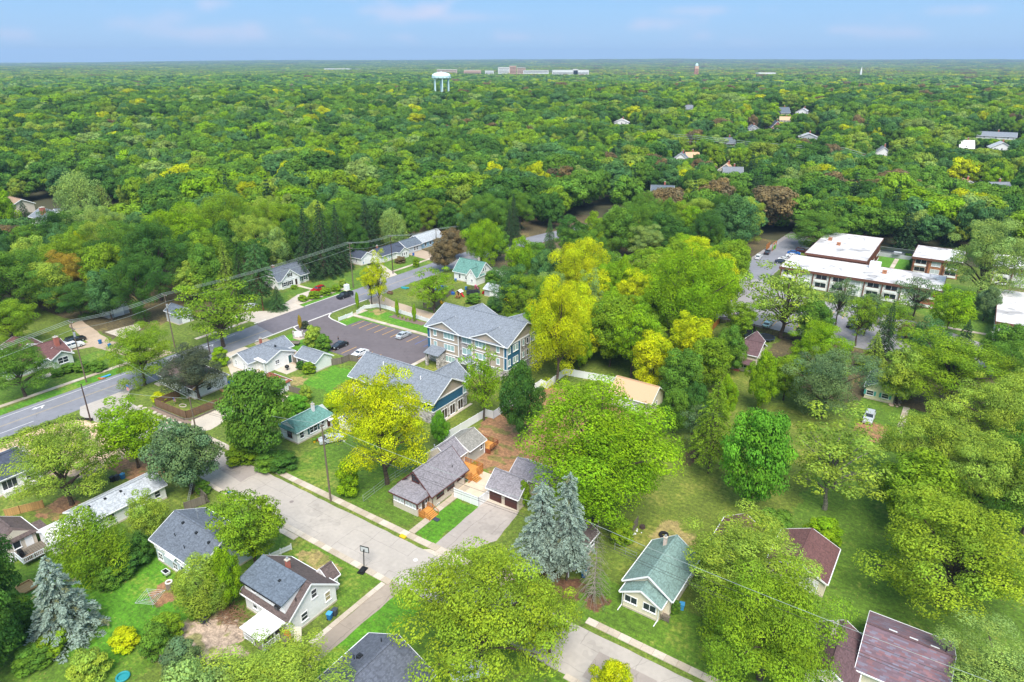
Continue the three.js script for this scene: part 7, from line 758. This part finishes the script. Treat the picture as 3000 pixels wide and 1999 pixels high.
function trampoline(label, u, v, r, net) { const t = new Thing('trampoline', label, 'trampoline', u, v); t.add('mat', cyl(u, v, 0.84, 0.88, r - 0.25, r - 0.25, 24), M.black); t.add('rim_pad', metric(new THREE.TorusGeometry(r - 0.12, 0.12, 6, 28).rotateX(Math.PI / 2).translate(u, 0.88, -v)), mt(0x2b3d52, 0.7)); for (let i = 0; i < 8; i++) { const a = i / 8 * 6.283, x = u + r * 0.95 * Math.cos(a), y = v + r * 0.95 * Math.sin(a); t.add('leg', cyl(x, y, 0, 0.85, 0.03), M.galv); if (net) t.add('net_pole', cyl(x, y, 0.85, 2.5, 0.035), net); } if (net) t.add('net', new THREE.CylinderGeometry(r * 0.94, r * 0.94, 1.5, 24, 1, true).translate(u, 1.7, -v), mt(0x20242a, 0.9, { transparent: true, opacity: 0.55 })); }
trampoline('round black trampoline beside the mauve-roofed house', -38.72,176.97, 2.4); trampoline('netted trampoline with green poles behind the mauve-roofed house', -43.51,177.32, 2.2, M.green); trampoline('netted trampoline in the play yard', -125.96,163.37, 2.2, M.greyBin);
{ const [u, v] = [-80.94,32.13], t = new Thing('clothes_dryer', 'rotary clothes dryer standing on the back lawn', 'clothes dryer', u, v, { turn: 0.5 }); t.add('mast', cyl(u, v, 0, 1.9, 0.03), M.galv); for (let i = 0; i < 4; i++) { const a = i * 1.571 + 0.78; t.add('arm', beam([u, 1.75, v], [u + 1.9 * Math.cos(a), 1.95, v + 1.9 * Math.sin(a)], 0.05, 0.05), M.galv); } for (const r of [0.7, 1.1, 1.5, 1.88]) for (let i = 0; i < 4; i++) { const a = i * 1.571 + 0.78, b = a + 1.571, y = 1.75 + 0.2 * r / 1.9; t.add('line', beam([u + r * Math.cos(a), y, v + r * Math.sin(a)], [u + r * Math.cos(b), y, v + r * Math.sin(b)], 0.018, 0.018), M.vinyl); } }
{ const [u, v] = [-82.53,35.56], t = new Thing('stone_planter', 'round stacked-stone planter on the back lawn', 'planter', u, v); for (let i = 0; i < 6; i++) t.add('ring', metric(new THREE.TorusGeometry(0.42, 0.11, 6, 16).rotateX(Math.PI / 2).translate(u, 0.1 + 0.17 * i, -v)), M.oldwood); t.add('rim', metric(new THREE.TorusGeometry(0.4, 0.12, 6, 16).rotateX(Math.PI / 2).translate(u, 1.12, -v)), M.whiteConcrete); t.add('soil', cyl(u, v, 0.5, 1.06, 0.36), M.brownwood); }
{ const [u, v] = [-85.27,36.67], t = new Thing('wash_tub', 'white tub on legs beside the grey-roofed house', 'tub', u, v); t.add('tub', frustum(u - 0.5, u + 0.5, 0.45, 0.3, u - 0.6, u + 0.6, 0.9, 0.4).translate(0, 0, -v), M.vinyl); t.add('basin', bx(u - 0.5, u + 0.5, v - 0.3, v + 0.3, 0.86, 0.905), M.black); for (const a of [-0.45, 0.45]) for (const b of [-0.25, 0.25]) t.add('leg', cyl(u + a, v + b, 0, 0.5, 0.04), M.darkmetal); }
{ const [u, v] = [-99.57,48.97], t = new Thing('ladder', 'aluminium ladder leaning against the tree by the street', 'ladder', u, v); for (const k of [-0.22, 0.22]) t.add('rail', beam([u + k, 0, v], [u + k + 0.5, 4.6, v + 1.6], 0.06, 0.08), M.galv); for (let i = 1; i < 13; i++) { const s = i / 13; t.add('rung', beam([u - 0.22 + 0.5 * s, 4.6 * s, v + 1.6 * s], [u + 0.22 + 0.5 * s, 4.6 * s, v + 1.6 * s], 0.04, 0.04), M.galv); } }
{ const [u, v] = [-94.21,53.37], t = new Thing('mailbox', 'grey mailbox on a thin post at the kerb', 'mailbox', u, v); t.add('post', cyl(u, v, 0, 1.2, 0.05), M.galv); t.add('box', [bx(u - 0.15, u + 0.15, v - 0.28, v + 0.28, 1.15, 1.35), metric(new THREE.CylinderGeometry(0.15, 0.15, 0.56, 12, 1, false, -Math.PI / 2, Math.PI).rotateX(Math.PI / 2).rotateZ(Math.PI).rotateZ(Math.PI).translate(u, 1.35, -v))], M.blueBin); }
function boardSign(name, label, u, v, h, draw, w, hh, facing, post = M.galv) { // flat printed sign on a post
  const cv = document.createElement('canvas'); cv.width = 256; cv.height = Math.round(256 * hh / w); draw(cv.getContext('2d'), cv.width, cv.height); const tx = new THREE.CanvasTexture(cv); tx.colorSpace = THREE.SRGBColorSpace; const t = new Thing(name, label, 'sign', u, v, { turn: facing }); t.add('post', cyl(u, v + 0.06, 0, h + hh, 0.04), post); const g = new THREE.PlaneGeometry(w, hh); const m = shade(new THREE.Mesh(g, new THREE.MeshStandardMaterial({ map: tx, roughness: 0.5, transparent: true, alphaTest: 0.5, side: THREE.DoubleSide }))); m.name = 'sign_face'; m.position.set(0, h + hh / 2, 0.03); t.g.add(m); return t; }
{ const t = boardSign('stop_sign', 'red octagonal stop sign at the street corner', -145.68,63.96, 1.6, (c, w, h) => { c.fillStyle = '#fff'; c.beginPath(); for (let i = 0; i < 8; i++) { const a = (i + 0.5) * Math.PI / 4; c.lineTo(w / 2 + w * 0.53 * Math.cos(a), h / 2 + h * 0.53 * Math.sin(a)); } c.fill(); c.fillStyle = '#b5121b'; c.beginPath(); for (let i = 0; i < 8; i++) { const a = (i + 0.5) * Math.PI / 4; c.lineTo(w / 2 + w * 0.48 * Math.cos(a), h / 2 + h * 0.48 * Math.sin(a)); } c.fill(); c.fillStyle = '#fff'; c.font = 'bold 84px sans-serif'; c.textAlign = 'center'; c.fillText('STOP', w / 2, h / 2 + 30); }, 0.85, 0.85, 0.1); t.add('street_name_plate', bx(t.u - 0.45, t.u + 0.45, t.v + 0.03, t.v + 0.06, 2.65, 2.95), M.blue); }
boardSign('warning_sign', 'yellow diamond warning sign beside the main road', -166.28,81.88, 1.7, (c, w, h) => { c.fillStyle = '#e8a417'; c.beginPath(); c.moveTo(w / 2, 0); c.lineTo(w, h / 2); c.lineTo(w / 2, h); c.lineTo(0, h / 2); c.fill(); c.fillStyle = '#2a2010'; c.beginPath(); c.moveTo(w / 2, h * 0.25); c.lineTo(w * 0.66, h * 0.5); c.lineTo(w * 0.56, h * 0.5); c.lineTo(w * 0.56, h * 0.75); c.lineTo(w * 0.44, h * 0.75); c.lineTo(w * 0.44, h * 0.5); c.lineTo(w * 0.34, h * 0.5); c.fill(); }, 1.1, 1.1, -0.2);
{ const [u, v] = [-142.65,108.05], t = new Thing('entrance_sign', 'white stone entrance sign beside the parking lot', 'sign', u, v, { turn: 0.7 }); t.add('panel', bx(u - 1.1, u + 1.1, v - 0.12, v + 0.12, 0.5, 1.9), M.vinyl); for (const k of [-1.2, 1.2]) t.add('pier', bx(u + k - 0.2, u + k + 0.2, v - 0.25, v + 0.25, 0, 2.1), M.stone); t.add('plinth', bx(u - 1.1, u + 1.1, v - 0.2, v + 0.2, 0, 0.5), M.stone); }
{ const [u, v] = [-162.68,144.2], t = new Thing('utility_cabinet', 'white utility cabinet beside the tall brown pole', 'cabinet', u, v); t.add('cabinet', bx(u - 0.6, u + 0.6, v - 0.7, v + 0.7, 0.1, 1.9), M.vinyl); t.add('plinth', bx(u - 0.8, u + 0.8, v - 0.9, v + 0.9, 0, 0.1), M.concrete); t.add('cabinet_door', bx(u + 0.6, u + 0.64, v - 0.6, v + 0.6, 0.2, 1.8), M.vinyl); }
{ const [u, v] = [-61.83,273.77], t = new Thing('bin_enclosure', 'open timber bin enclosure with a lime green banner', 'enclosure', u, v); for (const k of [-2.6, 0, 2.6]) t.add('post', bx(u - 0.1, u + 0.1, v + k - 0.1, v + k + 0.1, 0, 3), M.cedar); t.add('beam', bx(u - 0.12, u + 0.12, v - 2.8, v + 2.8, 2.8, 3.05), M.cedar); t.add('back_boards', bx(u - 2.4, u - 2.3, v - 2.6, v + 2.6, 0.2, 2.4), M.cedar); t.add('banner', bx(u + 0.1, u + 0.14, v - 2, v + 2, 0.5, 1.9), M.green); t.add('emblem', ball(u + 0.14, v, 1.25, 0.05, 0.4, 0.6), M.black); }
{ const [u, v] = [-134.03,67.4], t = new Thing('lawn_flag', 'small striped flag on a stick in the fenced garden', 'flag', u, v); t.add('stick', cyl(u, v, 0, 1.9, 0.025), M.galv); for (let i = 0; i < 7; i++) t.add('stripe', bx(u, u + 0.9, v - 0.015, v + 0.015, 1.0 + i * 0.12, 1.12 + i * 0.12), i % 2 ? M.vinyl : M.red); t.add('canton', bx(u - 0.01, u + 0.4, v - 0.025, v + 0.025, 1.45, 1.85), M.blue); }
{ const [u, v] = [-129.24,160.62], t = new Thing('playhouse', 'plastic toy playhouse with white roof in the play yard', 'playhouse', u, v); t.add('wall', [bx(u - 0.8, u - 0.74, v - 0.7, v + 0.7, 0, 1.3), bx(u + 0.74, u + 0.8, v - 0.7, v + 0.7, 0, 1.3), bx(u - 0.8, u + 0.8, v + 0.64, v + 0.7, 0, 1.3), bx(u - 0.8, u - 0.3, v - 0.7, v - 0.64, 0, 1.3), bx(u + 0.3, u + 0.8, v - 0.7, v - 0.64, 0, 1.3)], M.tanwood); t.add('roof_slope', slab([[u - 1, 1.3, v - 0.9], [u - 1, 1.3, v + 0.9], [u, 1.9, v + 0.9], [u, 1.9, v - 0.9]], 0.06), M.whiteTrim); t.add('roof_slope', slab([[u + 1, 1.3, v - 0.9], [u + 1, 1.3, v + 0.9], [u, 1.9, v + 0.9], [u, 1.9, v - 0.9]], 0.06), M.whiteTrim); t.add('slide', beam([u + 1, 1.1, v - 0.4], [u + 2.4, 0.15, v - 0.9], 0.5, 0.08), M.red); }
const clutter = (name, label, cat, geo, mat, u, v) => single(name, label, cat, geo(u, v), mat, u, v);
const cushion = (a, b, c) => (u, v) => [ball(u, v, b, a, b, c, 10)], crate = (a, b, c) => (u, v) => [bx(u - a, u + a, v - b, v + b, 0.02, c), bx(u - a - 0.04, u + a + 0.04, v - b - 0.04, v + b + 0.04, c, c + 0.06)];
clutter('toy_car', 'red ride-on toy car beside the netted trampoline', 'toy', (u, v) => [bx(u - 0.4, u + 0.4, v - 0.3, v + 0.3, 0.15, 0.5), bx(u - 0.25, u + 0.2, v - 0.26, v + 0.26, 0.5, 0.95), cyl(u - 0.3, v - 0.32, 0, 0.3, 0.1), cyl(u + 0.3, v + 0.32, 0, 0.3, 0.1)], M.red, -123.74,165.93); clutter('toy_slide', 'pink toy slide beside the play yard bins', 'toy', (u, v) => [beam([u, 1.3, v], [u + 1.5, 0.1, v - 0.4], 0.4, 0.07), bx(u - 0.3, u + 0.1, v - 0.25, v + 0.25, 0, 1.3)], M.pink, -129.04,168.82); clutter('toy_box', 'blue toy box by the play yard fence', 'toy', crate(0.6, 0.4, 0.7), M.blue, -131.61,160.06); clutter('toy_digger', 'yellow toy digger at the yard fence', 'toy', (u, v) => [bx(u - 0.5, u + 0.5, v - 0.3, v + 0.3, 0.1, 0.5), beam([u + 0.4, 0.5, v], [u + 1.2, 1.0, v], 0.12, 0.14), beam([u + 1.2, 1, v], [u + 1.5, 0.3, v], 0.1, 0.12), bx(u - 0.3, u + 0.2, v - 0.25, v + 0.25, 0.5, 0.95)], M.yellowPlastic, -128.68,150.92); clutter('picnic_table', 'brown picnic table in the play yard', 'table', (u, v) => [bx(u - 0.8, u + 0.8, v - 0.35, v + 0.35, 0.7, 0.76), bx(u - 0.8, u + 0.8, v - 0.8, v - 0.55, 0.42, 0.47), bx(u - 0.8, u + 0.8, v + 0.55, v + 0.8, 0.42, 0.47), bx(u - 0.6, u - 0.5, v - 0.75, v + 0.75, 0.3, 0.4), bx(u + 0.5, u + 0.6, v - 0.75, v + 0.75, 0.3, 0.4), bx(u - 0.6, u - 0.5, v - 0.1, v + 0.1, 0, 0.7), bx(u + 0.5, u + 0.6, v - 0.1, v + 0.1, 0, 0.7)], M.redwood, -127.83,157.96);
clutter('rolled_carpet', 'teal rolled carpet left at the roadside grass', 'carpet', (u, v) => [metric(new THREE.CylinderGeometry(0.22, 0.22, 2.2, 12).rotateX(Math.PI / 2).translate(u, 0.22, -v)), metric(new THREE.CylinderGeometry(0.1, 0.1, 2.24, 10).rotateX(Math.PI / 2).translate(u, 0.22, -v))], M.blueLid, -160.54,66.36); clutter('junk_pile', 'low heap of household junk on the roadside grass', 'junk', (u, v) => [bx(u - 0.8, u + 0.2, v - 0.5, v + 0.4, 0, 0.2), beam([u - 0.5, 0.3, v - 0.6], [u + 0.7, 0.2, v + 0.5], 0.3, 0.12), ball(u + 0.4, v, 0.2, 0.3, 0.25, 0.4)], M.cedar, -160.42,65.3); clutter('kerb_junk', 'teal mattress and bags dumped by the main road', 'junk', (u, v) => [bx(u - 1, u + 1, v - 0.7, v + 0.7, 0, 0.3), ball(u + 1.3, v + 0.2, 0.3, 0.4, 0.3, 0.4), ball(u - 1.2, v, 0.25, 0.35, 0.25, 0.3)], M.tealPlastic, -148.41,156.1); clutter('sofa', 'discarded tan sofa on the roadside grass', 'sofa', (u, v) => [bx(u - 0.9, u + 0.9, v - 0.4, v + 0.4, 0.1, 0.45), bx(u - 0.9, u + 0.9, v + 0.25, v + 0.45, 0.45, 0.9), bx(u - 1, u - 0.8, v - 0.4, v + 0.4, 0.1, 0.65), bx(u + 0.8, u + 1, v - 0.4, v + 0.4, 0.1, 0.65)], M.brownwood, -148.34,149.11); clutter('traffic_barrel', 'orange and white barrel standing on the main road', 'barrel', (u, v) => [cyl(u, v, 0, 0.12, 0.36), cyl(u, v, 0.12, 1, 0.29, 0.25)], M.orange, -153.42,150.49); clutter('mattress', 'cream mattress propped against the white two-storey house', 'mattress', (u, v) => [beam([u, 0.1, v], [u - 0.35, 1.95, v + 0.5], 0.95, 0.18)], M.cream, -59.82,39.3); clutter('plywood_sheet', 'orange plywood sheet leaning beside the porch', 'plywood', (u, v) => [beam([u, 0.05, v], [u - 0.3, 1.2, v + 0.4], 0.9, 0.03)], M.cedar, -61.35,38.84); clutter('grill', 'covered black round grill on the patio by the L-shaped house', 'grill', (u, v) => [cyl(u, v, 0, 0.7, 0.12), ball(u, v, 0.95, 0.55, 0.45, 0.55, 12)], M.black, -128.42,92.87); clutter('brush_pile', 'heap of dry brown branches beside the white two-storey house', 'brush pile', (u, v) => { rnd = rngOf(5); const a = []; for (let i = 0; i < 150; i++) { const x = u + rr(-1.8, 1.8), y = v + rr(-1.4, 1.4), q = rr(0.05, 1.1) * (1 - Math.hypot(x - u, y - v) / 3); a.push(beam([x, Math.max(0.03, q), y], [x + rr(-1.3, 1.3), Math.max(0.03, q + rr(-0.3, 0.3)), y + rr(-1.3, 1.3)], 0.04, 0.04)); } return a; }, mt(0x8a6a50, 1), -70.54,37.23);
clutter('fire_pit', 'timber-edged fire pit on the back lawn', 'fire pit', (u, v) => [beam([u - 1.1, 0.12, v - 0.9], [u + 1.1, 0.12, v - 1], 0.18, 0.22), beam([u - 1.1, 0.12, v + 0.9], [u + 1.1, 0.12, v + 0.9], 0.18, 0.22), beam([u - 1.2, 0.12, v - 0.9], [u - 1.2, 0.12, v + 0.9], 0.18, 0.22), beam([u + 1.2, 0.12, v - 0.9], [u + 1.2, 0.12, v + 0.9], 0.18, 0.22), bx(u - 1.1, u + 1.1, v - 0.85, v + 0.85, 0.0, 0.08)], M.tanwood, -99.45,24.22); clutter('storage_cart', 'blue wheelbarrow lying beside the hedge', 'wheelbarrow', (u, v) => [slab([[u - 0.4, 0.7, v - 0.4], [u + 0.5, 0.7, v - 0.4], [u + 0.4, 0.7, v + 0.5], [u - 0.3, 0.7, v + 0.5]], 0.3), beam([u + 0.4, 0.6, v - 0.2], [u + 1.5, 0.5, v - 0.2], 0.05, 0.05), beam([u + 0.4, 0.6, v + 0.2], [u + 1.5, 0.5, v + 0.2], 0.05, 0.05), cyl(u - 0.4, v, 0, 0.3, 0.2)], M.greyBin, -72.81,34.36); clutter('kayak', 'yellow and orange kayak under the grey-green bush', 'kayak', (u, v) => [ball(u, v, 0.25, 1.4, 0.25, 0.35, 12)], M.yellowPlastic, -67.5,29.66); clutter('kiddie_pool', 'small teal plastic pool at the garden end', 'pool', (u, v) => [metric(new THREE.TorusGeometry(0.7, 0.14, 8, 20).rotateX(Math.PI / 2).translate(u, 0.2, -v)), cyl(u, v, 0.02, 0.1, 0.66)], M.tealPlastic, -72.95,23.79); clutter('storage_bin', 'large green bin bag beneath the street maple', 'bag', cushion(0.5, 0.45, 0.5), M.greenPaint, -38.17,47.32); clutter('marker_sign', 'low white and yellow box on the bungalow verge', 'box', crate(0.5, 0.28, 0.16), M.yellowPlastic, -62.96,62.33); clutter('canoe', 'upturned tan canoe beside the fenced garden', 'canoe', (u, v) => [ball(u, v, 0.3, 1.9, 0.3, 0.42, 14)], M.tanwood, -130.08,77.13); clutter('garden_pond', 'oval pale stone-rimmed pond in the fenced garden', 'pond', (u, v) => [metric(new THREE.TorusGeometry(0.7, 0.12, 6, 20).rotateX(Math.PI / 2).scale(1.3, 1, 0.8).translate(u, 0.1, -v))], M.concrete, -132.14,68.19); clutter('round_pool', 'round cream above-ground pool beyond the big green tree', 'pool', (u, v) => [metric(new THREE.CylinderGeometry(1.6, 1.6, 0.8, 24, 1, true).translate(u, 0.4, -v)), cyl(u, v, 0.02, 0.6, 1.55, 1.55, 24)], M.cream, -115.65,81.72); clutter('log_seat', 'dark tree stump on the dry lawn patch', 'stump', (u, v) => [cyl(u, v, 0, 0.4, 0.5, 0.42, 12)], M.poledark, -32.99,85.54); clutter('tractor_tyre', 'dark round tyre behind the green-roofed cottage', 'tyre', (u, v) => [metric(new THREE.TorusGeometry(0.55, 0.25, 8, 18).rotateX(Math.PI / 2).translate(u, 0.25, -v))], M.rubber, -29.37,85.5); clutter('rubbish_bags', 'white bags and rubbish below the old wooden fence', 'rubbish', (u, v) => { rnd = rngOf(8); return [...Array(9)].map(() => ball(u + rr(-0.9, 0.9), v + rr(-1.6, 1.6), 0.12, rr(0.1, 0.25), rr(0.1, 0.2), rr(0.1, 0.25), 7)); }, M.vinyl, -33.34,83.51); clutter('white_railing', 'stacked white railing sections beside the dirt drive', 'railing', (u, v) => { const a = []; for (let i = 0; i < 9; i++) a.push(bx(u - 1.2 + i * 0.3, u - 1.14 + i * 0.3, v - 0.03, v + 0.03, 0, 1)); a.push(bx(u - 1.3, u + 1.3, v - 0.05, v + 0.05, 0.9, 1), bx(u - 1.3, u + 1.3, v - 0.05, v + 0.05, 0.1, 0.18)); for (let i = 0; i < 5; i++) a.push(bx(u - 0.05, u + 0.05, v + 0.3 + i * 0.4, v + 0.36 + i * 0.4, 0, 0.9)); a.push(bx(u - 0.05, u + 0.05, v, v + 2, 0.85, 0.95)); return a; }, M.vinyl, -176.96,83.18); clutter('rock_border', 'stone border strip along the navy-roofed cottage', 'rocks', (u, v) => { rnd = rngOf(15); return [...Array(60)].map(() => ball(u + rr(-1, 1), v + rr(-3, 3), 0.12, rr(0.15, 0.35), rr(0.1, 0.22), rr(0.15, 0.35), 6)); }, M.gravel, -5.26,156.86).userData.kind = 'stuff';
{ const pots = [[1490, 1535, 'red', 'red flower pot by the silver car'], [1440, 1555, 'yellowPlastic', 'yellow flower pot by the silver car'], [1830, 1540, 'vinyl', 'white garden pot beside the yellow tree'], [1620, 1420, 'tealPlastic', 'teal garden pot before the cottage wall']], at = [[-96.56,74.67], [-96.73,73.86], [-92.26,77.42], [-97.11,77.68]]; pots.forEach(([, , m, l], i) => { const [u, v] = at[i], t = new Thing('flower_pot', l, 'flower pot', u, v); t.add('pot', cyl(u, v, 0, 0.5, 0.2, 0.3, 12), M[m]); t.add('plant', [ball(u, v, 0.7, 0.4, 0.3, 0.4, 8)], LEAF.green); }); }

renderer.render(scene, camera);
